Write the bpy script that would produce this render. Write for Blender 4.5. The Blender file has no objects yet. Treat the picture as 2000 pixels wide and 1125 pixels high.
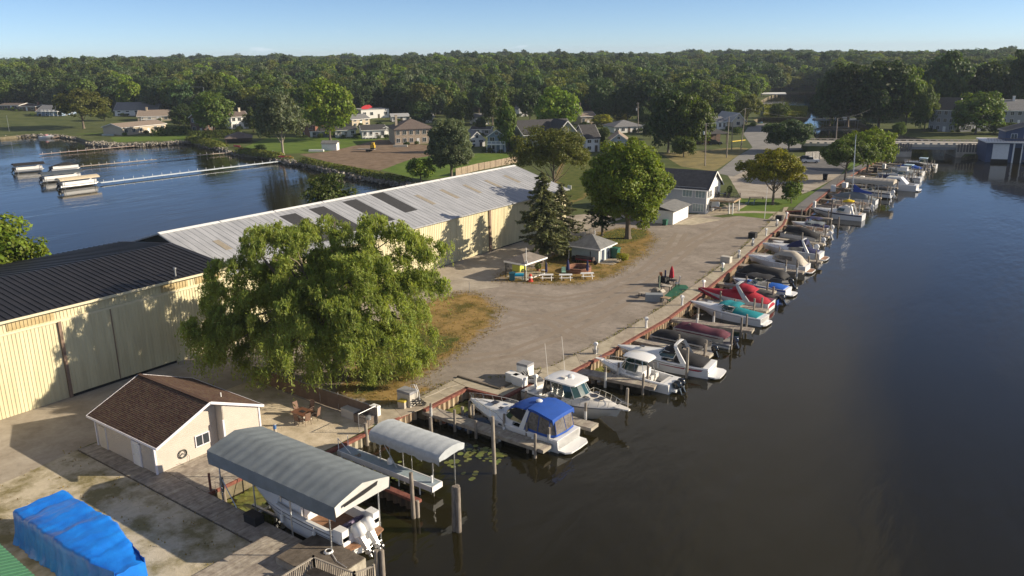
import bpy, bmesh, math, random
import numpy as np
from mathutils import Matrix, Vector, noise
from mathutils.geometry import delaunay_2d_cdt
random.seed(7); RNG = np.random.default_rng(7)
S = bpy.context.scene; COL = S.collection; D = bpy.data
PI = math.pi
# ------------------------------------------------------------------ camera
FPX, HZ, ROLL, HC = 1600.0, 105.0, -0.012, 31.0
AZ = math.radians(36.5); PIT = math.atan((562.5-HZ)/FPX)
_F0 = np.array([-math.sin(AZ), math.cos(AZ), 0]); _R = np.array([math.cos(AZ), math.sin(AZ), 0])
CF = _F0*math.cos(PIT)+np.array([0, 0, -math.sin(PIT)]); _U = np.cross(_R, CF)
CR = _R*math.cos(ROLL)+_U*math.sin(ROLL); CU = -_R*math.sin(ROLL)+_U*math.cos(ROLL)
CC = np.array([0, 0, HC])
cam = D.objects.new('camera', D.cameras.new('camera')); COL.objects.link(cam); S.camera = cam
cam.matrix_world = Matrix(((CR[0], CU[0], -CF[0], 0), (CR[1], CU[1], -CF[1], 0), (CR[2], CU[2], -CF[2], HC), (0, 0, 0, 1)))
cam.data.sensor_width = 36; cam.data.lens = 36*FPX/2000; cam.data.clip_end = 20000; cam.data.clip_start = 1
S.render.resolution_x = 1024; S.render.resolution_y = 576
# ------------------------------------------------------------------ light
SUN_DIR = Vector((0.82*math.cos(math.radians(22)), 0.57*math.cos(math.radians(22)), math.sin(math.radians(22)))).normalized()
W = D.worlds.new('World'); S.world = W; W.use_nodes = True
nt = W.node_tree; bg = nt.nodes['Background']
sky = nt.nodes.new('ShaderNodeTexSky'); sky.sky_type = 'NISHITA'; sky.sun_disc = False
sky.sun_elevation = math.radians(22); sky.sun_rotation = math.atan2(SUN_DIR.x, SUN_DIR.y)
sky.air_density = 0.5; sky.dust_density = 0.12; sky.ozone_density = 3.0; sky.altitude = 100
bg.inputs[1].default_value = 0.086
# a few small low clouds, all round the horizon
tc = nt.nodes.new('ShaderNodeTexCoord'); mp = nt.nodes.new('ShaderNodeMapping'); mp.inputs['Scale'].default_value = (5, 5, 22)
nz = nt.nodes.new('ShaderNodeTexNoise'); nz.inputs['Scale'].default_value = 2.2; nz.inputs['Detail'].default_value = 7
rp = nt.nodes.new('ShaderNodeValToRGB'); rp.color_ramp.elements[0].position = 0.64; rp.color_ramp.elements[1].position = 0.75
sx = nt.nodes.new('ShaderNodeSeparateXYZ')
r2 = nt.nodes.new('ShaderNodeValToRGB'); e = r2.color_ramp.elements
e[0].position = 0.0; e[0].color = (0.8, 0.8, 0.8, 1); e[1].position = 0.035; e[1].color = (0, 0, 0, 1)
mu = nt.nodes.new('ShaderNodeMath'); mu.operation = 'MULTIPLY'
mx = nt.nodes.new('ShaderNodeMixRGB'); mx.inputs[2].default_value = (7.5, 8.0, 8.8, 1)
L_ = nt.links.new
L_(tc.outputs['Generated'], mp.inputs[0]); L_(mp.outputs[0], nz.inputs['Vector']); L_(nz.outputs[0], rp.inputs[0])
L_(tc.outputs['Generated'], sx.inputs[0]); L_(sx.outputs[2], r2.inputs[0]); L_(rp.outputs[0], mu.inputs[0]); L_(r2.outputs[0], mu.inputs[1])
L_(mu.outputs[0], mx.inputs[0]); L_(sky.outputs[0], mx.inputs[1])
# the broken veil of cloud overhead that the water mirrors
mp2 = nt.nodes.new('ShaderNodeMapping'); mp2.inputs['Scale'].default_value = (1, 1, .45); n2 = nt.nodes.new('ShaderNodeTexNoise'); n2.inputs['Scale'].default_value = 3.0; n2.inputs['Detail'].default_value = 6; n2.inputs['Roughness'].default_value = .55
r3 = nt.nodes.new('ShaderNodeValToRGB'); r3.color_ramp.elements[0].position = .42; r3.color_ramp.elements[1].position = .60
r4 = nt.nodes.new('ShaderNodeMapRange'); r4.inputs[1].default_value = .16; r4.inputs[2].default_value = .36; r4.inputs[4].default_value = .62
m2 = nt.nodes.new('ShaderNodeMath'); m2.operation = 'MULTIPLY'; mx2 = nt.nodes.new('ShaderNodeMixRGB'); mx2.inputs[2].default_value = (4.3, 4.0, 3.7, 1)
L_(tc.outputs['Generated'], mp2.inputs[0]); L_(mp2.outputs[0], n2.inputs['Vector']); L_(n2.outputs[0], r3.inputs[0]); L_(sx.outputs[2], r4.inputs[0]); L_(r3.outputs[0], m2.inputs[0]); L_(r4.outputs[0], m2.inputs[1])
L_(m2.outputs[0], mx2.inputs[0]); L_(mx.outputs[0], mx2.inputs[1]); L_(mx2.outputs[0], bg.inputs[0])
sl = D.lights.new('sun', 'SUN'); sl.energy = 5.0; sl.angle = math.radians(0.5); sl.color = (1.0, 0.86, 0.66)
so = D.objects.new('sun', sl); COL.objects.link(so); so.rotation_euler = (-SUN_DIR).to_track_quat('-Z', 'Y').to_euler(); so.location = (60, 40, 90)
S.view_settings.view_transform = 'Standard'; S.view_settings.look = 'None'; S.view_settings.gamma = 1; S.view_settings.exposure = 0.66
S.render.engine = 'CYCLES'
# ------------------------------------------------------------------ pixel <-> place (photograph 2000 x 1125)
def G(x, y, z=0.0):
    d = CF+CR*(x-1000)/FPX-CU*(y-562.5)/FPX
    t = (z-HC)/d[2]
    p = CC+d*t
    return Vector((float(p[0]), float(p[1]), z))
def PX(w):
    d = np.array([w[0], w[1], w[2]-HC]); k = float(d@CF)
    return 1000+FPX*float(d@CR)/k, 562.5-FPX*float(d@CU)/k
def hgt(b, yt):
    lo, hi = 0.0, 90.0
    for _ in range(40):
        m = (lo+hi)/2
        if PX((b[0], b[1], b[2]+m))[1] > yt: lo = m
        else: hi = m
    return lo
def dist(b): return float(np.linalg.norm(np.array([b[0], b[1], b[2]-HC])))
def pxm(b): return dist(b)/FPX          # metres per photo pixel
# ------------------------------------------------------------------ materials
MATS = {}
def mat(name, col, rough=0.6, metal=0.0, var=0.15, scale=3.0, bump=0.0, bscale=30.0, col2=None, coords='pos', spec=0.5, trans=0.0,
        alpha=1.0, coat=0.0, island=0.0, obj=0.0, stretch=None, edge=None, ramp=(0.35, 0.65), detail=6, ior=None, mot=None):
    if name in MATS: return MATS[name]
    m = D.materials.new(name); m.use_nodes = True; n = m.node_tree; b = n.nodes['Principled BSDF']; lk = n.links.new
    b.inputs['Roughness'].default_value = rough; b.inputs['Metallic'].default_value = metal
    b.inputs['Specular IOR Level'].default_value = spec; b.inputs['Coat Weight'].default_value = coat
    b.inputs['Transmission Weight'].default_value = trans; b.inputs['Alpha'].default_value = alpha
    if ior: b.inputs['IOR'].default_value = ior
    if coords == 'pos': g = n.nodes.new('ShaderNodeNewGeometry'); v = g.outputs['Position']
    else: g = n.nodes.new('ShaderNodeTexCoord'); v = g.outputs['Object']
    if stretch:
        mpn = n.nodes.new('ShaderNodeMapping'); mpn.inputs['Scale'].default_value = stretch; lk(v, mpn.inputs[0]); v = mpn.outputs[0]
    no = n.nodes.new('ShaderNodeTexNoise'); no.inputs['Scale'].default_value = scale; no.inputs['Detail'].default_value = detail
    no.inputs['Roughness'].default_value = 0.65; lk(v, no.inputs['Vector'])
    cr = n.nodes.new('ShaderNodeValToRGB'); cr.color_ramp.elements[0].position = ramp[0]; cr.color_ramp.elements[1].position = ramp[1]
    c2 = col2 if col2 else tuple(min(1, c*(1+var)) for c in col); c1 = col if col2 else tuple(c*(1-var) for c in col)
    cr.color_ramp.elements[0].color = (*c1, 1); cr.color_ramp.elements[1].color = (*c2, 1)
    lk(no.outputs[0], cr.inputs[0]); out = cr.outputs[0]
    if mot:   # broad second-scale mottling: (scale, amount)
        n3 = n.nodes.new('ShaderNodeTexNoise'); n3.inputs['Scale'].default_value = mot[0]; n3.inputs['Detail'].default_value = 14; n3.inputs['Roughness'].default_value = .72; n3.inputs['Distortion'].default_value = 1.2; lk(g.outputs[0], n3.inputs['Vector'])
        a3 = n.nodes.new('ShaderNodeMapRange'); a3.inputs[1].default_value = .3; a3.inputs[2].default_value = .7; a3.inputs[3].default_value = 1-mot[1]; a3.inputs[4].default_value = 1+mot[1]; lk(n3.outputs[0], a3.inputs[0])
        h3 = n.nodes.new('ShaderNodeHueSaturation'); lk(a3.outputs[0], h3.inputs['Value']); lk(out, h3.inputs['Color']); out = h3.outputs[0]
    def hsv(src, fac_sock, amt_v, amt_h):
        h = n.nodes.new('ShaderNodeHueSaturation')
        a = n.nodes.new('ShaderNodeMapRange'); a.inputs[3].default_value = 1-amt_v; a.inputs[4].default_value = 1+amt_v; lk(fac_sock, a.inputs[0]); lk(a.outputs[0], h.inputs['Value'])
        a2 = n.nodes.new('ShaderNodeMapRange'); a2.inputs[3].default_value = 0.5-amt_h; a2.inputs[4].default_value = 0.5+amt_h; lk(fac_sock, a2.inputs[0]); lk(a2.outputs[0], h.inputs['Hue'])
        lk(src, h.inputs['Color']); return h.outputs[0]
    if island:
        gg = n.nodes.new('ShaderNodeNewGeometry'); out = hsv(out, gg.outputs['Random Per Island'], island, 0.02)
    if obj:
        oi = n.nodes.new('ShaderNodeObjectInfo'); out = hsv(out, oi.outputs['Random'], obj, 0.009)
    if edge:   # worn margins where the patch gives way to the ground round it: (colour, width attribute)
        at = n.nodes.new('ShaderNodeAttribute'); at.attribute_name = 'edge'
        n2 = n.nodes.new('ShaderNodeTexNoise'); n2.inputs['Scale'].default_value = 0.9; n2.inputs['Detail'].default_value = 8; lk(g.outputs['Position'], n2.inputs['Vector'])
        ma = n.nodes.new('ShaderNodeMath'); ma.operation = 'MULTIPLY_ADD'; ma.inputs[1].default_value = 1.6; ma.inputs[2].default_value = -0.8; lk(n2.outputs[0], ma.inputs[0])
        ad = n.nodes.new('ShaderNodeMath'); ad.operation = 'ADD'; lk(at.outputs['Fac'], ad.inputs[0]); lk(ma.outputs[0], ad.inputs[1])
        rr = n.nodes.new('ShaderNodeMapRange'); rr.inputs[1].default_value = 0.1; rr.inputs[2].default_value = 0.5; lk(ad.outputs[0], rr.inputs[0])
        mm = n.nodes.new('ShaderNodeMixRGB'); mm.inputs[1].default_value = (*edge, 1); lk(out, mm.inputs[2]); lk(rr.outputs[0], mm.inputs[0]); out = mm.outputs[0]
    lk(out, b.inputs['Base Color'])
    if bump:
        nb = n.nodes.new('ShaderNodeTexNoise'); nb.inputs['Scale'].default_value = bscale; nb.inputs['Detail'].default_value = 5; lk(v, nb.inputs['Vector'])
        bp = n.nodes.new('ShaderNodeBump'); bp.inputs['Strength'].default_value = bump; bp.inputs['Distance'].default_value = 0.05
        lk(nb.outputs[0], bp.inputs['Height']); lk(bp.outputs[0], b.inputs['Normal'])
    m.diffuse_color = (*col, 1); MATS[name] = m; return m
def leafmat(name, col, col2, trans=0.35, obj=0.30):
    if name in MATS: return MATS[name]
    m = mat(name, col, rough=0.55, col2=col2, scale=0.35, island=0.28, obj=obj, spec=0.3)
    n = m.node_tree; b = n.nodes['Principled BSDF']; o = n.nodes['Material Output']
    t = n.nodes.new('ShaderNodeBsdfTranslucent'); mixs = n.nodes.new('ShaderNodeMixShader'); mixs.inputs[0].default_value = trans
    src = b.inputs['Base Color'].links[0].from_socket
    br = n.nodes.new('ShaderNodeMixRGB'); br.blend_type = 'MULTIPLY'; br.inputs[0].default_value = 1; br.inputs[2].default_value = (1.5, 1.45, 0.7, 1)
    n.links.new(src, br.inputs[1]); n.links.new(br.outputs[0], t.inputs[0])
    n.links.new(b.outputs[0], mixs.inputs[1]); n.links.new(t.outputs[0], mixs.inputs[2]); n.links.new(mixs.outputs[0], o.inputs[0])
    return m
# ------------------------------------------------------------------ mesh builder
class MB:
    def __init__(s): s.v = []; s.f = []; s.m = []; s.mi = 0
    def add(s, vs, fs, mi=None):
        o = len(s.v); s.v.extend([tuple(q) for q in vs]); s.f.extend([tuple(o+i for i in f) for f in fs]); s.m.extend([s.mi if mi is None else mi]*len(fs)); return s
    def box(s, cx, cy, cz, sx, sy, sz, rz=0.0, ry=0.0, rx=0.0, mi=None):
        M = Matrix.Translation((cx, cy, cz)) @ Matrix.Rotation(rz, 4, 'Z') @ Matrix.Rotation(ry, 4, 'Y') @ Matrix.Rotation(rx, 4, 'X')
        vs = [M @ Vector((a*sx/2, b*sy/2, c*sz/2)) for a, b, c in ((-1,-1,-1),(1,-1,-1),(1,1,-1),(-1,1,-1),(-1,-1,1),(1,-1,1),(1,1,1),(-1,1,1))]
        return s.add(vs, [(3,2,1,0),(4,5,6,7),(0,1,5,4),(1,2,6,5),(2,3,7,6),(3,0,4,7)], mi)
    def b2(s, x0, x1, y0, y1, z0, z1, mi=None): return s.box((x0+x1)/2, (y0+y1)/2, (z0+z1)/2, abs(x1-x0), abs(y1-y0), abs(z1-z0), mi=mi)
    def prism(s, poly, z0, z1, mi=None):
        n = len(poly); vs = [(p[0], p[1], z0) for p in poly]+[(p[0], p[1], z1) for p in poly]
        return s.add(vs, [tuple(range(n-1, -1, -1)), tuple(range(n, 2*n))]+[(i, (i+1) % n, n+(i+1) % n, n+i) for i in range(n)], mi)
    def loft(s, secs, closed=True, cap0=True, cap1=True, mi=None):
        n = len(secs[0]); vs = [p for q in secs for p in q]; fs = []
        for a in range(len(secs)-1):
            for i in range(n if closed else n-1):
                j = (i+1) % n; fs.append((a*n+i, a*n+j, (a+1)*n+j, (a+1)*n+i))
        if cap0: fs.append(tuple(range(n-1, -1, -1)))
        if cap1: fs.append(tuple((len(secs)-1)*n+i for i in range(n)))
        return s.add(vs, fs, mi)
    def tube(s, pts, r=0.03, n=6, cap=True, mi=None):
        pts = [Vector(p) for p in pts]; rs = r if isinstance(r, (list, tuple)) else [r]*len(pts); secs = []
        for i, p in enumerate(pts):
            d = (pts[min(i+1, len(pts)-1)]-pts[max(i-1, 0)])
            if d.length < 1e-9: d = Vector((0, 0, 1))
            d.normalize(); a = d.cross(Vector((0, 0, 1)) if abs(d.z) < 0.95 else Vector((1, 0, 0))).normalized(); b = d.cross(a)
            secs.append([p+(a*math.cos(2*PI*k/n)+b*math.sin(2*PI*k/n))*rs[i] for k in range(n)])
        return s.loft(secs, True, cap, cap, mi)
    def lathe(s, prof, n=12, c=(0, 0, 0), mi=None):
        return s.loft([[(c[0]+r*math.cos(2*PI*k/n), c[1]+r*math.sin(2*PI*k/n), c[2]+z) for k in range(n)] for r, z in prof], True, True, True, mi)
    def quad(s, a, b, c, d, mi=None): return s.add([a, b, c, d], [(0, 1, 2, 3)], mi)
    def mesh(s, name, mats, smooth=False, ang=40):
        me = D.meshes.new(name); me.from_pydata(s.v, [], s.f)
        ms = mats if isinstance(mats, (list, tuple)) else [mats]
        for q in ms: me.materials.append(q)
        if len(ms) > 1: me.polygons.foreach_set('material_index', s.m)
        if smooth: me.polygons.foreach_set('use_smooth', [True]*len(s.f)); me.set_sharp_from_angle(angle=math.radians(ang))
        me.update(); return me
    def build(s, name, mats, parent=None, smooth=False, ang=40, **kw):
        return link(name, s.mesh(name, mats, smooth, ang), parent, **kw)
def link(name, me, parent=None, loc=None, rz=0.0, label=None, cat=None, group=None, kind=None):
    o = D.objects.new(name, me); COL.objects.link(o)
    if parent: o.parent = parent
    if loc is not None: o.location = loc
    if rz: o.rotation_euler = (0, 0, rz)
    return tag(o, label, cat, group, kind)
def tag(o, label=None, cat=None, group=None, kind=None):
    if label: o['label'] = label
    if cat: o['category'] = cat
    if group: o['group'] = group
    if kind: o['kind'] = kind
    return o
def thing(name, label, cat, loc=(0, 0, 0), rz=0.0, group=None):
    o = D.objects.new(name, None); COL.objects.link(o); o.location = loc; o.rotation_euler = (0, 0, rz); o.empty_display_size = 0.3
    return tag(o, label, cat, group)
def copy_tree(o, loc=None, rz=None, label=None, group=None, parent=None):
    c = o.copy(); COL.objects.link(c)
    if parent: c.parent = parent
    if loc is not None: c.location = loc
    if rz is not None: c.rotation_euler = (0, 0, rz)
    if label: c['label'] = label
    if group: c['group'] = group
    for ch in CH.get(o.name, []): copy_tree(ch, parent=c)
    return c
CH = {}
def index_children(root):
    def rec(o):
        CH[o.name] = [q for q in D.objects if q.parent == o]
        for q in CH[o.name]: rec(q)
    rec(root)
def lerp(a, b, t): return a+(b-a)*t
def smooth01(t): t = max(0, min(1, t)); return t*t*(3-2*t)
# ================================================================== SETTING
def XY(l):   # ('p', x, y) pixel on the ground, else plain place
    return [tuple(G(q[1], q[2])[:2]) if q[0] == 'p' else (float(q[0]), float(q[1])) for q in l]
def P(*l): return [tuple(G(a, b)[:2]) for a, b in l]
m_water = D.materials.new('water'); m_water.use_nodes = True
n = m_water.node_tree; b = n.nodes['Principled BSDF']; lk = n.links.new
b.inputs['Base Color'].default_value = (0.016, 0.0135, 0.005, 1); b.inputs['Roughness'].default_value = 0.07; b.inputs['IOR'].default_value = 1.33; b.inputs['Specular IOR Level'].default_value = 0.5
g = n.nodes.new('ShaderNodeNewGeometry')
def wnoise(sc, det, stretch, rot):
    mpn = n.nodes.new('ShaderNodeMapping'); mpn.inputs['Scale'].default_value = stretch; mpn.inputs['Rotation'].default_value = (0, 0, rot); lk(g.outputs['Position'], mpn.inputs[0])
    q = n.nodes.new('ShaderNodeTexNoise'); q.inputs['Scale'].default_value = sc; q.inputs['Detail'].default_value = det; lk(mpn.outputs[0], q.inputs['Vector']); return q.outputs[0]
wa = wnoise(1.1, 3, (1, 0.35, 1), 0.6); wb = wnoise(0.25, 2, (1, 0.4, 1), 0.9); wc = wnoise(0.035, 3, (1, 0.6, 1), 0.4)
rr = n.nodes.new('ShaderNodeMapRange'); rr.inputs[1].default_value = 0.38; rr.inputs[2].default_value = 0.62; rr.inputs[3].default_value = 0.12; rr.inputs[4].default_value = 1.0; lk(wc, rr.inputs[0])
ad = n.nodes.new('ShaderNodeMath'); ad.operation = 'MULTIPLY_ADD'; ad.inputs[1].default_value = 2.2; lk(wb, ad.inputs[0]); lk(wa, ad.inputs[2])
bp = n.nodes.new('ShaderNodeBump'); bp.inputs['Distance'].default_value = 0.045
st = n.nodes.new('ShaderNodeMath'); st.operation = 'MULTIPLY'; st.inputs[1].default_value = 1.3; lk(rr.outputs[0], st.inputs[0]); lk(st.outputs[0], bp.inputs['Strength'])
lk(ad.outputs[0], bp.inputs['Height']); lk(bp.outputs[0], b.inputs['Normal'])
WZ = -1.1
mb = MB(); mb.quad((-6000, -2000, WZ), (5000, -2000, WZ), (5000, 6000, WZ), (-6000, 6000, WZ)); mb.build('lake_water', m_water, kind='structure')
m_bed = mat('lake_bed', (0.05, 0.045, 0.02)); mb = MB(); mb.quad((-6000, -2000, -4), (5000, -2000, -4), (5000, 6000, -4), (-6000, 6000, -4)); mb.build('lake_bed', m_bed, kind='structure')

SEA = [(-47.4, 50.4), (-47.4, 56.4), (-43.2, 56.7), (-43.0, 60.0), (-41.4, 65.0), (-41.0, 73.0), (-41.0, 87.0), (-42.1, 99.4), (-44.2, 117.5), (-45.4, 126.0), (-48.2, 149.4), (-51.0, 161.0), (-52.2, 163.2)]
SEA2 = [(-49.2, 165.5), (-50.2, 172.0), (-52.4, 193.0), (-54.5, 217.0), (-56.0, 252.0), (-57.4, 275.0)]
SLIP = [(-42, 29.8), (-50.3, 29.8), (-50.3, 38.6), (-48.3, 38.6), (-48.3, 50.4)]
LAND = [(-42, -60)]+SLIP+SEA+SEA2+[(-58, 281), (-66, 292)]+P((1602, 281), (1588, 264), (1562, 242), (1530, 240), (1480, 241), (1472, 234), (1490, 229), (1576, 229), (1584, 220), (1582, 211), (1540, 209), (1490, 206), (1484, 198), (1500, 189), (1520, 182), (1560, 179), (1597, 179), (1604, 195), (1606, 222), (1640, 229), (1700, 243), (1738, 262))+[(-46, 318), (-41, 300), (-38, 286), (-37.5, 275), (-35, 283), (-18, 288), (60, 270), (400, 150), (4500, -300),
        (4500, 5000), (-5500, 5000), (-5500, 0), (-900, 130), (-600, 148)]+P((0, 268), (60, 262), (110, 262), (150, 268), (180, 277), (230, 282), (300, 279), (372, 275), (395, 280), (432, 289), (470, 299), (520, 304), (558, 314), (600, 318), (660, 333), (720, 345), (800, 359), (840, 366))+[(-112, 141), (-104, 120), (-108, 60), (-108, 0), (-108, -60)]
def inside(px, py, poly):
    c = np.zeros(px.shape, bool); j = len(poly)-1
    for i in range(len(poly)):
        xi, yi = poly[i]; xj, yj = poly[j]
        if yi != yj: c ^= ((yi > py) != (yj > py)) & (px < (xj-xi)*(py-yi)/(yj-yi)+xi)
        j = i
    return c
def segdist(px, py, poly, closed=True):
    d = np.full(px.shape, 1e9); k = len(poly)
    for i in range(k if closed else k-1):
        ax, ay = poly[i]; bx, by = poly[(i+1) % k]; l2 = (bx-ax)**2+(by-ay)**2+1e-12
        t = np.clip(((px-ax)*(bx-ax)+(py-ay)*(by-ay))/l2, 0, 1); d = np.minimum(d, np.hypot(px-ax-t*(bx-ax), py-ay-t*(by-ay)))
    return d
def sm(x): x = np.clip(x, 0, 1); return x*x*(3-2*x)
CHAN = [(-70, 320), (-128, 400), (-190, 600), (-200, 670)]
def hill(px, py):
    px = np.asarray(px, float); py = np.asarray(py, float); d = np.hypot(px, py); a = np.degrees(np.arctan2(px, py))+36.5    # 0 = straight ahead, + right
    top = np.interp(a, [-40, -10, 5, 20, 35], [10, 9, 8, 7, 5.5])
    h = top*sm((d-400)/330)+6*sm((d-900)/700)
    h = h+2.5*np.sin(px*0.011+1)*np.cos(py*0.009)*sm((d-450)/200)
    return np.maximum(0, h*sm((segdist(px, py, CHAN, False)-45)/140))
def hz(x, y): return float(hill(np.array([x]), np.array([y]))[0])
def sheet(poly, step, rings=None):
    """triangulated sheet inside poly with interior points; returns verts2d, tris"""
    xs = [p[0] for p in poly]; ys = [p[1] for p in poly]; pts = [Vector((p[0], p[1])) for p in poly]; nb = len(pts)
    if rings is None:
        gx, gy = np.meshgrid(np.arange(min(xs)+step/2, max(xs), step), np.arange(min(ys)+step/2, max(ys), step)); gx = gx.ravel(); gy = gy.ravel()
        gx = gx+RNG.uniform(-.2, .2, gx.shape)*step; gy = gy+RNG.uniform(-.2, .2, gy.shape)*step
    else: gx, gy = rings
    ok = inside(gx, gy, poly); gx, gy = gx[ok], gy[ok]; ok = segdist(gx, gy, poly) > step*0.35; gx, gy = gx[ok], gy[ok]
    pts += [Vector((float(a), float(b))) for a, b in zip(gx, gy)]
    r = delaunay_2d_cdt(pts, [], [list(range(nb))], 1, 1e-4)
    return r[0], [tuple(f) for f in r[2]]
m_ground = mat('lawn_ground', (0.055, 0.075, 0.018), col2=(0.10, 0.115, 0.035), scale=0.12, rough=0.9, spec=0.2)
m_bank = mat('bank_soil', (0.10, 0.085, 0.05), col2=(0.2, 0.17, 0.11), scale=1.2, rough=0.95)
ga, gr = np.meshgrid(np.radians(np.arange(-55, 56, 1.6)), np.concatenate([np.arange(180, 1100, 22), np.arange(1100, 4400, 160)])); gx = (gr*np.sin(ga-AZ)).ravel(); gy = (gr*np.cos(ga-AZ)).ravel()
v2, tr = sheet(LAND, 8.0, (gx, gy)); hv = hill([q.x for q in v2], [q.y for q in v2])
mb = MB(); mb.add([(q.x, q.y, float(h)) for q, h in zip(v2, hv)], tr)
k = len(LAND)
for i in range(k):
    a = LAND[i]; c = LAND[(i+1) % k]; mb.quad((a[0], a[1], 0), (c[0], c[1], 0), (c[0], c[1], -3.5), (a[0], a[1], -3.5), mi=1)
mb.build('ground', [m_ground, m_bank], kind='structure')

def patch(name, poly, m, z, step=1.2, wob=0.35, soft=1.6, label=None):
    out = []; k = len(poly)
    for i in range(k):
        a = Vector(poly[i]); c = Vector(poly[(i+1) % k]); nseg = max(1, int((c-a).length/step)); nn = Vector((-(c-a).y, (c-a).x)); nn = nn.normalized() if nn.length > 0 else nn
        for s_ in range(nseg):
            q = a.lerp(c, s_/nseg); w = noise.noise(Vector((q.x*0.35, q.y*0.35, z*900)))+0.5*noise.noise(Vector((q.x*1.3, q.y*1.3, z*500))); out.append(tuple(q+nn*w*wob))
    v2, tr = sheet(out, step*1.6)
    me = D.meshes.new(name); me.from_pydata([(q.x, q.y, z) for q in v2], [], tr); me.materials.append(m)
    d = segdist(np.array([q.x for q in v2]), np.array([q.y for q in v2]), out); at = me.attributes.new('edge', 'FLOAT', 'POINT'); at.data.foreach_set('value', np.clip(d/soft, 0, 1).astype(np.float32))
    return link(name, me, kind='structure', label=label)
GRAVEL = (0.26, 0.215, 0.17)
m_gravel = mat('gravel', (0.205, 0.172, 0.138), col2=(0.335, 0.29, 0.245), scale=0.22, rough=0.95, bump=0.6, bscale=12, detail=15, spec=0.2, ramp=(.3, .7), mot=(.9, .22))
m_concrete = mat('concrete', (0.28, 0.24, 0.19), col2=(0.41, 0.365, 0.30), mot=(1.1, .14), scale=0.3, rough=0.9, detail=10, spec=0.25)
m_walk = mat('walk_concrete', (0.29, 0.245, 0.18), col2=(0.43, 0.37, 0.28), scale=0.9, rough=0.9, detail=8, obj=0.09)
m_asph = mat('asphalt', (0.09, 0.087, 0.085), col2=(0.14, 0.135, 0.13), scale=0.5, rough=0.9)
m_road = mat('road_asphalt', (0.17, 0.165, 0.155), col2=(0.24, 0.23, 0.215), scale=0.3, rough=0.9)
m_dry = mat('dry_grass', (0.10, 0.085, 0.022), col2=(0.30, 0.20, 0.075), scale=0.32, rough=0.95, bump=0.4, bscale=14, edge=GRAVEL, detail=11, spec=0.1, ramp=(0.38, 0.56))
m_green = mat('green_grass', (0.05, 0.075, 0.014), col2=(0.13, 0.135, 0.035), scale=0.6, rough=0.95, bump=0.4, bscale=14, edge=(0.22, 0.16, 0.06), detail=10, spec=0.1)
m_lawn = mat('bright_lawn', (0.075, 0.13, 0.016), col2=(0.13, 0.185, 0.03), scale=0.25, rough=0.9, detail=8, spec=0.15)
m_shell = mat('crushed_shell', mot=(1.3, .18), col= (0.21, 0.18, 0.09), col2=(0.50, 0.44, 0.33), scale=0.33, rough=0.95, bump=0.5, bscale=10, detail=14, ramp=(0.40, 0.56), spec=0.2)
m_patio = mat('patio_stone', (0.40, 0.33, 0.22), col2=(0.64, 0.55, 0.41), scale=0.7, rough=0.95, bump=0.5, bscale=9, detail=12, spec=0.2)
m_dirt = mat('bare_dirt', (0.15, 0.105, 0.07), col2=(0.25, 0.185, 0.13), scale=0.35, rough=0.95, detail=10, spec=0.1)
patch('gravel_lot', [(-76, 42), (-48.45, 45.8), (-47.6, 50.6), (-47.6, 56.6), (-43.2, 57), (-41.6, 66), (-41.3, 88), (-42.4, 100), (-44.6, 118), (-48.5, 149), (-51.4, 160), (-54, 160), (-60, 150), (-66.5, 150.5), (-72, 140), (-78, 125), (-78, 90)], m_gravel, 0.004, 2.0, 0.2)
patch('concrete_apron', [(-77.6, -25), (-64.3, -25), (-64.5, 21.6), (-65.6, 29), (-65, 38.4), (-66.4, 46.4), (-68.5, 60), (-69.8, 74), (-68.4, 82.6), (-66.3, 86.6), (-68.5, 90), (-70.5, 95), (-71.5, 108), (-72.5, 118), (-75, 128), (-76, 142), (-84, 139), (-90, 128), (-81.2, 117), (-80.5, 92), (-77.9, 52)], m_concrete, 0.008, 2.0, 0.12)
patch('shell_lot', [(-64.4, -25), (-42.1, -25), (-42.1, 28), (-58, 28), (-63.6, 29.4), (-65.5, 29), (-64.6, 21.6)], m_shell, 0.012, 1.5, 0.2)
patch('patio_gravel', [(-66.2, 38.4), (-64, 38.2), (-56, 38.2), (-50.4, 38.7), (-48.6, 38.9), (-48.6, 45.3), (-66.2, 45.7)], m_patio, 0.012, 1.2, 0.1)
patch('dry_lawn', P((640, 772), (700, 680), (760, 630), (820, 592), (885, 572), (930, 570), (960, 582), (976, 605), (975, 628), (945, 652), (900, 690), (858, 722), (812, 750), (862, 752), (815, 780), (790, 792), (735, 796), (690, 785)), m_dry, 0.016, 1.0, 0.5, 2.2)
patch('green_lawn', P((680, 775), (715, 700), (760, 655), (810, 640), (905, 655), (890, 680), (855, 705), (800, 730), (770, 748), (735, 768)), m_green, 0.020, 0.8, 0.9, 1.2)
patch('dry_island', P((965, 550), (985, 530), (1050, 520), (1075, 505), (1100, 486), (1135, 475), (1170, 455), (1215, 445), (1262, 448), (1283, 465), (1272, 488), (1235, 517), (1195, 543), (1150, 553), (1075, 556), (1010, 553)), m_dry, 0.012, 1.0, 0.5, 2.2)
patch('shaded_grass', P((1060, 512), (1100, 486), (1135, 475), (1170, 455), (1215, 445), (1260, 450), (1268, 462), (1225, 475), (1180, 480), (1120, 505), (1085, 515)), m_green, 0.016, 0.8, 0.6, 1.2)
patch('club_lawn', P((1420, 419), (1447, 388), (1540, 390), (1590, 372), (1640, 345), (1660, 316), (1700, 302), (1738, 298), (1725, 308), (1650, 340), (1612, 370), (1572, 398), (1560, 404), (1531, 404), (1500, 428)), m_lawn, 0.008, 1.5, 0.12)
patch('club_walkway', P((1432, 413), (1470, 412), (1528, 414), (1531, 405), (1540, 404), (1532, 418), (1500, 428), (1512, 417), (1470, 416), (1430, 417)), m_walk, 0.012, 1.5, 0.02)
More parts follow.
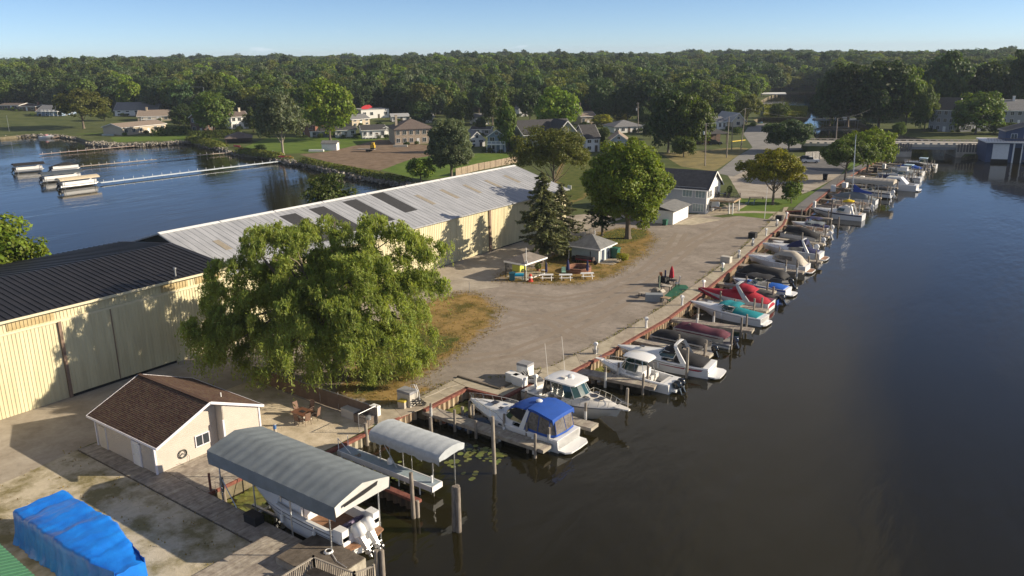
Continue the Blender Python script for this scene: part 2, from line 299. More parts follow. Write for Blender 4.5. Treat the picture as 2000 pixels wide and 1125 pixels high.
patch('parking_lot', P((1420, 340), (1490, 322), (1560, 306), (1640, 303), (1664, 312), (1642, 343), (1590, 370), (1545, 387), (1448, 387), (1432, 360)), m_concrete, 0.004, 2.5, 0.1)
patch('asphalt_lot', P((1565, 320), (1585, 306), (1640, 304), (1660, 314), (1647, 336), (1600, 334), (1560, 328)), m_asph, 0.012, 2.5, 0.1)
patch('road', P((1398, 338), (1440, 305), (1470, 288), (1452, 262), (1462, 246), (1500, 240), (1515, 262), (1530, 280), (1600, 281), (1740, 277), (1738, 290), (1600, 292), (1530, 294), (1480, 322), (1432, 345)), m_road, 0.016, 2.5, 0.05)
patch('verge', P((1290, 300), (1440, 288), (1462, 290), (1395, 335), (1330, 325)), mat('verge_grass', (0.13, 0.11, 0.03), col2=(0.24, 0.19, 0.06), scale=0.3, rough=0.95), 0.008, 2.5, 0.2)
patch('side_lawn', P((1060, 400), (1100, 310), (1190, 300), (1170, 340), (1180, 368), (1130, 392), (1095, 405)), m_green, 0.012, 2.0, 0.3)
patch('building_lot', P((585, 302), (640, 296), (700, 283), (740, 272), (850, 285), (862, 300), (800, 312), (742, 333), (690, 326), (640, 316)), m_dirt, 0.008, 2.5, 0.5)
patch('shore_lawn', P((0, 235), (110, 232), (200, 240), (240, 262), (150, 262), (100, 256), (0, 260)), m_lawn, 0.008, 4, 0.3)
patch('maple_lawn', P((470, 290), (520, 270), (700, 265), (770, 268), (640, 296), (570, 300), (480, 298)), m_lawn, 0.006, 3, 0.3)
patch('fence_lawn', P((745, 332), (800, 312), (860, 300), (990, 300), (1000, 312), (880, 345), (830, 352), (795, 345)), m_lawn, 0.006, 3, 0.3)
patch('ranch_lawn', P((215, 268), (300, 265), (400, 262), (450, 280), (380, 276), (300, 274), (225, 278)), m_lawn, 0.006, 3, 0.3)
m_track = mat('packed_gravel', (0.165, 0.13, 0.10), col2=(0.27, 0.225, 0.18), scale=.6, rough=.95, edge=GRAVEL, detail=12, spec=.2)
for i, l in enumerate((((905, 668), (985, 640), (1060, 622), (1150, 600), (1235, 560), (1300, 520), (1360, 470)), ((960, 600), (1010, 612), (1080, 628), (1130, 660)), ((990, 575), (1090, 585), (1180, 570), (1260, 530), (1310, 490), (1330, 455)), ((870, 705), (930, 700), (1000, 690), (1080, 660), (1160, 620), (1240, 575)), ((1290, 500), (1340, 480), (1400, 450), (1440, 430)))):
    q = [Vector(p) for p in P(*l)]
    for off in (-.85, .85):
        L_a, R_a = [], []
        for j, v in enumerate(q): d = (q[min(j+1, len(q)-1)]-q[max(j-1, 0)]).normalized(); nn = Vector((-d.y, d.x)); L_a.append(tuple(v+nn*(off+.42))); R_a.append(tuple(v+nn*(off-.42)))
        patch('wheel_track', L_a+R_a[::-1], m_track, .008+.0015*i, 1.0, .12, .7)
# ------------------------------------------------------------------ sheet-pile seawall, cap and walkway
m_sheet = mat('sheet_pile_steel', (0.22, 0.13, 0.075), col2=(0.46, 0.38, 0.26), scale=1.1, stretch=(3, 3, 0.6), rough=0.8, detail=8)
m_rust = mat('rusty_red_cap', (0.13, 0.035, 0.025), col2=(0.24, 0.09, 0.06), scale=2.5, rough=0.8)
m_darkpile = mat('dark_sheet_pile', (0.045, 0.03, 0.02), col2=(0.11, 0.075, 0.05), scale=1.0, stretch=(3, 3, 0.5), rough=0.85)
def along(path, step):
    out = []; 
    for a, c in zip(path[:-1], path[1:]):
        a = Vector(a); c = Vector(c); k = max(1, round((c-a).length/step))
        out += [(a.lerp(c, i/k), (c-a).normalized()) for i in range(k)]
    out.append((Vector(path[-1]), (Vector(path[-1])-Vector(path[-2])).normalized())); return out
def seawall(path, label, msheet, side=1, group='steel seawalls'):
    t = thing('seawall', label, 'seawall', (*path[0], 0)); ox, oy = path[0]
    mb = MB(); prof = []
    for i, (q, d) in enumerate(along(path, 0.17)):
        nn = Vector((d.y, -d.x))*side; k = i % 4; off = (0.02, 0.02, 0.2, 0.2)[k]; prof.append((q.x+nn.x*off-ox, q.y+nn.y*off-oy))
    mb.loft([[(x, y, -3) for x, y in prof], [(x, y, -0.12) for x, y in prof]], closed=False, cap0=False, cap1=False); mb.build('sheet_piles', msheet, t, kind='stuff')
    mb = MB()
    for a, c in zip(path[:-1], path[1:]):
        a = Vector(a); c = Vector(c); d = (c-a).normalized(); nn = Vector((d.y, -d.x))*side; m_ = (a+c)/2+nn*0.14
        mb.box(m_.x-ox, m_.y-oy, -0.06, (c-a).length+0.2, 0.36, 0.26, rz=math.atan2(d.y, d.x))
    mb.build('cap_beam', m_rust, t); return t
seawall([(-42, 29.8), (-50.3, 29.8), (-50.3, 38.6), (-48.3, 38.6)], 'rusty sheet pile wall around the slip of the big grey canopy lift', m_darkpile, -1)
seawall([(-48.3, 38.7), (-48.3, 45.4)], 'patio seawall at the head of the small canopy lift slip', mat('patio_wall', (0.28, 0.25, 0.18), col2=(0.42, 0.38, 0.28), scale=1.5))
seawall([(-48.3, 45.5), (-48.3, 50.3)], 'red capped seawall at the head of the dinghy slip', m_sheet)
seawall(SEA, 'long red capped sheet pile seawall along the gravel lot marina', m_sheet)
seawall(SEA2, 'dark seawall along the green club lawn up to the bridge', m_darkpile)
seawall([(-52.2, 163.3), (-49.2, 165.4)], 'short dark return wall where the seawall steps out beside the club lawn', m_darkpile)
def resample(path, step):
    return [q for q, d in along(path, step)]
walk = thing('seawall_walkway', None, None, (0, 0, 0)); walk['kind'] = 'structure'
INN = [(-51.5, 47.2), (-49.4, 51.2), (-49.6, 56.9), (-45.4, 61.2), (-43.6, 66.0), (-43.0, 78.0), (-43.4, 90.0), (-44.3, 101), (-46.0, 119.0), (-47.6, 130), (-50.4, 148), (-53.2, 161.5)]
OUT = [(-48.4, 45.5), (-47.5, 50.5), (-47.5, 56.5), (-43.1, 60.0), (-41.5, 65.0), (-41.1, 73), (-41.1, 87), (-42.2, 99.4), (-44.3, 117.5), (-45.9, 129), (-48.3, 149.4), (-51.1, 161)]
for i in range(len(INN)-1):
    if i == 2: continue
    a0, a1, c0, c1 = Vector(INN[i]), Vector(INN[i+1]), Vector(OUT[i]), Vector(OUT[i+1]); k = max(1, round((c1-c0).length/3.0))
    for j in range(k):
        p = [a0.lerp(a1, (j+.006)/k), a0.lerp(a1, (j+.994)/k), c0.lerp(c1, (j+.994)/k), c0.lerp(c1, (j+.006)/k)]
        mb = MB(); h = 0.07+0.012*random.random(); mb.prism([tuple(q) for q in reversed(p)], -0.02, h); mb.build('slab', m_walk, walk)
mb = MB(); mb.prism([(-49.6, 57.0), (-47.4, 56.5), (-43.2, 56.7), (-43.05, 59.9), (-44.2, 59.7), (-44.3, 57.7), (-49.6, 57.9)], -0.02, 0.075); mb.build('slab', m_walk, walk)
w2 = thing('lawn_boardwalk', None, None, (0, 0, 0)); w2['kind'] = 'structure'
m_grey_wood = mat('weathered_wood', (0.22, 0.185, 0.15), col2=(0.38, 0.335, 0.28), scale=2.0, rough=0.9, coords='pos', obj=0.16, island=0.13, detail=8)
m_dark_wood = mat('dark_wood', (0.075, 0.06, 0.045), col2=(0.14, 0.115, 0.09), scale=2.0, rough=0.9)
for q0, q1 in zip(along(SEA2, 3.0)[:-1], along(SEA2, 3.0)[1:]):
    a, d = q0; c, d2 = q1; nn = Vector((-d.y, d.x)); mb = MB(); mb.prism([tuple(a+nn*0.05), tuple(c+nn*0.05), tuple(c+nn*2.2), tuple(a+nn*2.2)], -0.02, 0.09); mb.build('deck_panel', mat('grey_deck', (0.13, 0.12, 0.11), col2=(0.2, 0.185, 0.17), scale=1.5, obj=0.1), w2)
# dark timber border of the raised gravel pad by the corner of the basin
mb = MB(); pad = [(-49.8, 58.0), (-44.4, 57.85), (-44.3, 59.8)]
for a, c in zip(pad[:-1], pad[1:]):
    d = Vector(c)-Vector(a); mb.box((a[0]+c[0])/2, (a[1]+c[1])/2, 0.09, d.length, 0.22, 0.2, rz=math.atan2(d.y, d.x))
mb.build('timber_edging', m_dark_wood, kind=None, label='dark timber edging round the gravel pad with the white boxes', cat='edging')
# ================================================================== BUILDINGS
def ray_plane(x, y, n_, c0):
    d = CF+CR*(x-1000)/FPX-CU*(y-562.5)/FPX; n_ = np.array(n_, float); t = (c0-CC@n_)/(d@n_); return CC+d*t
m_cream = mat('cream_steel', (0.55, 0.495, 0.32), col2=(0.67, 0.615, 0.41), scale=0.9, rough=0.55, stretch=(2, 2, .2), detail=9)
m_cream_trim = mat('cream_trim', (0.66, 0.60, 0.42), rough=0.5, var=0.05)
m_tanpanel = mat('translucent_tan_panel', (0.40, 0.31, 0.15), col2=(0.50, 0.40, 0.22), scale=0.8, rough=0.5, stretch=(1, 1, 3))
m_brown = mat('brown_post', (0.22, 0.15, 0.11), rough=0.6)
m_black = mat('black_gap', (0.012, 0.012, 0.012), rough=0.9)
m_blackroof = mat('black_metal_roof', (0.018, 0.017, 0.018), col2=(0.028, 0.026, 0.027), scale=0.5, rough=0.5, metal=0.0, spec=0.35)
m_whiteroof = mat('aged_white_metal_roof', (0.28, 0.29, 0.31), col2=(0.40, 0.41, 0.435), scale=0.55, stretch=(0.35, 2.2, 1), rough=0.6, detail=9)
m_white = mat('white_paint', (0.75, 0.75, 0.74), var=0.05, rough=0.5, scale=1.5)
m_dkstrip = mat('dark_roof_strip', (0.035, 0.035, 0.037), var=0.2, rough=0.8)
m_tanlight = mat('tan_skylight', (0.24, 0.21, 0.16), col2=(0.32, 0.28, 0.22), rough=0.6)
m_glass = mat('window_glass', (0.03, 0.04, 0.05), rough=0.06, var=0.2, spec=0.8)
m_glass_lt = mat('curtained_glass', (0.20, 0.27, 0.28), rough=0.12, var=0.25, spec=0.7)
m_steel = mat('galvanized_steel', (0.42, 0.43, 0.44), rough=0.4, metal=0.7, var=0.1)
# W1: black-roofed storage building, long wall on the plane X = -77
WX, WE = -77.0, 9.0
t = thing('storage_warehouse', 'long cream metal boat storage building with black ribbed roof and sliding doors', 'warehouse', (WX, 0, 0))
YA, YB = -40.0, 51.6
mb = MB(); mb.prism([(-0.15, YA), (-0.15, YB), (-21.4, YB), (-21.4, YA)], 0, 8.7); mb.build('wall_core', m_cream, t)
def ribs(mb, y0, y1, z0, z1, x, pitch=0.33, d=0.045, w=0.07):
    y = y0+pitch/2
    while y < y1: mb.b2(x, x+d, y-w/2, y+w/2, z0, z1); y += pitch
def yat(x, y, X=WX): return float(ray_plane(x, y, (1, 0, 0), X)[1])
# upper band: cream sheets with translucent panels let in
bandp = [(yat(12, 640), yat(103, 606)), (yat(313, 560), yat(365, 545)), (yat(380, 543), yat(428, 530)), (-6.0, 2.0), (-22.0, -14.0)]
mb = MB(); mb.b2(-0.15, 0.0, YA, YB, 7.75, 8.95); ribs(mb, YA, YB, 7.8, 8.9, 0.0); mb.build('upper_sheets', m_cream, t, kind='stuff')
for a, c in bandp:
    mb = MB(); mb.b2(0.05, 0.075, a, c, 7.85, 8.85); ribs(mb, a, c, 7.85, 8.85, 0.075); mb.build('translucent_panel', m_tanpanel, t)
mb = MB(); mb.b2(-0.05, 0.16, YA, YB, 7.55, 7.75); mb.build('door_track', m_cream_trim, t)
doors = [(YA, -2, 0.02), (-2, 10, 0.1), (10, 21.6, 0.02), (21.6, 33.0, 0.02), (33.3, 38.0, 0.14), (38.0, 44.2, 0.14), (44.2, YB, 0.02)]
for a, c, off in doors:
    mb = MB(); mb.b2(-0.15, off, a+0.02, c-0.02, 0.28 if off > 0.1 else 0.02, 7.55); ribs(mb, a+0.02, c-0.02, 0.3 if off > 0.1 else 0.03, 7.5, off)
    mb.build('sliding_door' if off > 0.05 else 'wall_panel', m_cream, t)
mb = MB(); mb.b2(-0.1, 0.10, 33.3, 44.2, 0.0, 0.27); mb.build('door_gap', m_black, t)
for y in (33.15, -2.0, 10.0): mb = MB(); mb.b2(0, 0.22, y-0.14, y+0.14, 0, 7.6); mb.build('door_post', m_brown, t)
mb = MB(); mb.b2(0.1, 0.21, 37.96, 38.04, 0.28, 7.55); mb.build('door_seam', m_brown, t)
RZ1 = 10.15
mb = MB(); sec = lambda y: [(0.45, y, 8.98), (-10.7, y, RZ1), (-21.9, y, 8.98), (-21.9, y, 8.8), (-10.7, y, RZ1-0.18), (0.45, y, 8.8)]
mb.loft([sec(YA-0.4), sec(YB+0.2)]); mb.build('roof', m_blackroof, t)
mb = MB(); y = YA; a1 = math.atan2(RZ1-8.98, 11.15)
while y < YB:
    mb.box(-5.12, y, (8.98+RZ1)/2+0.035, 11.2, 0.06, 0.07, ry=a1); mb.box(-16.3, y, (8.98+RZ1)/2+0.035, 11.2, 0.06, 0.07, ry=-a1); y += 0.62
mb.build('roof_ribs', m_blackroof, t, kind='stuff')
mb = MB(); mb.box(0.5, (YA+YB)/2, 8.86, 0.1, YB-YA+0.6, 0.22); mb.build('eave_trim', m_cream_trim, t)
v = ray_plane(343, 540, (RZ1-8.98, 0, 11.15), 11.15*8.98+(RZ1-8.98)*(WX+0.45)); mb = MB(); mb.lathe([(0.1, -0.3), (0.1, 0.75), (0.17, 0.76), (0.17, 0.95), (0.02, 1.0)], 10, (v[0]-WX, v[1], v[2])); mb.build('vent_pipe', m_steel, t, smooth=True)
# W2: white-roofed storage building beyond
X2, Y0, Y1, E2, R2Z, RX2 = -80.4, 53.2, 125.5, 7.1, 10.6, -11.8
t = thing('storage_warehouse', 'long storage building with worn white metal roof, cream wall and dark roof strips', 'warehouse', (X2, 0, 0))
mb = MB(); mb.prism([(-0.1, Y0), (-0.1, Y1), (-23, Y1), (-23, Y0)], 0, E2-0.1); mb.build('wall_core', m_cream, t)
for e_ in (Y0, Y1):
    mb = MB(); mb.loft([[(0, e_-.05, E2-0.1), (RX2, e_-.05, R2Z-0.15), (2*RX2, e_-.05, E2-0.1)], [(0, e_+.05, E2-0.1), (RX2, e_+.05, R2Z-0.15), (2*RX2, e_+.05, E2-0.1)]]); mb.build('gable_end', m_blackroof if e_ == Y0 else m_cream, t)
segs = [Y0, 66, 78, yat(893, 510, X2), yat(956, 491, X2), yat(985, 482, X2), yat(1019, 471, X2)+6, Y1]
for a, c in zip(segs[:-1], segs[1:]):
    mb = MB(); mb.b2(-0.1, 0.03, a+0.03, c-0.03, 0.15, E2-0.25); ribs(mb, a+0.03, c-0.03, 0.18, E2-0.3, 0.03, 0.4, 0.04, 0.07); mb.build('wall_panel', m_cream, t)
yp = yat(956, 450, X2); mb = MB(); mb.b2(0.04, 0.26, yp-0.25, yp+0.25, 0, E2-0.3); mb.build('door_post', m_brown, t)
mb = MB(); mb.b2(-0.05, 0.14, Y0, Y1, E2-0.28, E2-0.08); mb.build('door_track', m_cream_trim, t)
mb = MB(); mb.b2(-0.1, 0.1, yp+.3, yat(1019, 471, X2)+6, 0, 0.15); mb.build('door_gap', m_black, t)
mb = MB(); sec = lambda y: [(0.5, y, E2), (RX2, y, R2Z), (2*RX2-0.5, y, E2), (2*RX2-0.5, y, E2-0.15), (RX2, y, R2Z-0.15), (0.5, y, E2-0.15)]
mb.loft([sec(Y0-0.5), sec(Y1+0.5)]); mb.build('roof', m_whiteroof, t)
sl2 = math.atan2(R2Z-E2, 0.5-RX2); rl = math.hypot(R2Z-E2, 0.5-RX2)
def roofpt(x, y):  # -> (dist up the slope from eave, Y)
    q = ray_plane(x, y, (math.sin(sl2), 0, math.cos(sl2)), math.sin(sl2)*(X2+0.5)+math.cos(sl2)*E2); return (0.5-(q[0]-X2))/math.cos(sl2), float(q[1])
def strip(u0, u1, y0, y1, name, m, th=0.03):
    um = (u0+u1)/2; mb = MB(); mb.box(0.5-um*math.cos(sl2), (y0+y1)/2, E2+um*math.sin(sl2)+th/2, u1-u0, y1-y0, th, ry=sl2); mb.build(name, m, t)
for pt, pb in (((800+13-18, 381-8+8), None),): pass
for tx, ty, bx, by in ((420, 470, 449, 487), (505, 452, 533, 467), (813, 381, 848, 399), (861, 370.5, 895, 387), (906, 361, 939, 376.5), (948, 352, 979, 366.5), (986, 342.5, 1014, 356.5)):
    u1, ya = roofpt(tx, ty); u0, yb = roofpt(bx, by); yc = (ya+yb)/2; strip(u0, u1, yc-0.45, yc+0.45, 'skylight', m_tanlight)
for tx, ty, bx, by in ((559, 420, 650, 468), (617, 406, 700, 450), (681, 392, 760, 432), (740, 377, 800, 413.5)):
    u1, ya = roofpt(tx, ty); u0, yb = roofpt(bx, by); yc = (ya+yb)/2; strip(u0, min(u1, rl-0.02), yc-1.35, yc+1.35, 'dark_roof_strip', m_dkstrip)
mb = MB(); y = Y0-0.4
while y < Y1+0.4:
    mb.box(0.5-rl/2*math.cos(sl2), y, (E2+R2Z)/2+0.012, rl, 0.05, 0.03, ry=sl2); y += 0.9
mb.build('roof_seams', m_whiteroof, t, kind='stuff')
yy = Y0-0.5; k = 0
while yy < Y1:
    mb = MB(); L = min(8.6, Y1+0.5-yy); mb.box(RX2+0.18, yy+L/2-0.05, R2Z+0.03, 0.5, L-0.15, 0.05, ry=sl2); mb.build('ridge_cap', m_white, t); yy += 8.6; k += 1
# ------------------------------------------------------------------ shared building bits
WIN = {}
def window(parent, x, y, z, w, h, face, nx=1, ny=1, mf=None, mg=None, name='window', d=0.06):
    """face: direction the window looks, in the parent's frame (radians)."""
    mf = mf or m_white; mg = mg or m_glass; key = (round(w, 2), round(h, 2), nx, ny, mf.name, mg.name, d)
    if key not in WIN:
        a = MB(); f_ = 0.07
        a.b2(-d, d, -w/2-f_, w/2+f_, -h/2-f_, -h/2); a.b2(-d, d, -w/2-f_, w/2+f_, h/2, h/2+f_); a.b2(-d, d, -w/2-f_, -w/2, -h/2, h/2); a.b2(-d, d, w/2, w/2+f_, -h/2, h/2)
        for i in range(1, nx): yy = -w/2+w*i/nx; a.b2(-d+.01, d-.01, yy-.025, yy+.025, -h/2, h/2)
        for i in range(1, ny): zz = -h/2+h*i/ny; a.b2(-d+.015, d-.015, -w/2, w/2, zz-.02, zz+.02)
        g_ = MB(); g_.b2(-d+.02, d-.03, -w/2, w/2, -h/2, h/2); WIN[key] = (a.mesh('window', mf), g_.mesh('pane', mg))
    me, mp_ = WIN[key]; o = link(name, me, parent, (x, y, z), face); link('pane', mp_, o); return o
def gable_roof(mb, x0, x1, y0, y1, ze, zr, axis='x', ov=0.4, th=0.14):
    """ridge along axis; eaves at ze."""
    if axis == 'x':
        ym = (y0+y1)/2; k = (zr-ze)/(ym-y0); zo = ze-k*ov; s_ = lambda x: [(x, y0-ov, zo), (x, ym, zr), (x, y1+ov, zo), (x, y1+ov, zo-th), (x, ym, zr-th), (x, y0-ov, zo-th)]
        mb.loft([s_(x0-ov), s_(x1+ov)])
    else:
        xm = (x0+x1)/2; k = (zr-ze)/(xm-x0); zo = ze-k*ov; s_ = lambda y: [(x0-ov, y, zo), (xm, y, zr), (x1+ov, y, zo), (x1+ov, y, zo-th), (xm, y, zr-th), (x0-ov, y, zo-th)]
        mb.loft([s_(y0-ov), s_(y1+ov)])
def gable_walls(mb, x0, x1, y0, y1, h, zr, axis='x'):
    if axis == 'x':
        ym = (y0+y1)/2; s_ = lambda x: [(x, y0, 0), (x, y1, 0), (x, y1, h), (x, ym, zr), (x, y0, h)]; mb.loft([s_(x0), s_(x1)])
    else:
        xm = (x0+x1)/2; s_ = lambda y: [(x0, y, 0), (x1, y, 0), (x1, y, h), (xm, y, zr), (x0, y, h)]; mb.loft([s_(y0), s_(y1)])
def hip_roof(mb, x0, x1, y0, y1, ze, zr, ov=0.4, ridge=0.0, th=0.12):
    x0 -= ov; x1 += ov; y0 -= ov; y1 += ov; xm = (x0+x1)/2; ym = (y0+y1)/2
    if x1-x0 >= y1-y0: a = ((x1-x0)-(y1-y0))/2 if ridge is None else ridge/2; r0 = (xm-a, ym, zr); r1 = (xm+a, ym, zr)
    else: a = ((y1-y0)-(x1-x0))/2 if ridge is None else ridge/2; r0 = (xm, ym-a, zr); r1 = (xm, ym+a, zr)
    vs = [(x0, y0, ze), (x1, y0, ze), (x1, y1, ze), (x0, y1, ze), (x0, y0, ze-th), (x1, y0, ze-th), (x1, y1, ze-th), (x0, y1, ze-th), r0, r1]
    if x1-x0 >= y1-y0: fs = [(0, 1, 9, 8), (1, 2, 9), (2, 3, 8, 9), (3, 0, 8)]
    else: fs = [(0, 1, 8), (1, 2, 9, 8), (2, 3, 9), (3, 0, 8, 9)]
    mb.add(vs, fs+[(4, 5, 1, 0), (5, 6, 2, 1), (6, 7, 3, 2), (7, 4, 0, 3), (7, 6, 5, 4)])
def shingles(mb, o, ux, uy, L, Wd, course=0.16, tab=0.32, rnd=random.Random(3)):
    """shingle tabs over a slope: origin at the eave, ux along the eave, uy up the slope."""
    nrm = ux.cross(uy).normalized(); r = 0; y = 0.0
    if nrm.z < 0: nrm = -nrm
    while y < Wd-course:
        x = -(r % 2)*tab/2
        while x < L:
            a = max(0, x+.006); c = min(L, x+tab-.006)
            if c-a > 0.03:
                h0 = 0.03+rnd.random()*0.012; p = o+ux*a+uy*y; q = o+ux*c+uy*y; p2 = o+ux*a+uy*(y+course*1.15); q2 = o+ux*c+uy*(y+course*1.15)
                mb.add([p+nrm*h0, q+nrm*h0, q2+nrm*.016, p2+nrm*.016, p, q], [(0, 1, 2, 3), (4, 5, 1, 0), (4, 0, 3), (1, 5, 2)])
            x += tab
        y += course; r += 1
# ------------------------------------------------------------------ boat house beside the canopy slip
m_siding = mat('cream_siding', (0.56, 0.505, 0.435), var=0.05, scale=1.0, rough=0.6, obj=0.03)
m_shingle = mat('brown_shingle', (0.085, 0.054, 0.04), col2=(0.11, 0.072, 0.053), scale=.5, rough=0.95, island=0.14, spec=0.15)
m_fascia = mat('white_fascia', (0.74, 0.72, 0.76), var=0.03, rough=0.45)
HX0, HX1, HY0, HY1, HE, HR = -64.7, -56.0, 29.4, 38.3, 2.95, 4.8
t = thing('boat_house', 'small cream sided building with brown shingle gable roof beside the boardwalk', 'house', (HX0, HY0, 0)); w = HX1-HX0; d = HY1-HY0
mb = MB(); gable_walls(mb, 0.02, w-0.02, 0.02, d-0.02, HE-0.02, HR-0.12); mb.build('wall', m_siding, t)
mb = MB(); mb.prism([(w-.1, 5.5), (w+0.95, 5.5), (w+0.95, d), (w-.1, d)], 0.05, HE); yy0 = 5.5
mb.loft([[(w-.1, 5.5, HE), (w-.1, d, HE), (w-.1, 5.5, HE+(HR-HE)*0.75)], [(w+.95, 5.5, HE), (w+.95, d, HE), (w+.95, 5.5, HE+(HR-HE)*0.75)]]); mb.build('bay_wall', m_siding, t)
# clapboards: rows a little proud, lapped
mb = MB(); z = 0.12; ym = d/2
while z < HR-0.2:
    inset = 0 if z < HE-.15 else (z+.16-HE)/(HR-HE)*ym
    if d-2*inset > 0.3:
        a, c = inset, min(d-inset, 5.45)
        if c > a+.1: mb.box(w+0.005, (a+c)/2, z+0.08, 0.035, c-a, 0.165, ry=0.08)
        a = max(5.55, inset); c = d-inset
        if c > a+.1: mb.box(w+0.96, (a+c)/2, z+0.08, 0.035, c-a, 0.165, ry=0.08)
        mb.box(-0.005, d/2, z+0.08, 0.035, d-2*inset, 0.165, ry=-0.08)
    if z < HE-0.4: mb.box(w/2, -0.005, z+0.08, w, 0.035, 0.165, rx=0.08); mb.box(w/2, d+.005, z+0.08, w, 0.035, 0.165, rx=-0.08)
    z += 0.17
mb.build('clapboards', m_siding, t, kind='stuff')
mb = MB(); gable_roof(mb, 0, w+0.7, 0, d, HE, HR, 'x', 0.42, 0.1); mb.build('roof', m_shingle, t)
k = (HR-HE)/(d/2); zo = HE-k*0.42; sl = math.hypot(d/2+.42, HR-zo); mb = MB()
for sgn, yb in ((1, -0.42), (-1, d+0.42)):
    shingles(mb, Vector((-0.42, yb, zo)), Vector((1, 0, 0)), Vector((0, sgn*(d/2+.42), HR-zo)).normalized(), w+1.54, sl)
mb.box(w/2+.35, d/2, HR+0.03, w+1.6, 0.3, 0.04); mb.build('shingles', m_shingle, t, kind='stuff')
mb = MB()
for x in (-0.45, w+1.15):
    for sgn, yb in ((1, -0.42), (-1, d+0.42)):
        p0 = Vector((x, yb, zo-0.06)); p1 = Vector((x, d/2, HR-0.05)); mm_ = (p0+p1)/2; mb.box(mm_.x, mm_.y, mm_.z, 0.05, (p1-p0).length, 0.2, rx=math.atan2(p1.z-p0.z, p1.y-p0.y))
mb.box(w/2+.35, -0.45, zo-0.05, w+1.6, 0.05, 0.18); mb.box(w/2+.35, d+0.45, zo-0.05, w+1.6, 0.05, 0.18); mb.build('fascia', m_fascia, t)
for x, y in ((w+.02, -.02), (-.02, -.02), (w+.97, 5.48), (w+.97, d+.02), (-.02, d+.02)): MB().b2(x-.07, x+.07, y-.07, y+.07, 0.02, HE-0.12).build('corner_trim', m_fascia, t)
pass
window(t, w+0.05, 4.05, 1.45, 1.15, 0.85, 0, 2, 1, mf=m_fascia, mg=m_glass)
o = link('door', MB().b2(-0.03, 0.03, -0.45, 0.45, 0.03, 2.05).mesh('door', m_white), t, (6.1, -0.06, 0), -PI/2)
window(o, 0.02, 0.0, 1.55, 0.5, 0.72, 0, 3, 3, mf=m_white, name='door_window', d=0.035)
MB().tube([(0.03, -0.36, 1.0), (0.09, -0.36, 1.0), (0.09, -0.28, 1.0)], 0.018).build('handle', m_steel, o)
mb = MB(); mb.b2(5.5, 5.62, -0.1, -0.02, 0, 2.12); mb.b2(6.58, 6.7, -0.1, -0.02, 0, 2.12); mb.b2(5.5, 6.7, -0.1, -0.02, 2.06, 2.16); mb.build('door_frame', m_fascia, t)
o = link('door', MB().b2(-0.03, 0.03, -0.5, 0.5, 0.03, 2.05).mesh('door', m_siding), t, (1.0, -0.05, 0), -PI/2)
mb = MB(); mb.b2(0.42, 0.5, -0.06, -0.02, 0, 2.1); mb.b2(1.5, 1.58, -0.06, -0.02, 0, 2.1); mb.build('door_frame', m_fascia, t)
mb = MB(); mb.lathe([(0.05, 0), (0.05, 0.45), (0.02, 0.46)], 8, (w-1.2, d*0.78, HR-k*d*0.28-.05)); mb.build('vent_pipe', m_white, t)
hr = thing('hose_reel', 'garden hose coiled on a reel on the sunny gable wall of the cream building', 'hose reel', (HX1+0.03, HY0+2.2, 0.95)); mb = MB()
for i in range(5):
    mb.tube([(0.08+0.03*(i % 3), math.cos(a_*PI/9)*(0.28+.02*i), math.sin(a_*PI/9)*(0.28+.02*i)) for a_ in range(19)], 0.018, 5)
mb.build('hose', mat('dark_hose', (0.05, 0.06, 0.05)), hr); MB().tube([(0, 0, 0), (0.2, 0, 0)], 0.06, 8).build('hub', m_steel, hr)
MB().tube([(0.1, 0.3, -0.1), (0.12, 0.5, -0.4), (0.15, 0.45, -0.85), (0.2, 0.0, -0.92), (0.18, -0.5, -0.6)], 0.015, 5).build('hose_tail', mat('dark_hose', (0.05, 0.06, 0.05)), hr)
# ------------------------------------------------------------------ grey hip-roofed hut
m_bluegrey = mat('blue_grey_block', (0.36, 0.43, 0.44), var=0.08, rough=0.7); m_greyshingle = mat('grey_shingle', (0.13, 0.13, 0.128), col2=(0.20, 0.20, 0.195), scale=1.5, rough=0.95, detail=8)
m_bluedoor = mat('dark_blue_door', (0.05, 0.065, 0.10), var=0.1, rough=0.4)
c = G(1169, 514); t = thing('restroom_hut', 'small pale blue hut with grey hipped roof and two dark doors by the fire pit', 'hut', c, math.radians(3)); w, d = 4.7, 4.5
mb = MB(); mb.b2(-w, 0, 0, d, 0, 2.3); mb.build('wall', m_bluegrey, t)
mb = MB(); hip_roof(mb, -w, 0, 0, d, 2.3, 3.9, 0.6); mb.build('roof', m_greyshingle, t)
mb = MB(); mb.b2(-w-.62, .62, -.64, -.58, 2.12, 2.3); mb.b2(.58, .64, -.62, d+.62, 2.12, 2.3); mb.build('fascia', m_white, t)
for y in (1.35, 3.0): link('door', MB().b2(-.03, .04, -.42, .42, .02, 2.0).mesh('door', m_bluedoor), t, (0, y, 0))
[MB().b2(-.02, .03, y-.1, y+.1, 0, 2.12).build('trim', m_white, t) for y in (0.08, 0.78, 2.15, d-.12)]
mb = MB(); mb.lathe([(0.06, 0), (0.06, 0.75), (0.02, 0.76)], 8, (-w/2+.25, d/2+.4, 3.6)); mb.build('vent_pipe', m_white, t)
mb = MB(); mb.b2(-w-.55, -w-.45, -.05, .05, 0, 2.15); mb.build('post', m_white, t)
mb = MB(); mb.prism([(c.x+.05, c.y-.2), (c.x+2.4, c.y+.1), (c.x+2.1, c.y+4.4), (c.x-.2, c.y+4.5)], 0.0, 0.06); mb.build('door_slab', m_walk, kind='structure')
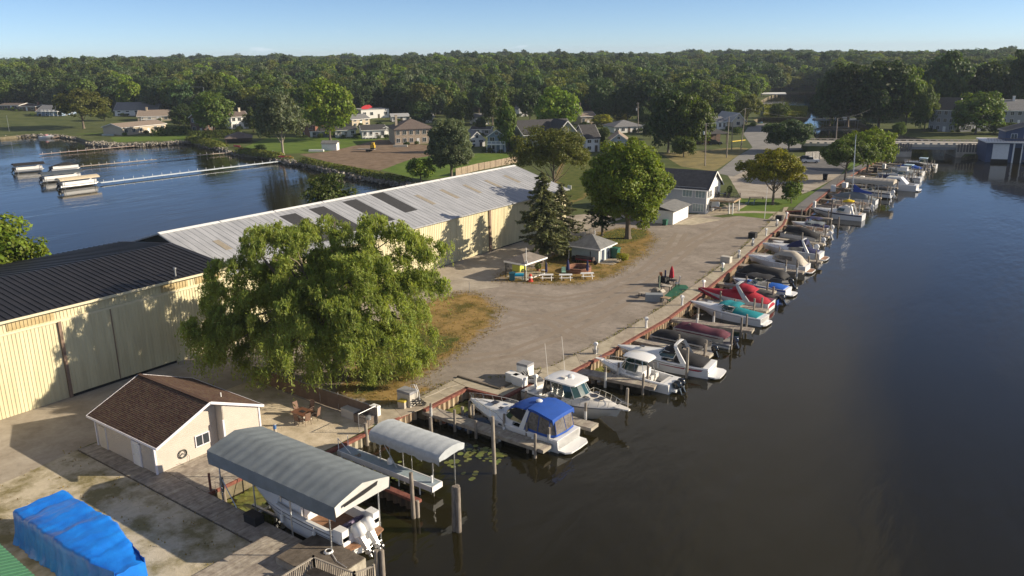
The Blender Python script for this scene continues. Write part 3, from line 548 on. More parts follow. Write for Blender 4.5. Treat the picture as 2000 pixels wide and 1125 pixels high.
# ------------------------------------------------------------------ club building with balcony, and its garage
m_vinyl = mat('grey_vinyl', (0.34, 0.37, 0.41), var=0.05, rough=0.6, scale=2); m_whitewall = mat('white_wall', (0.78, 0.77, 0.74), var=0.04, rough=0.6); m_dkshingle = mat('charcoal_shingle', (0.045, 0.045, 0.05), col2=(0.075, 0.075, 0.08), scale=1.5, rough=0.95, detail=8)
m_rail = mat('black_rail', (0.03, 0.03, 0.032), rough=0.4)
c = G(1378, 418); t = thing('clubhouse', 'two storey grey clubhouse with charcoal gable roof, white end wall and raised deck', 'building', c, math.radians(5)); w, d, h, r_ = 13.0, 8.6, 5.1, 8.0
mb = MB(); gable_walls(mb, -w, 0, 0, d, h, r_-.15, 'x'); mb.build('wall', m_vinyl, t)
mb = MB(); s_ = lambda x: [(x, 0.02, 0), (x, d-.02, 0), (x, d-.02, h-.1), (x, d/2, r_-.35), (x, 0.02, h-.1)]; mb.loft([s_(-.05), s_(0.05)]); mb.build('end_wall', m_whitewall, t)
mb = MB(); z = 0.15
while z < h-0.1: mb.box(-w/2, -.01, z+.1, w, .03, .19, rx=.08); z += 0.2
mb.build('vinyl_siding', m_vinyl, t, kind='stuff')
mb = MB(); gable_roof(mb, -w, 0, 0, d, h, r_, 'x', 0.55, 0.15); mb.build('roof', m_dkshingle, t)
k = (r_-h)/(d/2); mb = MB()
for sgn, yb in ((1, -.55), (-1, d+.55)):
    p0 = Vector((.58, yb, h-k*.55-.1)); p1 = Vector((.58, d/2, r_-.1)); q = (p0+p1)/2; mb.box(q.x, q.y, q.z, .06, (p1-p0).length, .24, rx=math.atan2(p1.z-p0.z, p1.y-p0.y))
mb.box(-w/2, -.58, h-k*.55-.06, w+1.1, .05, .2); mb.build('fascia', m_whitewall, t)
window(t, -1.25, -.05, 3.9, 1.9, 1.45, -PI/2, 3, 1, mg=m_glass_lt); window(t, -3.9, -.05, 3.9, 1.9, 1.45, -PI/2, 3, 1, mg=m_glass_lt); window(t, -1.6, -.05, 1.15, 2.2, 1.5, -PI/2, 4, 1, mg=m_glass_lt)
window(t, .08, 0.9, 3.75, .9, 1.3, 0, 2, 1); window(t, .08, 2.3, 3.75, .9, 1.3, 0, 2, 1); window(t, .08, 5.6, 3.75, 1.7, 2.0, 0, 2, 1); window(t, .08, 2.2, 1.1, 1.6, 1.9, 0, 2, 1); window(t, .08, 0.7, 1.2, .8, 1.3, 0, 2, 1)
mb = MB(); mb.b2(-.08, .09, -.09, .08, 0, h-.3); mb.build('corner_trim', m_whitewall, t)
dk = MB().b2(0.1, 4.9, 2.0, 6.6, 2.55, 2.62).build('deck', m_grey_wood, t); MB().b2(0.1, 4.9, 1.98, 2.05, 2.3, 2.6).b2(4.85, 4.95, 2, 6.6, 2.3, 2.6).build('rim_beam', mat('tan_beam', (0.32, 0.22, 0.13)), dk)
for x, y in ((4.7, 2.2), (4.7, 6.4), (4.0, 2.2)): MB().b2(x-.1, x+.1, y-.1, y+.1, 0, 2.3).build('deck_post', m_whitewall, t)
rl_ = MB(); 
for p0, p1 in (((0.1, 2.05), (4.85, 2.05)), ((4.85, 2.05), (4.85, 6.55)), ((4.85, 6.55), (0.1, 6.55))):
    for z in (2.75, 3.6): rl_.tube([(*p0, z), (*p1, z)], .025, 5)
    k_ = 16
    for i in range(k_+1): x, y = lerp(p0[0], p1[0], i/k_), lerp(p0[1], p1[1], i/k_); rl_.tube([(x, y, 2.62), (x, y, 3.6)], .012 if i % 5 else .03, 4)
rl_.build('railing', m_rail, t, kind='stuff')
st_ = MB()
for i in range(10): st_.b2(0.4+.28*i, .7+.28*i, 5.2, 6.2, 2.3-.24*i, 2.36-.24*i)
st_.build('stair', m_grey_wood, t)
c2 = G(1314, 439); t = thing('garage', 'white boat club garage with low grey roof and white overhead door', 'garage', c2, math.radians(5)); w, d = 6.0, 8.2
mb = MB(); mb.b2(-w, 0, 0, d, 0, 2.5); mb.build('wall', m_whitewall, t)
mb = MB(); s_ = lambda y: [(-w-.3, y, 2.75), (-w/2, y, 3.35), (.45, y, 2.55), (.45, y, 2.43), (-w/2, y, 3.2), (-w-.3, y, 2.6)]; mb.loft([s_(-.4), s_(d+.4)]); mb.build('roof', m_greyshingle, t)
o = link('garage_door', MB().b2(0, .06, -2.1, 2.1, .03, 2.1).mesh('garage_door', m_white), t, (0, 5.2, 0))
mb = MB(); [mb.b2(.06, .075, -2.08, 2.08, z, z+.4) for z in (.08, .52, .96, 1.4)]; mb.build('door_panel', m_white, o)
mb = MB(); mb.prism([(c2.x+.1, c2.y), (c2.x+3, c2.y+1.5), (c2.x+5.5, c2.y+9), (c2.x+.5, c2.y+9)], 0, .05); mb.build('garage_apron', m_walk, kind='structure')
mb = MB(); mb.prism(P((1345, 425), (1430, 418), (1460, 400), (1445, 396), (1380, 412)), 0, .045); mb.build('club_patio', m_walk, kind='structure')
# ------------------------------------------------------------------ open pavilion by the picnic tables
A, B_, C_ = G(980, 512, 2.4), G(1025, 517, 2.4), G(1059, 501, 2.4)
c = Vector((B_.x, B_.y, 0)); t = thing('pavilion', 'open sided pavilion with brown hipped roof on thin posts beside the concrete drive', 'pavilion', c, math.radians(-2)); w, d = 3.7, 5.3
mb = MB(); hip_roof(mb, -w, 0, 0, d, 2.45, 3.35, 0.05, None); mb.build('roof', mat('brown_grey_shingle', (0.15, 0.13, 0.11), col2=(0.22, 0.19, 0.165), scale=1.5, rough=0.95), t)
mb = MB(); mb.b2(-w-.06, .06, -.08, -.03, 2.22, 2.45); mb.b2(.03, .08, -.06, d+.06, 2.22, 2.45); mb.b2(-w-.06, .06, d+.03, d+.08, 2.22, 2.45); mb.build('fascia', m_white, t)
for x, y in ((-w+.15, .15), (-.12, .12), (-.12, d-.2), (-w+.15, d-.2)): MB().b2(x-.06, x+.06, y-.06, y+.06, 0, 2.3).build('post', m_rail, t)
MB().b2(-w, -.0, .3, d, 0, .05).build('floor_slab', m_walk, t)
MB().b2(-.05, .03, .6, d-.1, .05, .16).build('kerb', m_white, t)
# ================================================================== THE VILLAGE BEHIND
def zat(p, ypx):
    b = Vector((p[0], p[1], p[2] if len(p) > 2 else 0.0)); return hgt(b, ypx)
WALLM = dict(white=m_whitewall, tan=mat('tan_wall', (0.45, 0.38, 0.28), var=0.06), brown=mat('brown_wall', (0.14, 0.09, 0.065), var=0.15), blue=mat('blue_wall', (0.24, 0.32, 0.44), var=0.06), brick=mat('red_brick', (0.20, 0.085, 0.055), var=0.25, scale=8),
             grey=mat('grey_wall', (0.27, 0.28, 0.30), var=0.06), slate=mat('slate_blue_wall', (0.16, 0.23, 0.29), var=0.06), cream=mat('cream_wall', (0.66, 0.58, 0.44), var=0.05), stone=mat('stone_wall', (0.36, 0.29, 0.22), var=0.3, scale=3), navy=mat('navy_wall', (0.035, 0.06, 0.13), var=0.1), sage=mat('sage_wall', (0.33, 0.34, 0.27), var=0.05))
ROOFM = dict(brown=mat('roof_brown', (0.13, 0.10, 0.085), var=0.25, scale=2, rough=.95), grey=mat('roof_grey', (0.17, 0.17, 0.175), var=0.2, scale=2, rough=.95), dark=mat('roof_dark', (0.05, 0.048, 0.05), var=0.25, scale=2, rough=.95), tan=mat('roof_tan', (0.24, 0.19, 0.15), var=0.2, scale=2, rough=.95), lt=mat('roof_light', (0.36, 0.36, 0.36), var=0.15, rough=.8), red=mat('roof_rust', (0.19, 0.10, 0.07), var=0.25, scale=2, rough=.95))
def house(label, pl, pr, ye, yr, depth, style='side', wall='white', roof='grey', nw=3, st=1, chim=None, porch=None, name='house', cat='house', garage=False, trim=True):
    b0, b1 = G(*pl), G(*pr); hz0 = max(0, hz(b0.x, b0.y)); d = b1-b0; L = d.length; rz = math.atan2(d.y, d.x)
    if wall in ('white', 'cream', 'tan', 'sage', 'stone'): b1 = b1+Vector((-d.y, d.x, 0))*.42; d = b1-b0; L = d.length*.93; rz = math.atan2(d.y, d.x)
    t = thing(name, label, cat, (b0.x, b0.y, hz0), rz); inn = Vector((-d.y, d.x, 0)).normalized()
    h = max(2.4, zat(b0, ye)-hz0); mid = (b0+b1)/2+inn*(depth/2 if style != 'front' else depth*0.1); zr = max(h+0.8, zat(mid, yr)-hz0)
    wm, rm = WALLM[wall], ROOFM[roof]; mb = MB(); rb = MB()
    if style == 'side': gable_walls(mb, 0, L, 0, depth, h, zr-.15, 'x'); gable_roof(rb, 0, L, 0, depth, h, zr, 'x', .45)
    elif style == 'front': gable_walls(mb, 0, L, 0, depth, h, zr-.15, 'y'); gable_roof(rb, 0, L, 0, depth, h, zr, 'y', .45)
    elif style == 'hip': mb.b2(0, L, 0, depth, 0, h); hip_roof(rb, 0, L, 0, depth, h, zr, .5, None)
    else: mb.b2(0, L, 0, depth, 0, h-.1); rb.b2(-.1, L+.1, -.1, depth+.1, h-.1, h+.15)
    mb.build('wall', wm, t); ro = rb.build('roof', rm, t)
    if style in ('side', 'front') and trim:
        tb = MB()
        if style == 'front':
            k = (zr-h)/(L/2)
            for sg, x0 in ((1, -.45), (-1, L+.45)):
                p0 = Vector((x0, -.48, h-k*.45-.12)); p1 = Vector((L/2, -.48, zr-.12)); q = (p0+p1)/2; tb.box(q.x, q.y, q.z, (p1-p0).length, .06, .26, ry=-math.atan2(p1.z-p0.z, p1.x-p0.x))
        else:
            k = (zr-h)/(depth/2); tb.box(L/2, -.48, h-k*.45-.08, L+.9, .06, .2)
            for x in (-.48, L+.48):
                for y0 in (-.45, depth+.45):
                    p0 = Vector((x, y0, h-k*.45-.12)); p1 = Vector((x, depth/2, zr-.12)); q = (p0+p1)/2; tb.box(q.x, q.y, q.z, .06, (p1-p0).length, .24, rx=math.atan2(p1.z-p0.z, p1.y-p0.y))
        tb.build('fascia', m_whitewall, ro)
    sh = h/st
    for s_ in range(st):
        for i in range(nw):
            x = L*(i+.5)/nw; ww = min(1.5, L/nw*.5)
            if garage and s_ == 0 and i == nw-1: link('garage_door', MB().b2(-1.3, 1.3, -.06, 0, 0, 2.1).mesh('garage_door', m_white), t, (x, 0, 0)); continue
            if s_ == 0 and i == nw//2 and nw > 1: link('door', MB().b2(-.5, .5, -.06, 0, 0, 2.05).mesh('door', m_dark_wood if wall in ('white', 'cream') else m_white), t, (x, 0, 0)); continue
            window(t, x, -.03, s_*sh+sh*.55, round(ww, 1), round(min(1.5, sh*.5), 1), -PI/2, 2, 1)
    for y in (depth*.3, depth*.7): window(t, L+.03, y, sh*.55, 1.2, 1.2, 0, 2, 1)
    if style == 'front' and zr-h > 1.6: window(t, L/2, -.03, h+(zr-h)*.35, .9, .9, -PI/2, 2, 1)
    if chim: cx, cm = chim; MB().b2(L*cx-.4, L*cx+.4, depth*.45-.4, depth*.45+.4, h, zr+1.3).b2(L*cx-.48, L*cx+.48, depth*.45-.48, depth*.45+.48, zr+1.3, zr+1.45).build('chimney', WALLM[cm], ro)
    if porch:
        px0, px1, dp, dz = porch
        pb = MB(); pb.b2(L*px0, L*px1, -dp, 0, dz-.2, dz); po = pb.build('porch', m_white, t); n_ = 4
        for i in range(n_+1): MB().b2(L*lerp(px0, px1, i/n_)-.08, L*lerp(px0, px1, i/n_)+.08, -dp+.02, -dp+.18, 0, dz+1.0).build('porch_post', m_white, po)
        rbm = MB(); rbm.b2(L*px0, L*px1, -dp, -dp+.06, dz+.95, dz+1.05); k_ = int(L*(px1-px0)/.3)
        for i in range(k_): x = L*lerp(px0, px1, (i+.5)/k_); rbm.b2(x-.025, x+.025, -dp+.01, -dp+.05, dz, dz+.95)
        rbm.build('railing', m_white, po, kind='stuff')
    return t, L, h, zr
for a in [
 ('brown ranch house at the far left end of the lake lawn', (0, 228), (40, 228), 213, 201, 12, 'side', 'brown', 'brown', 4, 1, None, None),
 ('low brown roofed house with brick chimney between the ranch and the blue house', (38, 229), (72, 229), 217, 206, 11, 'side', 'brown', 'brown', 3, 1, (.85, 'brick'), None),
 ('blue lakeside house with white porch posts left of the big round tree', (74, 235), (122, 235), 217, 205, 12, 'side', 'blue', 'grey', 4, 2, None, (.3, .95, 2.2, 2.4)),
 ('tall white house with several gables above the tan ranch houses', (226, 233), (292, 234), 215, 199, 12, 'side', 'white', 'grey', 5, 2, (.9, 'tan'), None),
 ('tan house with wide brown roof and deck rail behind the low ranch', (270, 240), (338, 240), 227, 214, 13, 'side', 'tan', 'tan', 5, 1, (.2, 'tan'), (.1, .6, 2, 1.0)),
 ('long low tan ranch house on the rocky lake point', (240, 265), (345, 258), 249, 237, 12, 'side', 'tan', 'tan', 6, 1, None, None),
 ('small white house with tan chimney half hidden in the trees behind the ranch', (314, 216), (347, 216), 203, 195, 9, 'side', 'white', 'tan', 3, 1, (.95, 'tan'), None),
 ('small brown house beside the white camper', (374, 260), (400, 260), 228, 217, 9, 'front', 'brown', 'brown', 2, 2, None, None),
 ('white two storey house with brown roof between the trees behind the hedge', (453, 253), (487, 252), 228, 217, 9, 'side', 'white', 'brown', 3, 2, (.7, 'cream'), None),
 ('dark red brick house with steep brown hip roof behind the lake trees', (583, 268), (617, 268), 245, 229, 10, 'hip', 'brick', 'brown', 2, 2, None, None),
 ('dark grey house in the shade left of the big maple', (608, 268), (646, 268), 256, 246, 9, 'side', 'grey', 'dark', 3, 1, None, None),
 ('tan house with grey roof behind the white lakeside house', (688, 247), (730, 245), 233, 223, 9, 'side', 'tan', 'grey', 3, 2, None, None),
 ('white lakeside house with charcoal roof right of the big maple', (708, 271), (752, 271), 254, 243, 11, 'side', 'white', 'dark', 4, 1, None, (.1, .7, 2, .6)),
 ('sunlit white cottage wing with front gable next to the stone house', (738, 269), (770, 269), 255, 246, 8, 'front', 'white', 'grey', 2, 1, None, None),
 ('big stone house under construction with wide dark brown hip roof', (772, 283), (848, 283), 253, 231, 15, 'hip', 'stone', 'brown', 6, 2, (.12, 'tan'), None),
 ('white house with steep front gable half hidden behind the leafy tree', (916, 287), (948, 287), 273, 256, 10, 'front', 'white', 'grey', 2, 2, None, None),
 ('slate blue house with white railed balcony facing the lake', (953, 296), (988, 296), 265, 252, 16, 'front', 'slate', 'brown', 2, 2, None, (0, 1, 2.5, 2.6)),
 ('large sage house with sweeping dark roof in the middle of the village', (1024, 298), (1135, 297), 263, 233, 17, 'side', 'sage', 'dark', 6, 2, None, None),
 ('tall sage gable wing at the right end of the dark roofed village house', (1082, 299), (1136, 299), 266, 235, 12, 'front', 'sage', 'dark', 3, 2, None, None),
 ('pale low building with light roof right of the white shop', (766, 238), (802, 238), 227, 221, 9, 'side', 'white', 'lt', 3, 1, None, None),
 ('white porch house half hidden behind the great maple trunk', (656, 269), (694, 269), 254, 246, 9, 'side', 'white', 'dark', 3, 1, None, (.1, .9, 2, .6)),
 ('low grey house with dark roof above the steep white gable', (920, 264), (957, 264), 256, 248, 9, 'side', 'grey', 'dark', 3, 1, None, None),
 ('white house showing between the trunks of the dark oaks', (1274, 264), (1314, 264), 249, 240, 9, 'side', 'white', 'grey', 3, 1, None, None),
 ('white cottage on the lawn between the shop and the woods', (812, 240), (846, 240), 229, 221, 9, 'side', 'white', 'grey', 3, 1, None, None),
 ('white cottage with grey roof behind the slate blue house', (926, 244), (957, 244), 231, 221, 9, 'side', 'white', 'grey', 3, 1, None, None),
 ('narrow white gabled house in the trees above the sage house', (1014, 228), (1031, 228), 212, 201, 9, 'front', 'white', 'grey', 2, 2, None, None),
 ('white house gable peeping out of the woods at the centre', (877, 186), (888, 186), 176, 168, 8, 'front', 'white', 'grey', 1, 1, None, None),
 ('tan cottage with brown roof between the round maple and the road', (1135, 245), (1164, 245), 227, 217, 10, 'side', 'tan', 'tan', 3, 1, None, None),
 ('small white cottage with curved parapet front beside the tan cottage', (1155, 244), (1172, 244), 228, 221, 6, 'flat', 'white', 'lt', 2, 1, None, None),
 ('white house with black roof and dormer facing the lawn', (1144, 297), (1173, 297), 270, 243, 11, 'side', 'white', 'dark', 2, 2, None, None),
 ('white one storey house with long grey hip roof beside the tall pole', (1200, 260), (1262, 260), 248, 234, 12, 'hip', 'white', 'grey', 5, 1, None, None),
 ('pale blue fronted house with brown roof behind the big bright maple', (1190, 290), (1226, 290), 274, 260, 13, 'front', 'blue', 'tan', 2, 1, None, None),
 ('white restaurant with grey metal roof behind the dark open pavilion', (1376, 254), (1424, 254), 238, 228, 12, 'side', 'white', 'grey', 5, 1, None, None),
 ('cream building with plain end gable beside the marsh', (1428, 248), (1458, 248), 236, 220, 14, 'front', 'cream', 'lt', 1, 1, None, None),
 ('grey shaded condominium block left part behind the lone bank tree', (1812, 256), (1862, 258), 213, 190, 13, 'side', 'grey', 'dark', 4, 3, None, None),
 ('low grey condominium wing to the right of the taller block', (1864, 258), (1932, 256), 230, 212, 13, 'side', 'grey', 'grey', 6, 2, None, None),
 ('grey condominium at the right edge with two tall white chimneys', (1938, 244), (2025, 244), 215, 194, 14, 'side', 'grey', 'grey', 6, 2, (.55, 'white'), None)]: house(*a)
# white commercial building with a red roof sign
t, L, h, zr = house('white flat roofed shop with a red sign on its roof', (706, 233), (763, 232), 215, 213, 14, 'flat', 'white', 'lt', 4, 1, None, None, 'shop', 'shop')
mb = MB(); mb.loft([[(1.0, 1, h+.3), (4, 1, h+.3), (6.5, 1, h+1.2), (5, 1, h+2.4), (2.5, 1, h+2.2), (.5, 1, h+1.2)], [(1.0, 1.3, h+.3), (4, 1.3, h+.3), (6.5, 1.3, h+1.2), (5, 1.3, h+2.4), (2.5, 1.3, h+2.2), (.5, 1.3, h+1.2)]]); mb.build('roof_sign', mat('sign_red', (0.55, 0.03, 0.04)), t)
# dormer-like upper storey on the restaurant, dark open pavilion with yellow kerb
def open_shed(label, pl, pr, ye, yr, depth, roofk, name='open_pavilion'):
    b0, b1 = G(*pl), G(*pr); d = b1-b0; L = d.length; t = thing(name, label, 'pavilion', b0, math.atan2(d.y, d.x)); h = zat(b0, ye); zr = max(h+.8, zat((b0+b1)/2, yr))
    rb = MB(); hip_roof(rb, 0, L, 0, depth, h, zr, .4, None); rb.build('roof', ROOFM[roofk], t)
    for x in (0.2, L/2, L-.2):
        for y in (.2, depth-.2): MB().b2(x-.12, x+.12, y-.12, y+.12, 0, h).build('post', m_dark_wood, t)
    MB().b2(0, L, depth*.55, depth, 0, h*.8).build('back_room', WALLM['brown'], t); return t
open_shed('dark roofed open shed beside the restaurant lot', (1374, 284), (1420, 282), 262, 249, 9, 'dark')
open_shed('low dark brown pavilion with hip roof on the lake lawn', (441, 281), (492, 279), 271, 260, 12, 'brown')
mb = MB(); a, c = G(1428, 277), G(1455, 274); d = c-a; mb.box((a.x+c.x)/2, (a.y+c.y)/2, .1, d.length, .5, .25, rz=math.atan2(d.y, d.x)); mb.build('kerb', mat('yellow_paint', (0.7, 0.5, 0.05)), label='yellow painted kerb in front of the restaurant deck', cat='kerb')
# ---------------------------------------------------------------- navy boathouse at the right edge
c = G(1923, 317, WZ); t = thing('boathouse', 'navy blue boathouse with white boat door and roof terrace at the right edge', 'boathouse', (c.x, c.y, WZ), math.radians(20)); s_ = pxm(c); w = 110*s_; h1 = (317-284)*s_
MB().b2(0, w, 0, 11, .05, h1).build('wall', WALLM['navy'], t); MB().b2(-.6, w, -1.2, 11, h1, h1+.35).build('terrace', m_white, t)
MB().b2(1.6, 5.8, -.1, .02, 1.0, h1-.4).build('boat_door', m_white, t); MB().b2(1.5, 5.9, -.06, .03, 0, 1.0).build('door_opening', m_black, t)
MB().b2(7.2, 9.0, -.08, .02, 0, h1-1.4).build('slip_opening', m_black, t); MB().b2(6.8, 7.2, -.2, .02, 0, h1-.2).b2(9.0, 9.3, -.2, .02, 0, h1-.2).build('white_frame', m_white, t)
for x in (10.6, 12.7, 14.8): window(t, x, -.02, h1*.55, 1.1, 1.3, -PI/2, 2, 2)
mb = MB(); gable_walls(mb, 5, w, 2.2, 10, h1+3.2, h1+5.4, 'y'); mb.build('cabin_wall', WALLM['navy'], t); mb = MB(); gable_roof(mb, 5, w, 2.2, 10, h1+3.2, h1+5.4, 'y', .5); mb.build('roof', ROOFM['grey'], t)
for x in (7.2, 10.5, 12.5): window(t, x, 2.17, h1+1.7, 1.5, 1.3, -PI/2, 2, 1)
mb = MB(); k_ = 50
for i in range(k_): x = -.5+(w+.4)*i/k_; mb.b2(x-.03, x+.03, -1.15, -1.09, h1+.35, h1+1.3)
mb.b2(-.5, w, -1.16, -1.08, h1+1.25, h1+1.35); mb.build('terrace_rail', m_dark_wood, t, kind='stuff')
MB().b2(9.5, w+6, -2.6, -.3, .6, .8).build('dock', m_grey_wood, t)
# ---------------------------------------------------------------- road bridge
bl, br = G(1779, 306, WZ), G(1866, 307, WZ); bl.z = br.z = 0; d = (br-bl); L = d.length; t = thing('road_bridge', 'concrete road bridge with open railings crossing the channel', 'bridge', bl, math.atan2(d.y, d.x))
zb = hgt(bl, 279); m_bridge = mat('bridge_concrete', (0.42, 0.38, 0.32), col2=(0.56, 0.52, 0.45), scale=.5, rough=.9)
MB().b2(-32, L+13, 0, 10.5, zb-1.25, zb-.55).build('deck', m_bridge, t); MB().b2(-1, L+1, .3, .7, zb-2.0, zb-1.25).b2(-1, L+1, 9.8, 10.2, zb-2.0, zb-1.25).b2(-1, L+1, 5, 5.4, zb-2.0, zb-1.25).build('girder', WALLM['grey'], t)
for y in (.1, 10.2):
    mb = MB(); mb.b2(-32, L+13, y, y+.25, zb-.12, zb+.12); x = -32
    mb.b2(-32, L+13, y, y+.25, zb-.55, zb-.4)
    while x < L+13: mb.b2(x-.35, x+.35, y+.02, y+.23, zb-.4, zb-.12); x += 2.2
    mb.build('railing', m_bridge, t)
m_planks = mat('abutment_piles', (0.16, 0.15, 0.145), var=.3, scale=2, stretch=(4, 4, .3))
for x0, x1, nm in ((-9, 0, 'left'), (L, L+10, 'right')):
    MB().b2(x0, x1, -.4, 11, -3, zb-2.6 if nm == 'left' else zb-1.3).build('abutment', m_bridge, t); mb = MB(); k_ = 12
    for i in range(k_): xx = lerp(x0, x1, (i+.5)/k_); mb.b2(xx-.28, xx+.2, -.62, -.4, zb-2.6, zb-.2)
    mb.build('timber_facing', m_planks, t)
e0, e1 = -31, -9; mb = MB(); mb.loft([[(e0, -1, -.5), (e0, 12, -.5), (e0, 11, zb-1.3), (e0, 0, zb-1.3)], [(e1, -1, -.5), (e1, 12, -.5), (e1, 11, zb-1.3), (e1, 0, zb-1.3)]]); mb.build('embankment', m_ground, t)
# ---------------------------------------------------------------- poles and wires
m_pole = mat('pole_wood', (0.26, 0.22, 0.18), var=.2, scale=3)
POLES = []
for i, (bx, by, tx, ty, arm, lab) in enumerate([(1377, 324, 1379, 241, 1, 'utility pole standing behind the clubhouse roof'), (1419, 308, 1424, 228, 0, 'leaning utility pole on the verge by the road'), (1429, 292, 1431, 238, 0, 'short pole between two taller poles at the road corner'),
        (1447, 292, 1456, 211, 0, 'slanting utility pole on the right edge of the road corner'), (1632, 281, 1636, 231, 0, 'utility pole beside the back water by the bridge road'), (1702, 253, 1711, 207, 0, 'leaning utility pole in front of the dark trees beyond the bridge'),
        (1247, 262, 1246, 200, 2, 'utility pole with two crossarms and a transformer above the grey roofed house'), (1133, 238, 1133, 200, 1, 'utility pole beside the round maple above the tan cottage'), (100, 206, 96, 176, 0, 'pole rising behind the blue lakeside house'), (53, 204, 53, 184, 0, 'short pole behind the brown ranch at the far left'),
        (325, 213, 322, 181, 0, 'pole behind the small white house with tan chimney'), (956, 243, 953, 188, 0, 'pole in the trees behind the white cottage')]):
    b = G(bx, by); b.z = hz(b.x, b.y); h = hgt(b, ty); top = b+Vector((0, 0, h)); lean = (tx-PX(top)[0])*pxm(b); tp = top+Vector((CR[0], CR[1], 0))*lean
    t = thing('utility_pole', lab, 'utility pole', b); MB().tube([(0, 0, 0), tuple(tp-b)], [.19, .12], 8).build('pole', m_pole, t)
    for k_ in range(arm):
        q = tp-b-Vector((0, 0, .5+1.3*k_)); MB().box(q.x, q.y, q.z, 2.6, .14, .16, rz=-AZ+PI*0).build('crossarm', m_pole, t)
    if arm: q = tp-b-Vector((.35, .3, 2.6)); MB().lathe([(.02, -.5), (.26, -.48), (.26, .4), (.02, .5)], 10, tuple(q)).build('transformer', m_steel, t)
    POLES.append(tp)
def wire(a, c, sag, lab):
    mb = MB(); mb.tube([tuple(a.lerp(c, i/10)-Vector((0, 0, sag*4*(i/10)*(1-i/10)))) for i in range(11)], .018, 4, cap=False); mb.build('power_line', mat('wire_grey', (0.25, 0.25, 0.26), rough=.5), label=lab, cat='power line')
FR = G(2080, 262); FR.z = 12
wire(POLES[3], POLES[4], 1.2, 'power line from the road corner pole to the pole by the back water'); wire(POLES[4], POLES[5], 1.0, 'power line between the two poles by the bridge')
wire(POLES[5], FR, 1.5, 'upper power line running off to the right above the bridge'); wire(POLES[5]-Vector((0, 0, 1.8)), FR-Vector((0, 0, 1.6)), 1.5, 'lower power line running off to the right above the bridge'); wire(POLES[0], POLES[1], .6, 'power line from the clubhouse pole to the verge pole'); wire(POLES[1], POLES[3], .5, 'power line between the verge pole and the road corner pole')
b = G(404, 235); h = hgt(b, 170); t = thing('street_light', 'tall street light with a long horizontal arm among the dark trees at the left', 'street light', b); MB().tube([(0, 0, 0), (0, 0, h)], [.14, .08], 8).build('pole', m_steel, t)
q = Vector((CR[0], CR[1], 0))*(-6.5); MB().tube([(0, 0, h), (q.x, q.y, h+.1)], .06, 6).build('arm', m_steel, t)
b = G(1493, 427); h = hgt(b, 366); t = thing('flagpole', 'bare white flagpole at the corner of the small club lawn', 'flagpole', b); MB().tube([(0, 0, 0), (.1, .1, h)], [.06, .035], 8).build('pole', m_white, t); MB().lathe([(.02, -.1), (.09, 0), (.02, .1)], 8, (.1, .1, h)).build('finial', m_white, t)
# ---------------------------------------------------------------- fences
def board_fence(label, path, h, m, bw=.3, name='board_fence', joined=False):
    t = thing(name, label, 'fence', (path[0][0], path[0][1], 0)); o = Vector((path[0][0], path[0][1])); me = None; k = 0
    for a, c in zip(path[:-1], path[1:]):
        a = Vector(a[:2]); c = Vector(c[:2]); d = c-a; n_ = max(1, int(d.length/bw)); rz = math.atan2(d.y, d.x)
        if me is None: me = MB().b2(-bw*.47, bw*.47, -.02, .02, .05, h).mesh('board', m)
        for i in range(n_):
            q = a.lerp(c, (i+.5)/n_)-o
            if k < 290: b_ = link('board', me, t, (q.x, q.y, random.uniform(-.03, .03)), rz); k += 1
        for z in (.4, h-.4): q = (a+c)/2-o; MB().box(q.x, q.y, z, d.length, .06, .1, rz=rz).build('rail', m, t)
        for i in range(max(1, int(d.length/2.4))+1):
            q = a.lerp(c, i/max(1, int(d.length/2.4)))-o; MB().box(q.x+.05, q.y+.05, h/2, .1, .1, h).build('post', m, t)
    return t
m_fencew = mat('cedar_fence', (0.30, 0.24, 0.17), var=.2, scale=2, obj=.12, rough=.9)
board_fence('tan board fence behind the far end of the white roofed building', P((890, 344), (935, 333), (1010, 318)), 2.0, m_fencew, .4)
board_fence('weathered grey board fence at the back of the asphalt lot', P((1572, 313), (1600, 311), (1625, 309)), 2.4, mat('grey_fence', (0.38, 0.36, 0.33), var=.3, scale=2, obj=.2), .4)
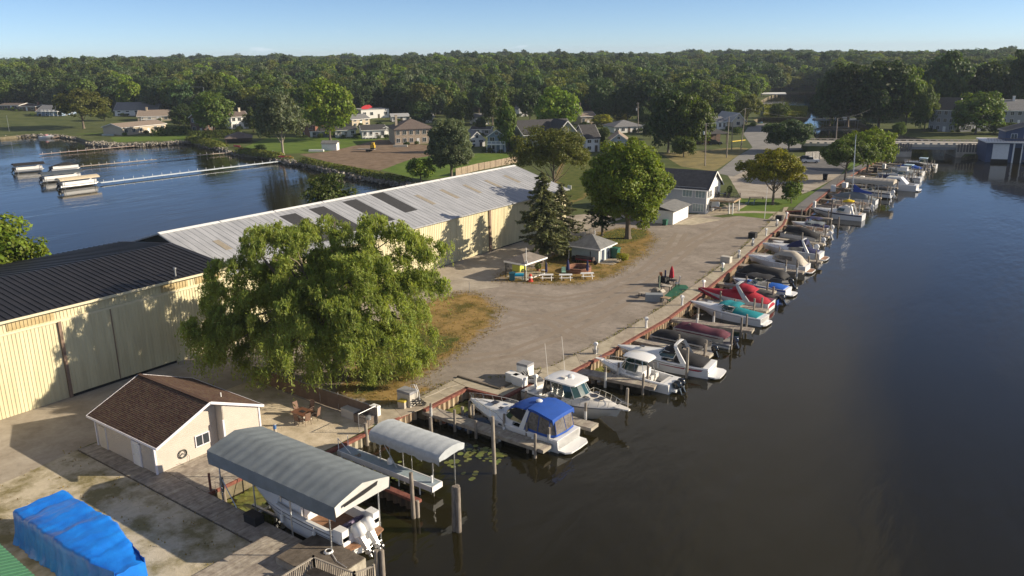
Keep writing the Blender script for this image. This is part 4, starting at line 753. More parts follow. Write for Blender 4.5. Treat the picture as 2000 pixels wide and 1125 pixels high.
# patio windscreen fence and chain-link ends
m_screen = mat('tan_windscreen', (0.17, 0.115, 0.075), var=.15, scale=1.5, rough=.9)
t = thing('windscreen_fence', 'low fence hung with brown windscreen cloth along the patio under the willow', 'fence', (-66, 45.7, 0)); mb = MB(); random.seed(4)
pts = [(i*.6, 0.03*math.sin(i*1.3)) for i in range(30)]
mb.loft([[(x, y, .05) for x, y in pts], [(x, y+.05*math.sin(x*2), .8) for x, y in pts], [(x, y, 1.55+.03*math.sin(x)) for x, y in pts]], closed=False, cap0=False, cap1=False); mb.build('cloth', m_screen, t)
for i in range(8): MB().tube([(i*2.48, .05, 0), (i*2.48, .05, 1.75)], .035, 6).build('post', m_steel, t)
MB().tube([(0, .05, 1.6), (17.4, .05, 1.6)], .022, 6).build('top_rail', m_steel, t)
def chain_fence(label, path, h, name='chain_link_fence'):
    t = thing(name, label, 'fence', (*path[0][:2], 0)); o = Vector(path[0][:2])
    for a, c in zip(path[:-1], path[1:]):
        a = Vector(a[:2])-o; c = Vector(c[:2])-o; d = c-a; k = max(1, round(d.length/2.5)); MB().tube([(*a, h), (*c, h)], .03, 5).build('top_rail', m_steel, t)
        for i in range(k+1): q = a.lerp(c, i/k); MB().tube([(*q, 0), (*q, h+.05)], .035, 6).build('post', m_steel, t)
        mb = MB(); nn = int(d.length/.16)
        for i in range(nn):
            for sg in (1, -1):
                x0 = i/nn; x1 = min(1, max(0, x0+sg*h/d.length))
                hh = h if x1 not in (0, 1) else abs(x1-x0)*d.length
                mb.tube([(*a.lerp(c, x0), .03), (*a.lerp(c, x1), hh)], .006, 3, cap=False)
        mb.build('mesh_wire', m_steel, t, kind='stuff')
    return t
chain_fence('short chain link panel at the corner of the patio by the seawall', [(-48.7, 43.6), (-48.7, 45.7)], 1.7)
chain_fence('chain link fence running from the hut back along the concrete drive', P((1118, 482), (1135, 474), (1160, 458)), 1.5)
# ================================================================== VEGETATION
def quads_mesh(name, V, mats, mi=None):
    V = np.asarray(V, np.float32).reshape(-1, 3); nq = len(V)//4; me = D.meshes.new(name)
    me.vertices.add(nq*4); me.vertices.foreach_set('co', V.ravel()); me.loops.add(nq*4); me.loops.foreach_set('vertex_index', np.arange(nq*4, dtype=np.int32))
    me.polygons.add(nq); me.polygons.foreach_set('loop_start', np.arange(0, nq*4, 4, dtype=np.int32))
    for q in (mats if isinstance(mats, (list, tuple)) else [mats]): me.materials.append(q)
    if mi is not None: me.polygons.foreach_set('material_index', np.asarray(mi, np.int32))
    me.update(calc_edges=True); me.validate(); return me
def nrm(a): return a/(np.linalg.norm(a, axis=1, keepdims=True)+1e-9)
def leaf_quads(c, n_, ln, wd, rng, up=None):
    """diamond leaves at c facing n_; long axis random or along up."""
    N = len(c); t = up if up is not None else rng.normal(size=(N, 3)); t = nrm(t-n_*np.sum(t*n_, axis=1, keepdims=True)); b_ = np.cross(n_, t)
    s = rng.uniform(.7, 1.3, (N, 1)); L = ln*s/2; Wq = wd*s/2; k = rng.uniform(-.25, .25, (N, 1))
    return np.stack([c-t*L, c+b_*Wq+t*L*k+n_*Wq*.3, c+t*L, c-b_*Wq+t*L*k+n_*Wq*.3], axis=1)
def sph(N, rng): return nrm(rng.normal(size=(N, 3)))
def crown_quads(rng, nc, per, R, zc, cr, leaf, lump=.25, low=-.75, inner=.5, asp=.62, flat=0.75):
    """leaf clumps through an uneven ellipsoid crown (rx, ry, rz) centred at height zc."""
    d = sph(nc*3, rng); d = d[d[:, 2] > low][:nc]; r = inner+(1-inner)*rng.uniform(0, 1, (len(d), 1))**.6
    ph = rng.uniform(0, 6.3, 8); lm = 1+lump*(np.sin(3*np.arctan2(d[:, 1], d[:, 0])+ph[0])*.5+np.sin(5*np.arctan2(d[:, 1], d[:, 0])+4*d[:, 2]+ph[1])*.4+np.sin(7*d[:, 2]+ph[2])*.35)
    C = d*r*lm[:, None]*np.array(R); crs = cr*rng.uniform(.65, 1.35, (len(C), 1))
    ci = np.repeat(np.arange(len(C)), per); ld = sph(len(ci), rng); ld[:, 2] = ld[:, 2]*.9+.12; ld = nrm(ld)
    pos = C[ci]+ld*crs[ci]*rng.uniform(.35, 1.0, (len(ci), 1))**.5*np.array([1, 1, flat])
    nn = nrm(ld*.55+nrm(C[ci]+1e-6)*.35+sph(len(ci), rng)*.75+np.array([0, 0, .25])); pos[:, 2] += zc
    return leaf_quads(pos, nn, leaf, leaf*asp, rng), C+np.array([0, 0, zc])
def trunk_mb(H, r, zc, tips, rng, base=0.0, bend=.03, start=(.25, .6)):
    mb = MB(); k = rng.uniform(-bend, bend, 2)*H; ctr = lambda z: Vector((k[0]*(z/H)**1.5, k[1]*(z/H)**1.5, z)); top = zc
    mb.tube([ctr(base)]+[ctr(lerp(base, top, q)) for q in (.06, .25, .5, .75, 1)], [r*1.5, r*1.08, r*.9, r*.7, r*.45, r*.2], 8)
    for tp in tips:
        tp = Vector(tp); z0 = rng.uniform(*start)*zc; a = ctr(z0); m_ = a.lerp(tp, .5)+Vector((0, 0, -.06*H*rng.uniform(.2, 1))); mb.tube([a, m_, tp], [r*.36, r*.22, r*.07], 5)
    return mb
m_bark = mat('bark', (0.10, 0.08, 0.06), col2=(0.19, 0.155, 0.12), scale=3, stretch=(2, 2, .5), rough=.95, coords='obj')
m_bark_lt = mat('pale_bark', (0.22, 0.19, 0.15), col2=(0.34, 0.30, 0.25), scale=3, rough=.95, coords='obj')
L_maple = leafmat('maple_leaf', (0.105, 0.165, 0.012), (0.195, 0.26, 0.024), obj=.1); L_dark = leafmat('dark_leaf', (0.03, 0.055, 0.012), (0.062, 0.095, 0.02), .28)
L_mid = leafmat('mid_leaf', (0.06, 0.095, 0.013), (0.115, 0.155, 0.026)); L_yel = leafmat('yellow_leaf', (0.14, 0.155, 0.008), (0.24, 0.22, 0.014)); L_grey = leafmat('grey_leaf', (0.075, 0.10, 0.048), (0.13, 0.15, 0.078))
L_blue = leafmat('blue_leaf', (0.04, 0.08, 0.026), (0.08, 0.125, 0.042)); L_willow = leafmat('willow_leaf', (0.185, 0.23, 0.05), (0.33, 0.375, 0.10), .5, obj=.02); L_spruce = leafmat('spruce_needle', (0.085, 0.095, 0.04), (0.15, 0.155, 0.07), .25); L_olive = leafmat('olive_leaf', (0.085, 0.10, 0.015), (0.15, 0.16, 0.03))
def add_tree(label, b, crown_me, trunk_me, sc=(1, 1, 1), rz=0.0, cat='tree', group=None, name='tree'):
    t = thing(name, label, cat, b, rz, group); t.scale = sc; link('crown', crown_me, t)
    if trunk_me: link('trunk', trunk_me, t)
    return t
# ---- the willow in front of the warehouse
rng = np.random.default_rng(11); bw = G(664, 738); off = Vector((CR[0], CR[1], 0))*(-2.3)
t = thing('willow_tree', 'huge spreading willow with drooping yellow green foliage in front of the cream warehouse', 'tree', bw)
limbs = []; mb = MB(); tops = []
mb.tube([(0, 0, -.1), (0, 0, .4), (-.1, .1, 1.6), (-.2, .1, 2.8)], [1.0, .72, .6, .55], 10)
for k in range(11):
    a = 2*PI*k/11+rng.uniform(-.2, .2); rr = rng.uniform(5, 10.5); zt = rng.uniform(8, 15.2) if k % 3 else rng.uniform(12.5, 15.6); rr = rr if zt < 12 else rr*.6
    e1 = Vector((math.cos(a)*rr+off.x*.7, math.sin(a)*rr+off.y*.7, zt)); s0 = Vector((-.2, .1, rng.uniform(1.8, 3.0))); m1 = s0.lerp(e1, .4)+Vector((0, 0, rng.uniform(.2, 1.2))); m2 = s0.lerp(e1, .75)+Vector((rng.uniform(-.6, .6), rng.uniform(-.6, .6), .6))
    mb.tube([s0, m1, m2, e1], [.4, .26, .16, .05], 7) if k % 2 else None; limbs.append((m1, m2, e1))
    for j in range(3 if k % 2 else 0):
        q = m1.lerp(m2, rng.uniform(.2, 1)); v = Vector((*rng.uniform(-1, 1, 2), rng.uniform(.0, .9))); v = v.normalized()*rng.uniform(2, 4.2); mb.tube([q, q+v*.5+Vector((0, 0, .3)), q+v], [.13, .08, .03], 5)
trk = mb.build('trunk', m_bark, t, smooth=True)
Cw = []
for lx, ly, ld_, lr in ((545, 462, 1, 3.0), (478, 532, -1, 3.0), (425, 632, -3, 2.9), (400, 655, -1, 2.0), (640, 455, 3, 2.8), (735, 452, 1, 2.6), (790, 462, -2, 2.8), (842, 492, 0, 2.7), (852, 560, -2, 2.6), (765, 590, -5, 3.3), (640, 585, -6, 3.4), (545, 590, -5, 3.2), (690, 515, -1, 3.2), (600, 525, -2, 3.2), (600, 660, -8, 3.0), (690, 668, -7, 2.8), (480, 655, -5, 3.0), (775, 655, -4, 2.7), (560, 545, 6, 3.4), (700, 540, 7, 3.4), (640, 520, 9, 3.0), (800, 560, 5, 3.2), (500, 610, 4, 3.2), (640, 640, 5, 3.5), (540, 700, -4, 2.2), (735, 712, -4, 2.0), (650, 700, -5, 2.0), (450, 690, -3, 2.0), (800, 690, -1, 2.4), (570, 480, -3, 2.8), (660, 630, -3, 3.4), (560, 640, 0, 3.4), (740, 520, -5, 3.0), (620, 590, 2, 3.6), (700, 610, -9, 2.6), (430, 590, 2, 2.6), (820, 620, 2, 3.0)):
    ld_ *= .75; sx_ = (lx-664)*.89*.0530*(1+ld_/85); q = bw+Vector((float(_R[0]), float(_R[1]), 0))*sx_+Vector((float(_F0[0]), float(_F0[1]), 0))*ld_; z_ = hgt((q.x, q.y, 0), ly); lr *= 1.12; k = int((1.5 if ld_ > 0 else 1.9)*lr*lr); dd = sph(k, rng); dd[:, 2] = np.abs(dd[:, 2])*1.0-.25
    Cw.append(np.array([q.x-bw.x, q.y-bw.y, z_])+dd*np.array([lr, lr, lr*.72])*rng.uniform(.45, 1, (k, 1))**.5)
    e1 = Vector((q.x-bw.x, q.y-bw.y, max(2, z_-.4))); mb = MB(); s0 = limbs[len(Cw) % 11][0]; mb.tube([s0, s0.lerp(e1, .5)+Vector((0, 0, .5)), e1], [.17, .11, .04], 5); mb.build('limb', m_bark, trk, smooth=True)
Cw = np.concatenate(Cw); ns = 24; ci = np.repeat(np.arange(len(Cw)), ns); dirs = sph(len(ci), rng)*np.array([1, 1, .5]); rc = rng.uniform(.55, 1.15, (len(Cw), 1))
st = Cw[ci]+dirs*rc[ci]*rng.uniform(.25, 1, (len(ci), 1)); st[:, 2] = np.maximum(st[:, 2], 1.6); ln = np.clip(rng.gamma(2.2, .42, len(ci)), .3, 2.6); ln = np.where(Cw[ci, 2] < 7.0, ln*1.6, ln); ln = np.minimum(ln, np.maximum(.2, st[:, 2]-1.2))
nl = 15; si = np.repeat(np.arange(len(st)), nl); tt = np.tile((np.arange(nl)+.5)/nl, len(st))
outw = nrm(np.stack([st[:, 0]-off.x, st[:, 1]-off.y, np.zeros(len(st))], 1)); pos = st[si]+outw[si]*(tt*ln[si]*.25)[:, None]+rng.normal(0, .08, (len(si), 3)); pos[:, 2] -= ln[si]*tt**1.25
nn = nrm(rng.normal(size=(len(si), 3))+outw[si]*.4+np.array([0, 0, .45])); up = np.tile(np.array([[0, 0, -1.0]]), (len(si), 1))+rng.normal(0, .55, (len(si), 3))
link('crown', quads_mesh('crown', leaf_quads(pos, nn, .38, .095, rng, up), L_willow), t)
# ---- the big maple by the clubhouse
def grown(label, b, H, Wd, lm, nc, per, leaf, cr, seed, zlow=.14, r=.35, lump=.22, bark=None, tips=14, name='tree', inner=.5, low=-.8, cat='tree', asp=.62):
    rng = np.random.default_rng(seed); zc = H*(1+zlow)/2; rz_ = H*(1-zlow)/2; q, C = crown_quads(rng, nc, per, (Wd/2*.80, Wd/2*.80, rz_*.82), zc, cr, leaf, lump, low, inner, asp)
    mb = trunk_mb(H, r, zc*1.1, [C[i] for i in rng.choice(len(C), tips, False)], rng); return add_tree(label, b, quads_mesh('crown', q, lm), mb.mesh('trunk', bark or m_bark, True), name=name, cat=cat)
b = G(1226, 466); grown('large dense bright green maple between the blue hut and the clubhouse', b, 16.8, 15.6, L_maple, 620, 120, .46, 1.25, 5, .11, .5, .26)
b = G(1509, 400); grown('yellow green locust tree on the club lawn beside the parking lot', b, 11.6, 14.2, L_yel, 210, 110, .40, 1.05, 21, .22, .28, .3, low=-.45, inner=.55)
b = G(1540, 296); grown('rounded green tree at the road corner behind the yellow locust', b, 10.5, 17.5, L_blue, 260, 90, .5, 1.2, 22, .12, .3, .25)
b = G(1650, 352); grown('leafy tree on the lawn beside the far boats with a dark slanting trunk', b, 10.2, 14.5, L_mid, 230, 100, .45, 1.1, 23, .25, .25, .28, low=-.5)
b = G(1694, 333); grown('broad bright tree on the lawn closest to the bridge', b, 11.5, 14.5, L_maple, 220, 90, .55, 1.3, 24, .08, .28, .25)
b = G(882, 352); grown('tall leafy grey green tree behind the white metal roof', b, 16.4, 13.0, L_grey, 380, 110, .45, 1.1, 25, .06, .35, .18)
b = G(822, 356); grown('small leaning tree at the shore left of the grey green tree', b, 6.5, 7.2, L_maple, 70, 70, .5, 1.0, 26, .1, .2, .4)
b = G(1082, 384); grown('airy light green locust behind the two spruces', b, 15.5, 20.0, L_olive, 260, 95, .42, 1.2, 27, .28, .33, .36, low=-.5)
b = G(692, 432); b = Vector((-107, 92, 0)); grown('treetop showing above the ridge of the white roofed building', b, 13.0, 9.0, L_mid, 90, 80, .5, 1.1, 28, .1, .25, .35)
b = Vector((-108.5, 39, 0)); grown('leafy tree on the lake edge behind the black roofed building', b, 14.5, 14.0, L_maple, 180, 95, .55, 1.3, 29, .1, .3, .35)
b = Vector((-110, 26, 0)); grown('lower part of the thicket behind the black roof at the left picture edge', b, 11.0, 12.0, L_maple, 120, 90, .55, 1.3, 30, .1, .3, .3)
b = G(1545, 397); grown('small bush like sapling on the seawall lawn beside the locust', b, 5.2, 4.2, L_mid, 45, 70, .4, .8, 31, .12, .12, .35)
b = G(1214, 512); grown('small yellow green shrub beside the hut door slab', b, 1.7, 2.0, L_yel, 26, 40, .22, .35, 32, .0, .05, .2, name='shrub', cat='shrub')
b = G(1722, 309); grown('round bright green bush near the bridge abutment', b, 3.4, 6.0, L_yel, 50, 60, .45, .9, 33, .0, .1, .2, name='shrub', cat='shrub')
# ---- spruces
def spruce(seed, H, R, bare=.16, lm=None, droop=.35, dens=1.9, thin=0.0):
    rng = np.random.default_rng(seed); qs = []; mb = MB(); mb.tube([(0, 0, 0), (0, 0, H*.5), (0, 0, H)], [H*.022, H*.014, .02], 7); z = H*bare
    while z < H*.985:
        f_ = (z-H*bare)/(H*(1-bare)); nb = int(rng.integers(5, 8)); Lb = R*(1-f_)**.68*(.75+.4*math.sin(min(1, f_*5)*PI/2))*.9+.15
        for k in range(nb):
            if rng.uniform() < thin: continue
            a = rng.uniform(0, 6.28); L = Lb*rng.uniform(.6, 1.12); dr = droop*L*rng.uniform(.5, 1.2); dv = np.array([math.cos(a), math.sin(a), 0]); n_ = max(6, int(L*15*dens)); s = rng.uniform(.08, 1, n_)
            bp_ = np.array([0, 0, z])+dv*L*s[:, None]; bp_[:, 2] -= dr*s**1.4-.35*L*np.maximum(0, s-.75)
            side = np.array([-math.sin(a), math.cos(a), 0]); w = (.12+.26*L)*np.sin(np.clip(s*1.05, 0, 1)*PI)**.6*.5; bp_ += side*(rng.uniform(-1, 1, n_)*w)[:, None]; bp_[:, 2] -= rng.uniform(0, .35, n_)
            nn = nrm(np.array([0, 0, 1.0])+rng.normal(0, .5, (n_, 3))); up = dv+side*rng.normal(0, .7, (n_, 1))+np.array([0, 0, -.5]); qs.append(leaf_quads(bp_, nn, .62, .24, rng, up))
            if f_ < .9: mb.tube([(0, 0, z), tuple(dv*L*.85+np.array([0, 0, z-dr*.75]))], [.035, .012], 4)
        z += .42*H/13
    return quads_mesh('crown', np.concatenate(qs), lm or L_spruce), mb.mesh('trunk', m_bark, True)
sc_, st_ = spruce(41, 14.2, 4.9, .20); add_tree('taller spruce in front, its bare trunk beside the pavilion roof', G(1059, 513), sc_, st_, name='spruce_tree')
sc2, st2 = spruce(42, 11.6, 4.6, .13, None, .3, 1.1, .25); add_tree('second sparser spruce standing behind the front one', G(1096, 496), sc2, st2, name='spruce_tree')
sc3, st3 = spruce(43, 11.0, 3.6, .22, L_dark, .3, .8, .1); add_tree('dark spruce behind the hut at the left edge of the big maple', G(1176, 461), sc3, st3, name='spruce_tree')
# ---- village and shore trees, from shared crowns
PROTO = {}
def proto(key, lm, nc, per, leaf, cr, R, zc, seed, lump=.25, low=-.75, inner=.5, bark=None, r=.022):
    rng = np.random.default_rng(seed); q, C = crown_quads(rng, nc, per, R, zc, cr, leaf, lump, low, inner); mb = trunk_mb(1.0, r, zc*1.05, [C[i] for i in rng.choice(len(C), 8, False)], rng); PROTO[key] = (quads_mesh('crown', q, lm), mb.mesh('trunk', bark or m_bark, True))
for key, lm, sd in (('round_maple', L_maple, 1), ('round_dark', L_dark, 2), ('round_mid', L_mid, 3), ('round_blue', L_blue, 5)): proto(key, lm, 150, 60, .062, .125, (.47, .47, .46), .54, 60+sd, .2)
proto('tall_mid', L_mid, 120, 60, .055, .10, (.34, .34, .47), .53, 71, .25); proto('tall_grey', L_grey, 110, 55, .05, .11, (.40, .40, .42), .58, 72, .32, -.6, .5, m_bark_lt); proto('broad_olive', L_olive, 150, 60, .055, .11, (.5, .5, .38), .60, 73, .2, -.55); proto('tall_dark', L_dark, 120, 60, .058, .11, (.36, .36, .48), .52, 74, .25)
proto('shrub', L_mid, 60, 40, .11, .2, (.48, .48, .48), .48, 75, .2, -.6); proto('shrub_dark', L_dark, 60, 40, .11, .2, (.48, .48, .48), .48, 76, .2, -.6); proto('shrub_yellow', L_yel, 60, 40, .11, .2, (.48, .48, .48), .48, 77, .2, -.6)
vi = 0
def vtree(key, bx, by, ty, wpx, label, name='tree', cat='tree'):
    global vi; b = G(bx, by); b.z = hz(b.x, b.y); H = hgt(b, ty)*.89; Wd = wpx*pxm(b); vi += 1; asp = {'tall_mid': 1.0, 'tall_grey': 1.2, 'broad_olive': 1.36, 'tall_dark': 1.05}.get(key, 1.45 if 'shrub' in key else 1.3)
    return add_tree(label, b, *PROTO[key], sc=(Wd/asp, Wd/asp, H), rz=vi*1.7, name=name, cat=cat)
for a in [('broad_olive', 164, 252, 166, 108, 'big solitary round willow on the lake lawn at the left'), ('tall_grey', 553, 302, 170, 118, 'pale grey leaved tree with twin trunks at the end of the white pier'), ('round_maple', 645, 274, 148, 118, 'great round maple towering above the lake houses'),
          ('round_mid', 418, 262, 172, 92, 'leafy tree behind the long hedge at the lake'), ('round_dark', 362, 252, 200, 60, 'dark shrubby tree beside the long ranch house'), ('tall_mid', 495, 258, 210, 40, 'small pale flowering tree beside the white house with brown roof'),
          ('round_dark', 530, 262, 190, 70, 'dark tree filling the gap left of the brick house'), ('round_mid', 292, 215, 150, 50, 'round light tree rising behind the white gabled houses'), ('tall_dark', 480, 228, 165, 60, 'dark tall tree behind the hedge houses'), ('round_dark', 822, 245, 195, 55, 'dark round cedar like tree behind the stone house'),
          ('tall_dark', 786, 226, 165, 45, 'dark narrow tree between the white shop and the stone house'), ('round_mid', 900, 245, 186, 60, 'mid green tree above the white steep gabled house'), ('tall_mid', 990, 296, 180, 50, 'tall slender tree in front of the slate blue house'), ('round_maple', 1088, 262, 165, 104, 'wide bright round maple behind the sage house'),
          ('tall_mid', 962, 244, 150, 62, 'tall tree rising behind the slate blue house'), ('tall_dark', 1305, 298, 168, 96, 'dark tall oak beside the pale blue cottage'), ('round_mid', 1352, 300, 172, 92, 'leafy oak standing behind the clubhouse'), ('round_mid', 1335, 306, 262, 60, 'low bushy growth at the foot of the oaks behind the clubhouse'),
          ('round_maple', 1418, 238, 182, 44, 'bright tree above the restaurant roof'), ('broad_olive', 1458, 242, 178, 62, 'spreading willow like tree between the cream building and the marsh'), ('round_mid', 1385, 235, 165, 60, 'tree rising behind the restaurant'), ('round_blue', 1270, 240, 140, 90, 'blue green tree behind the tall crossarm pole'),
          ('tall_dark', 1655, 248, 118, 110, 'dark spreading tree overhanging the back water'), ('tall_dark', 1715, 252, 112, 112, 'dark tall tree on the far bank right of the back water'), ('round_mid', 1768, 252, 118, 74, 'leafy sunlit tree beside the condominiums'), ('tall_mid', 1805, 256, 158, 44, 'slim tree at the left corner of the condominiums'), ('round_mid', 1905, 262, 172, 104, 'lone round tree on the bank in front of the condominiums'),
          ('round_dark', 1620, 246, 130, 76, 'dark tree leaning over the back water near the marsh'), ('round_dark', 1838, 232, 92, 110, 'tall dark tree crown above the condominium roof'), ('round_dark', 1925, 232, 115, 110, 'broad dark tree behind the condominium wing'), ('tall_dark', 1990, 236, 90, 70, 'tall dark pine like tree at the right picture edge'), ('round_mid', 1770, 225, 120, 80, 'leafy tree behind the slim condominium tree'),
          ('round_dark', 1880, 225, 128, 90, 'dark tree between the two tall crowns behind the condominiums'), ('round_mid', 1955, 225, 125, 80, 'green tree above the right hand condominium'), ('round_dark', 1690, 235, 125, 90, 'shaded tree behind the bank trees beyond the bridge'),
          ('round_mid', 60, 205, 158, 60, 'tree behind the brown ranch at the far left'), ('round_dark', 120, 208, 160, 62, 'dark tree behind the blue house'), ('round_dark', 235, 210, 150, 64, 'dark tree behind the tall white gabled house'), ('tall_dark', 712, 228, 165, 50, 'dark tree behind the flat roofed shop'), ('round_mid', 745, 222, 160, 54, 'mid green tree behind the shop sign'),
          ('round_dark', 850, 228, 172, 60, 'dark tree behind the stone house chimney'), ('round_dark', 1035, 236, 160, 60, 'dark tree left of the bright round maple'), ('round_blue', 1180, 240, 150, 70, 'blue green tree behind the curved parapet cottage'), ('round_dark', 1225, 240, 160, 66, 'dark tree behind the grey hip roofed house'),
          ('tall_dark', 1177, 296, 262, 14, 'narrow dark cypress beside the white dormer house')]: vtree(*a)
for a in [('shrub_yellow', 1175, 246, 222, 50, 'golden shrub beside the curved parapet cottage'), ('shrub_yellow', 1215, 236, 222, 40, 'golden hedge behind the grey hip roofed house'), ('shrub_dark', 510, 296, 280, 26, 'dark shrub alone on the maple lawn'), ('shrub', 1520, 230, 198, 44, 'bushy clump on the marsh island'), ('shrub', 1440, 262, 248, 26, 'rounded bush behind the restaurant deck'), ('shrub', 1960, 262, 236, 60, 'low hedge along the bank in front of the right condominium')]: vtree(*a, name='shrub', cat='shrub')
hb = random.Random(8)
for o_ in [q for q in D.objects if q.get('category') == 'house' and q.name != 'boat_house']:
    for k in range(3):
        q = o_.matrix_basis @ Vector((hb.uniform(-2, 11), hb.uniform(-3.2, -1.6), 0)); s_ = hb.uniform(1.0, 2.2); t = link('bush', PROTO['shrub' if k else 'shrub_dark'][0], None, q, k*2, 'small rounded bush growing against the front of a village house', 'shrub', 'bushes along the village house fronts'); t.scale = (s_, s_, s_*.8)
for a in [('tall_mid', 20, 218, 182, 26, 'slim tree at the far left behind the brown ranch roofs'), ('round_mid', 205, 240, 205, 34, 'small leafy tree left of the tall white house'), ('round_dark', 352, 246, 214, 30, 'dark tree at the right end of the wide brown roof'), ('round_mid', 665, 262, 232, 30, 'small tree right of the great maple trunk'), ('round_dark', 742, 262, 236, 22, 'dark yard tree behind the sunlit cottage wing'), ('round_mid', 868, 268, 240, 30, 'yard tree left of the grey green tree top'), ('tall_dark', 940, 262, 226, 26, 'dark yard tree behind the steep gabled white house'), ('round_mid', 1005, 290, 256, 28, 'small tree right of the slate house balcony'), ('round_dark', 1142, 262, 236, 30, 'dark yard tree behind the white dormer house'), ('round_mid', 1180, 272, 246, 28, 'yard tree between the dormer house and the grey hip roof'), ('round_dark', 1270, 272, 232, 40, 'dark yard tree right of the grey hip roofed house'), ('tall_mid', 1365, 262, 215, 30, 'slim tree left of the restaurant'), ('round_dark', 430, 250, 208, 44, 'dark tree behind the leafy hedge tree'), ('round_mid', 600, 262, 224, 40, 'leafy tree behind the red brick house'), ('round_maple', 1290, 252, 200, 46, 'bright tree left of the dark tall oak'), ('round_dark', 1606, 236, 176, 62, 'dark tree leaning out at the tip of the right bank beside the marsh'), ('round_mid', 1755, 268, 236, 30, 'small tree at the left end of the condominium lawn')]: vtree(*a)
hp = [PX(o_.matrix_basis @ Vector((4, 0, 0))) for o_ in D.objects if o_.get('category') in ('house', 'shop')]; yk = ['round_mid', 'round_dark', 'tall_mid', 'round_maple', 'round_blue', 'tall_dark']; n_y = 0
while n_y < 74:
    bx, by = hb.uniform(20, 1470), hb.uniform(214, 268); by = by if bx > 600 else by-14
    if any(abs(bx-h_[0]) < 46 and -10 < by-h_[1] < 52 for h_ in hp) or (bx < 240 and by > 226) or 590 < bx < 850 and by > 255 or bx > 1370 and by > 246 or not inside(np.array([G(bx, by).x]), np.array([G(bx, by).y]), [tuple(p) for p in LAND])[0]: continue
    k = yk[n_y % 6]; vtree(k, bx, by, by-hb.uniform(26, 56), hb.uniform(26, 50), {'round_mid': 'mid green round', 'round_dark': 'dark round', 'tall_mid': 'slim mid green', 'round_maple': 'bright round', 'round_blue': 'blue green round', 'tall_dark': 'slim dark'}[k]+' yard tree standing among the village houses')['group'] = 'yard trees among the village houses'; n_y += 1
def hedge(label, pts, h, w, n_, lm, seed):
    rng = np.random.default_rng(seed); a = Vector(pts[0]); t_ = rng.uniform(0, 1, n_); ps = np.array([[p[0], p[1], 0] for p in pts], float); k = len(ps)-1
    idx = np.minimum((t_*k).astype(int), k-1); fr = (t_*k-idx)[:, None]; c = ps[idx]*(1-fr)+ps[idx+1]*fr; d = sph(n_, rng); d[:, 2] = np.abs(d[:, 2])
    c = c+d*np.array([w, w, h]); nn = nrm(d+sph(n_, rng)*.5); link('hedge', quads_mesh('hedge', leaf_quads(c, nn, .8, .6, rng), lm), label=label, cat='hedge')
hedge('clipped arborvitae hedge in front of the long ranch house', [G(302, 266)[:2], G(370, 262)[:2]], 3.6, 1.8, 1500, L_mid, 1); hedge('long trimmed green hedge along the lake lawn', [G(372, 272)[:2], G(468, 268)[:2]], 3.2, 1.8, 2200, L_mid, 2)
hedge('weedy green growth on the stony shore below the dirt lot', [tuple(G(*q)[:2]) for q in ((592, 316), (660, 330), (720, 342), (795, 356))], 1.3, 1.8, 1600, L_olive, 3); hedge('green shrubs on the shore beside the twin trunked tree', [tuple(G(*q)[:2]) for q in ((470, 297), (545, 308))], 1.6, 2.5, 1200, L_olive, 4); hedge('reedy growth at the rocky point below the hedge', [tuple(G(*q)[:2]) for q in ((375, 274), (430, 287))], 1.8, 3, 1200, L_olive, 5)
# ---- the wooded hills
FR_ = [(-100, 226), (0, 226), (130, 228), (200, 226), (400, 234), (520, 246), (600, 250), (700, 228), (850, 228), (1000, 220), (1150, 222), (1250, 226), (1350, 226), (1420, 222), (1462, 205), (1480, 196), (1485, 184), (1600, 184), (1604, 215), (1650, 226), (1800, 226), (1900, 224), (2100, 222)]
FORKIND = [('dark rounded', L_dark, (.5, .5, .5), .2), ('mid green oval', L_mid, (.46, .46, .5), .25), ('bright green', L_maple, (.48, .48, .48), .2), ('blue green', L_blue, (.5, .5, .46), .25), ('olive broad', L_olive, (.54, .54, .44), .25), ('pale grey green', L_grey, (.42, .42, .5), .3)]
FP = []
for i, (nm, lm, R, lu) in enumerate(FORKIND):
    rng = np.random.default_rng(200+i); q, C = crown_quads(rng, 75, 55, tuple(.82*a_ for a_ in R), .52, .14, .085, lu, -.6, .5); mb = trunk_mb(1.0, .02, .5, [C[j] for j in range(4)], rng)
    nv = len(mb.v); me = D.meshes.new('forest_tree'); Q = q.reshape(-1, 3); vs = [tuple(p) for p in Q]+mb.v; fs = [(4*j, 4*j+1, 4*j+2, 4*j+3) for j in range(len(Q)//4)]+[tuple(len(Q)+a_ for a_ in f_) for f_ in mb.f]
    me.from_pydata(vs, [], fs); me.materials.append(lm); me.materials.append(m_bark); me.polygons.foreach_set('material_index', [0]*(len(Q)//4)+[1]*len(mb.f)); me.update(); FP.append(me)
rng = np.random.default_rng(77); cand = []; d = 340.0
LANDA = [tuple(p) for p in LAND]
while d < 1500:
    sp = 9.0+(d-340)/90; na = int(math.radians(76)*d/sp); an = np.radians(-38)+np.radians(76)*(np.arange(na)+rng.uniform(-.4, .4, na))/na; dd_ = d+rng.uniform(-.45, .45, na)*sp
    cand.append(np.stack([dd_*np.sin(an-AZ), dd_*np.cos(an-AZ), np.full(na, sp)], 1)); d += sp*.92
cand = np.concatenate(cand); ok = inside(cand[:, 0], cand[:, 1], LANDA) & (segdist(cand[:, 0], cand[:, 1], LANDA) > 4); cand = cand[ok]
zs = hill(cand[:, 0], cand[:, 1]); flat = np.stack([cand[:, 0], cand[:, 1], np.zeros(len(cand))-HC], 1); kk = flat@CF; fx = 1000+FPX*(flat@CR)/kk; fy = 562.5-FPX*(flat@CU)/kk
front = np.interp(fx, [p[0] for p in FR_], [p[1] for p in FR_]); ok = fy < front
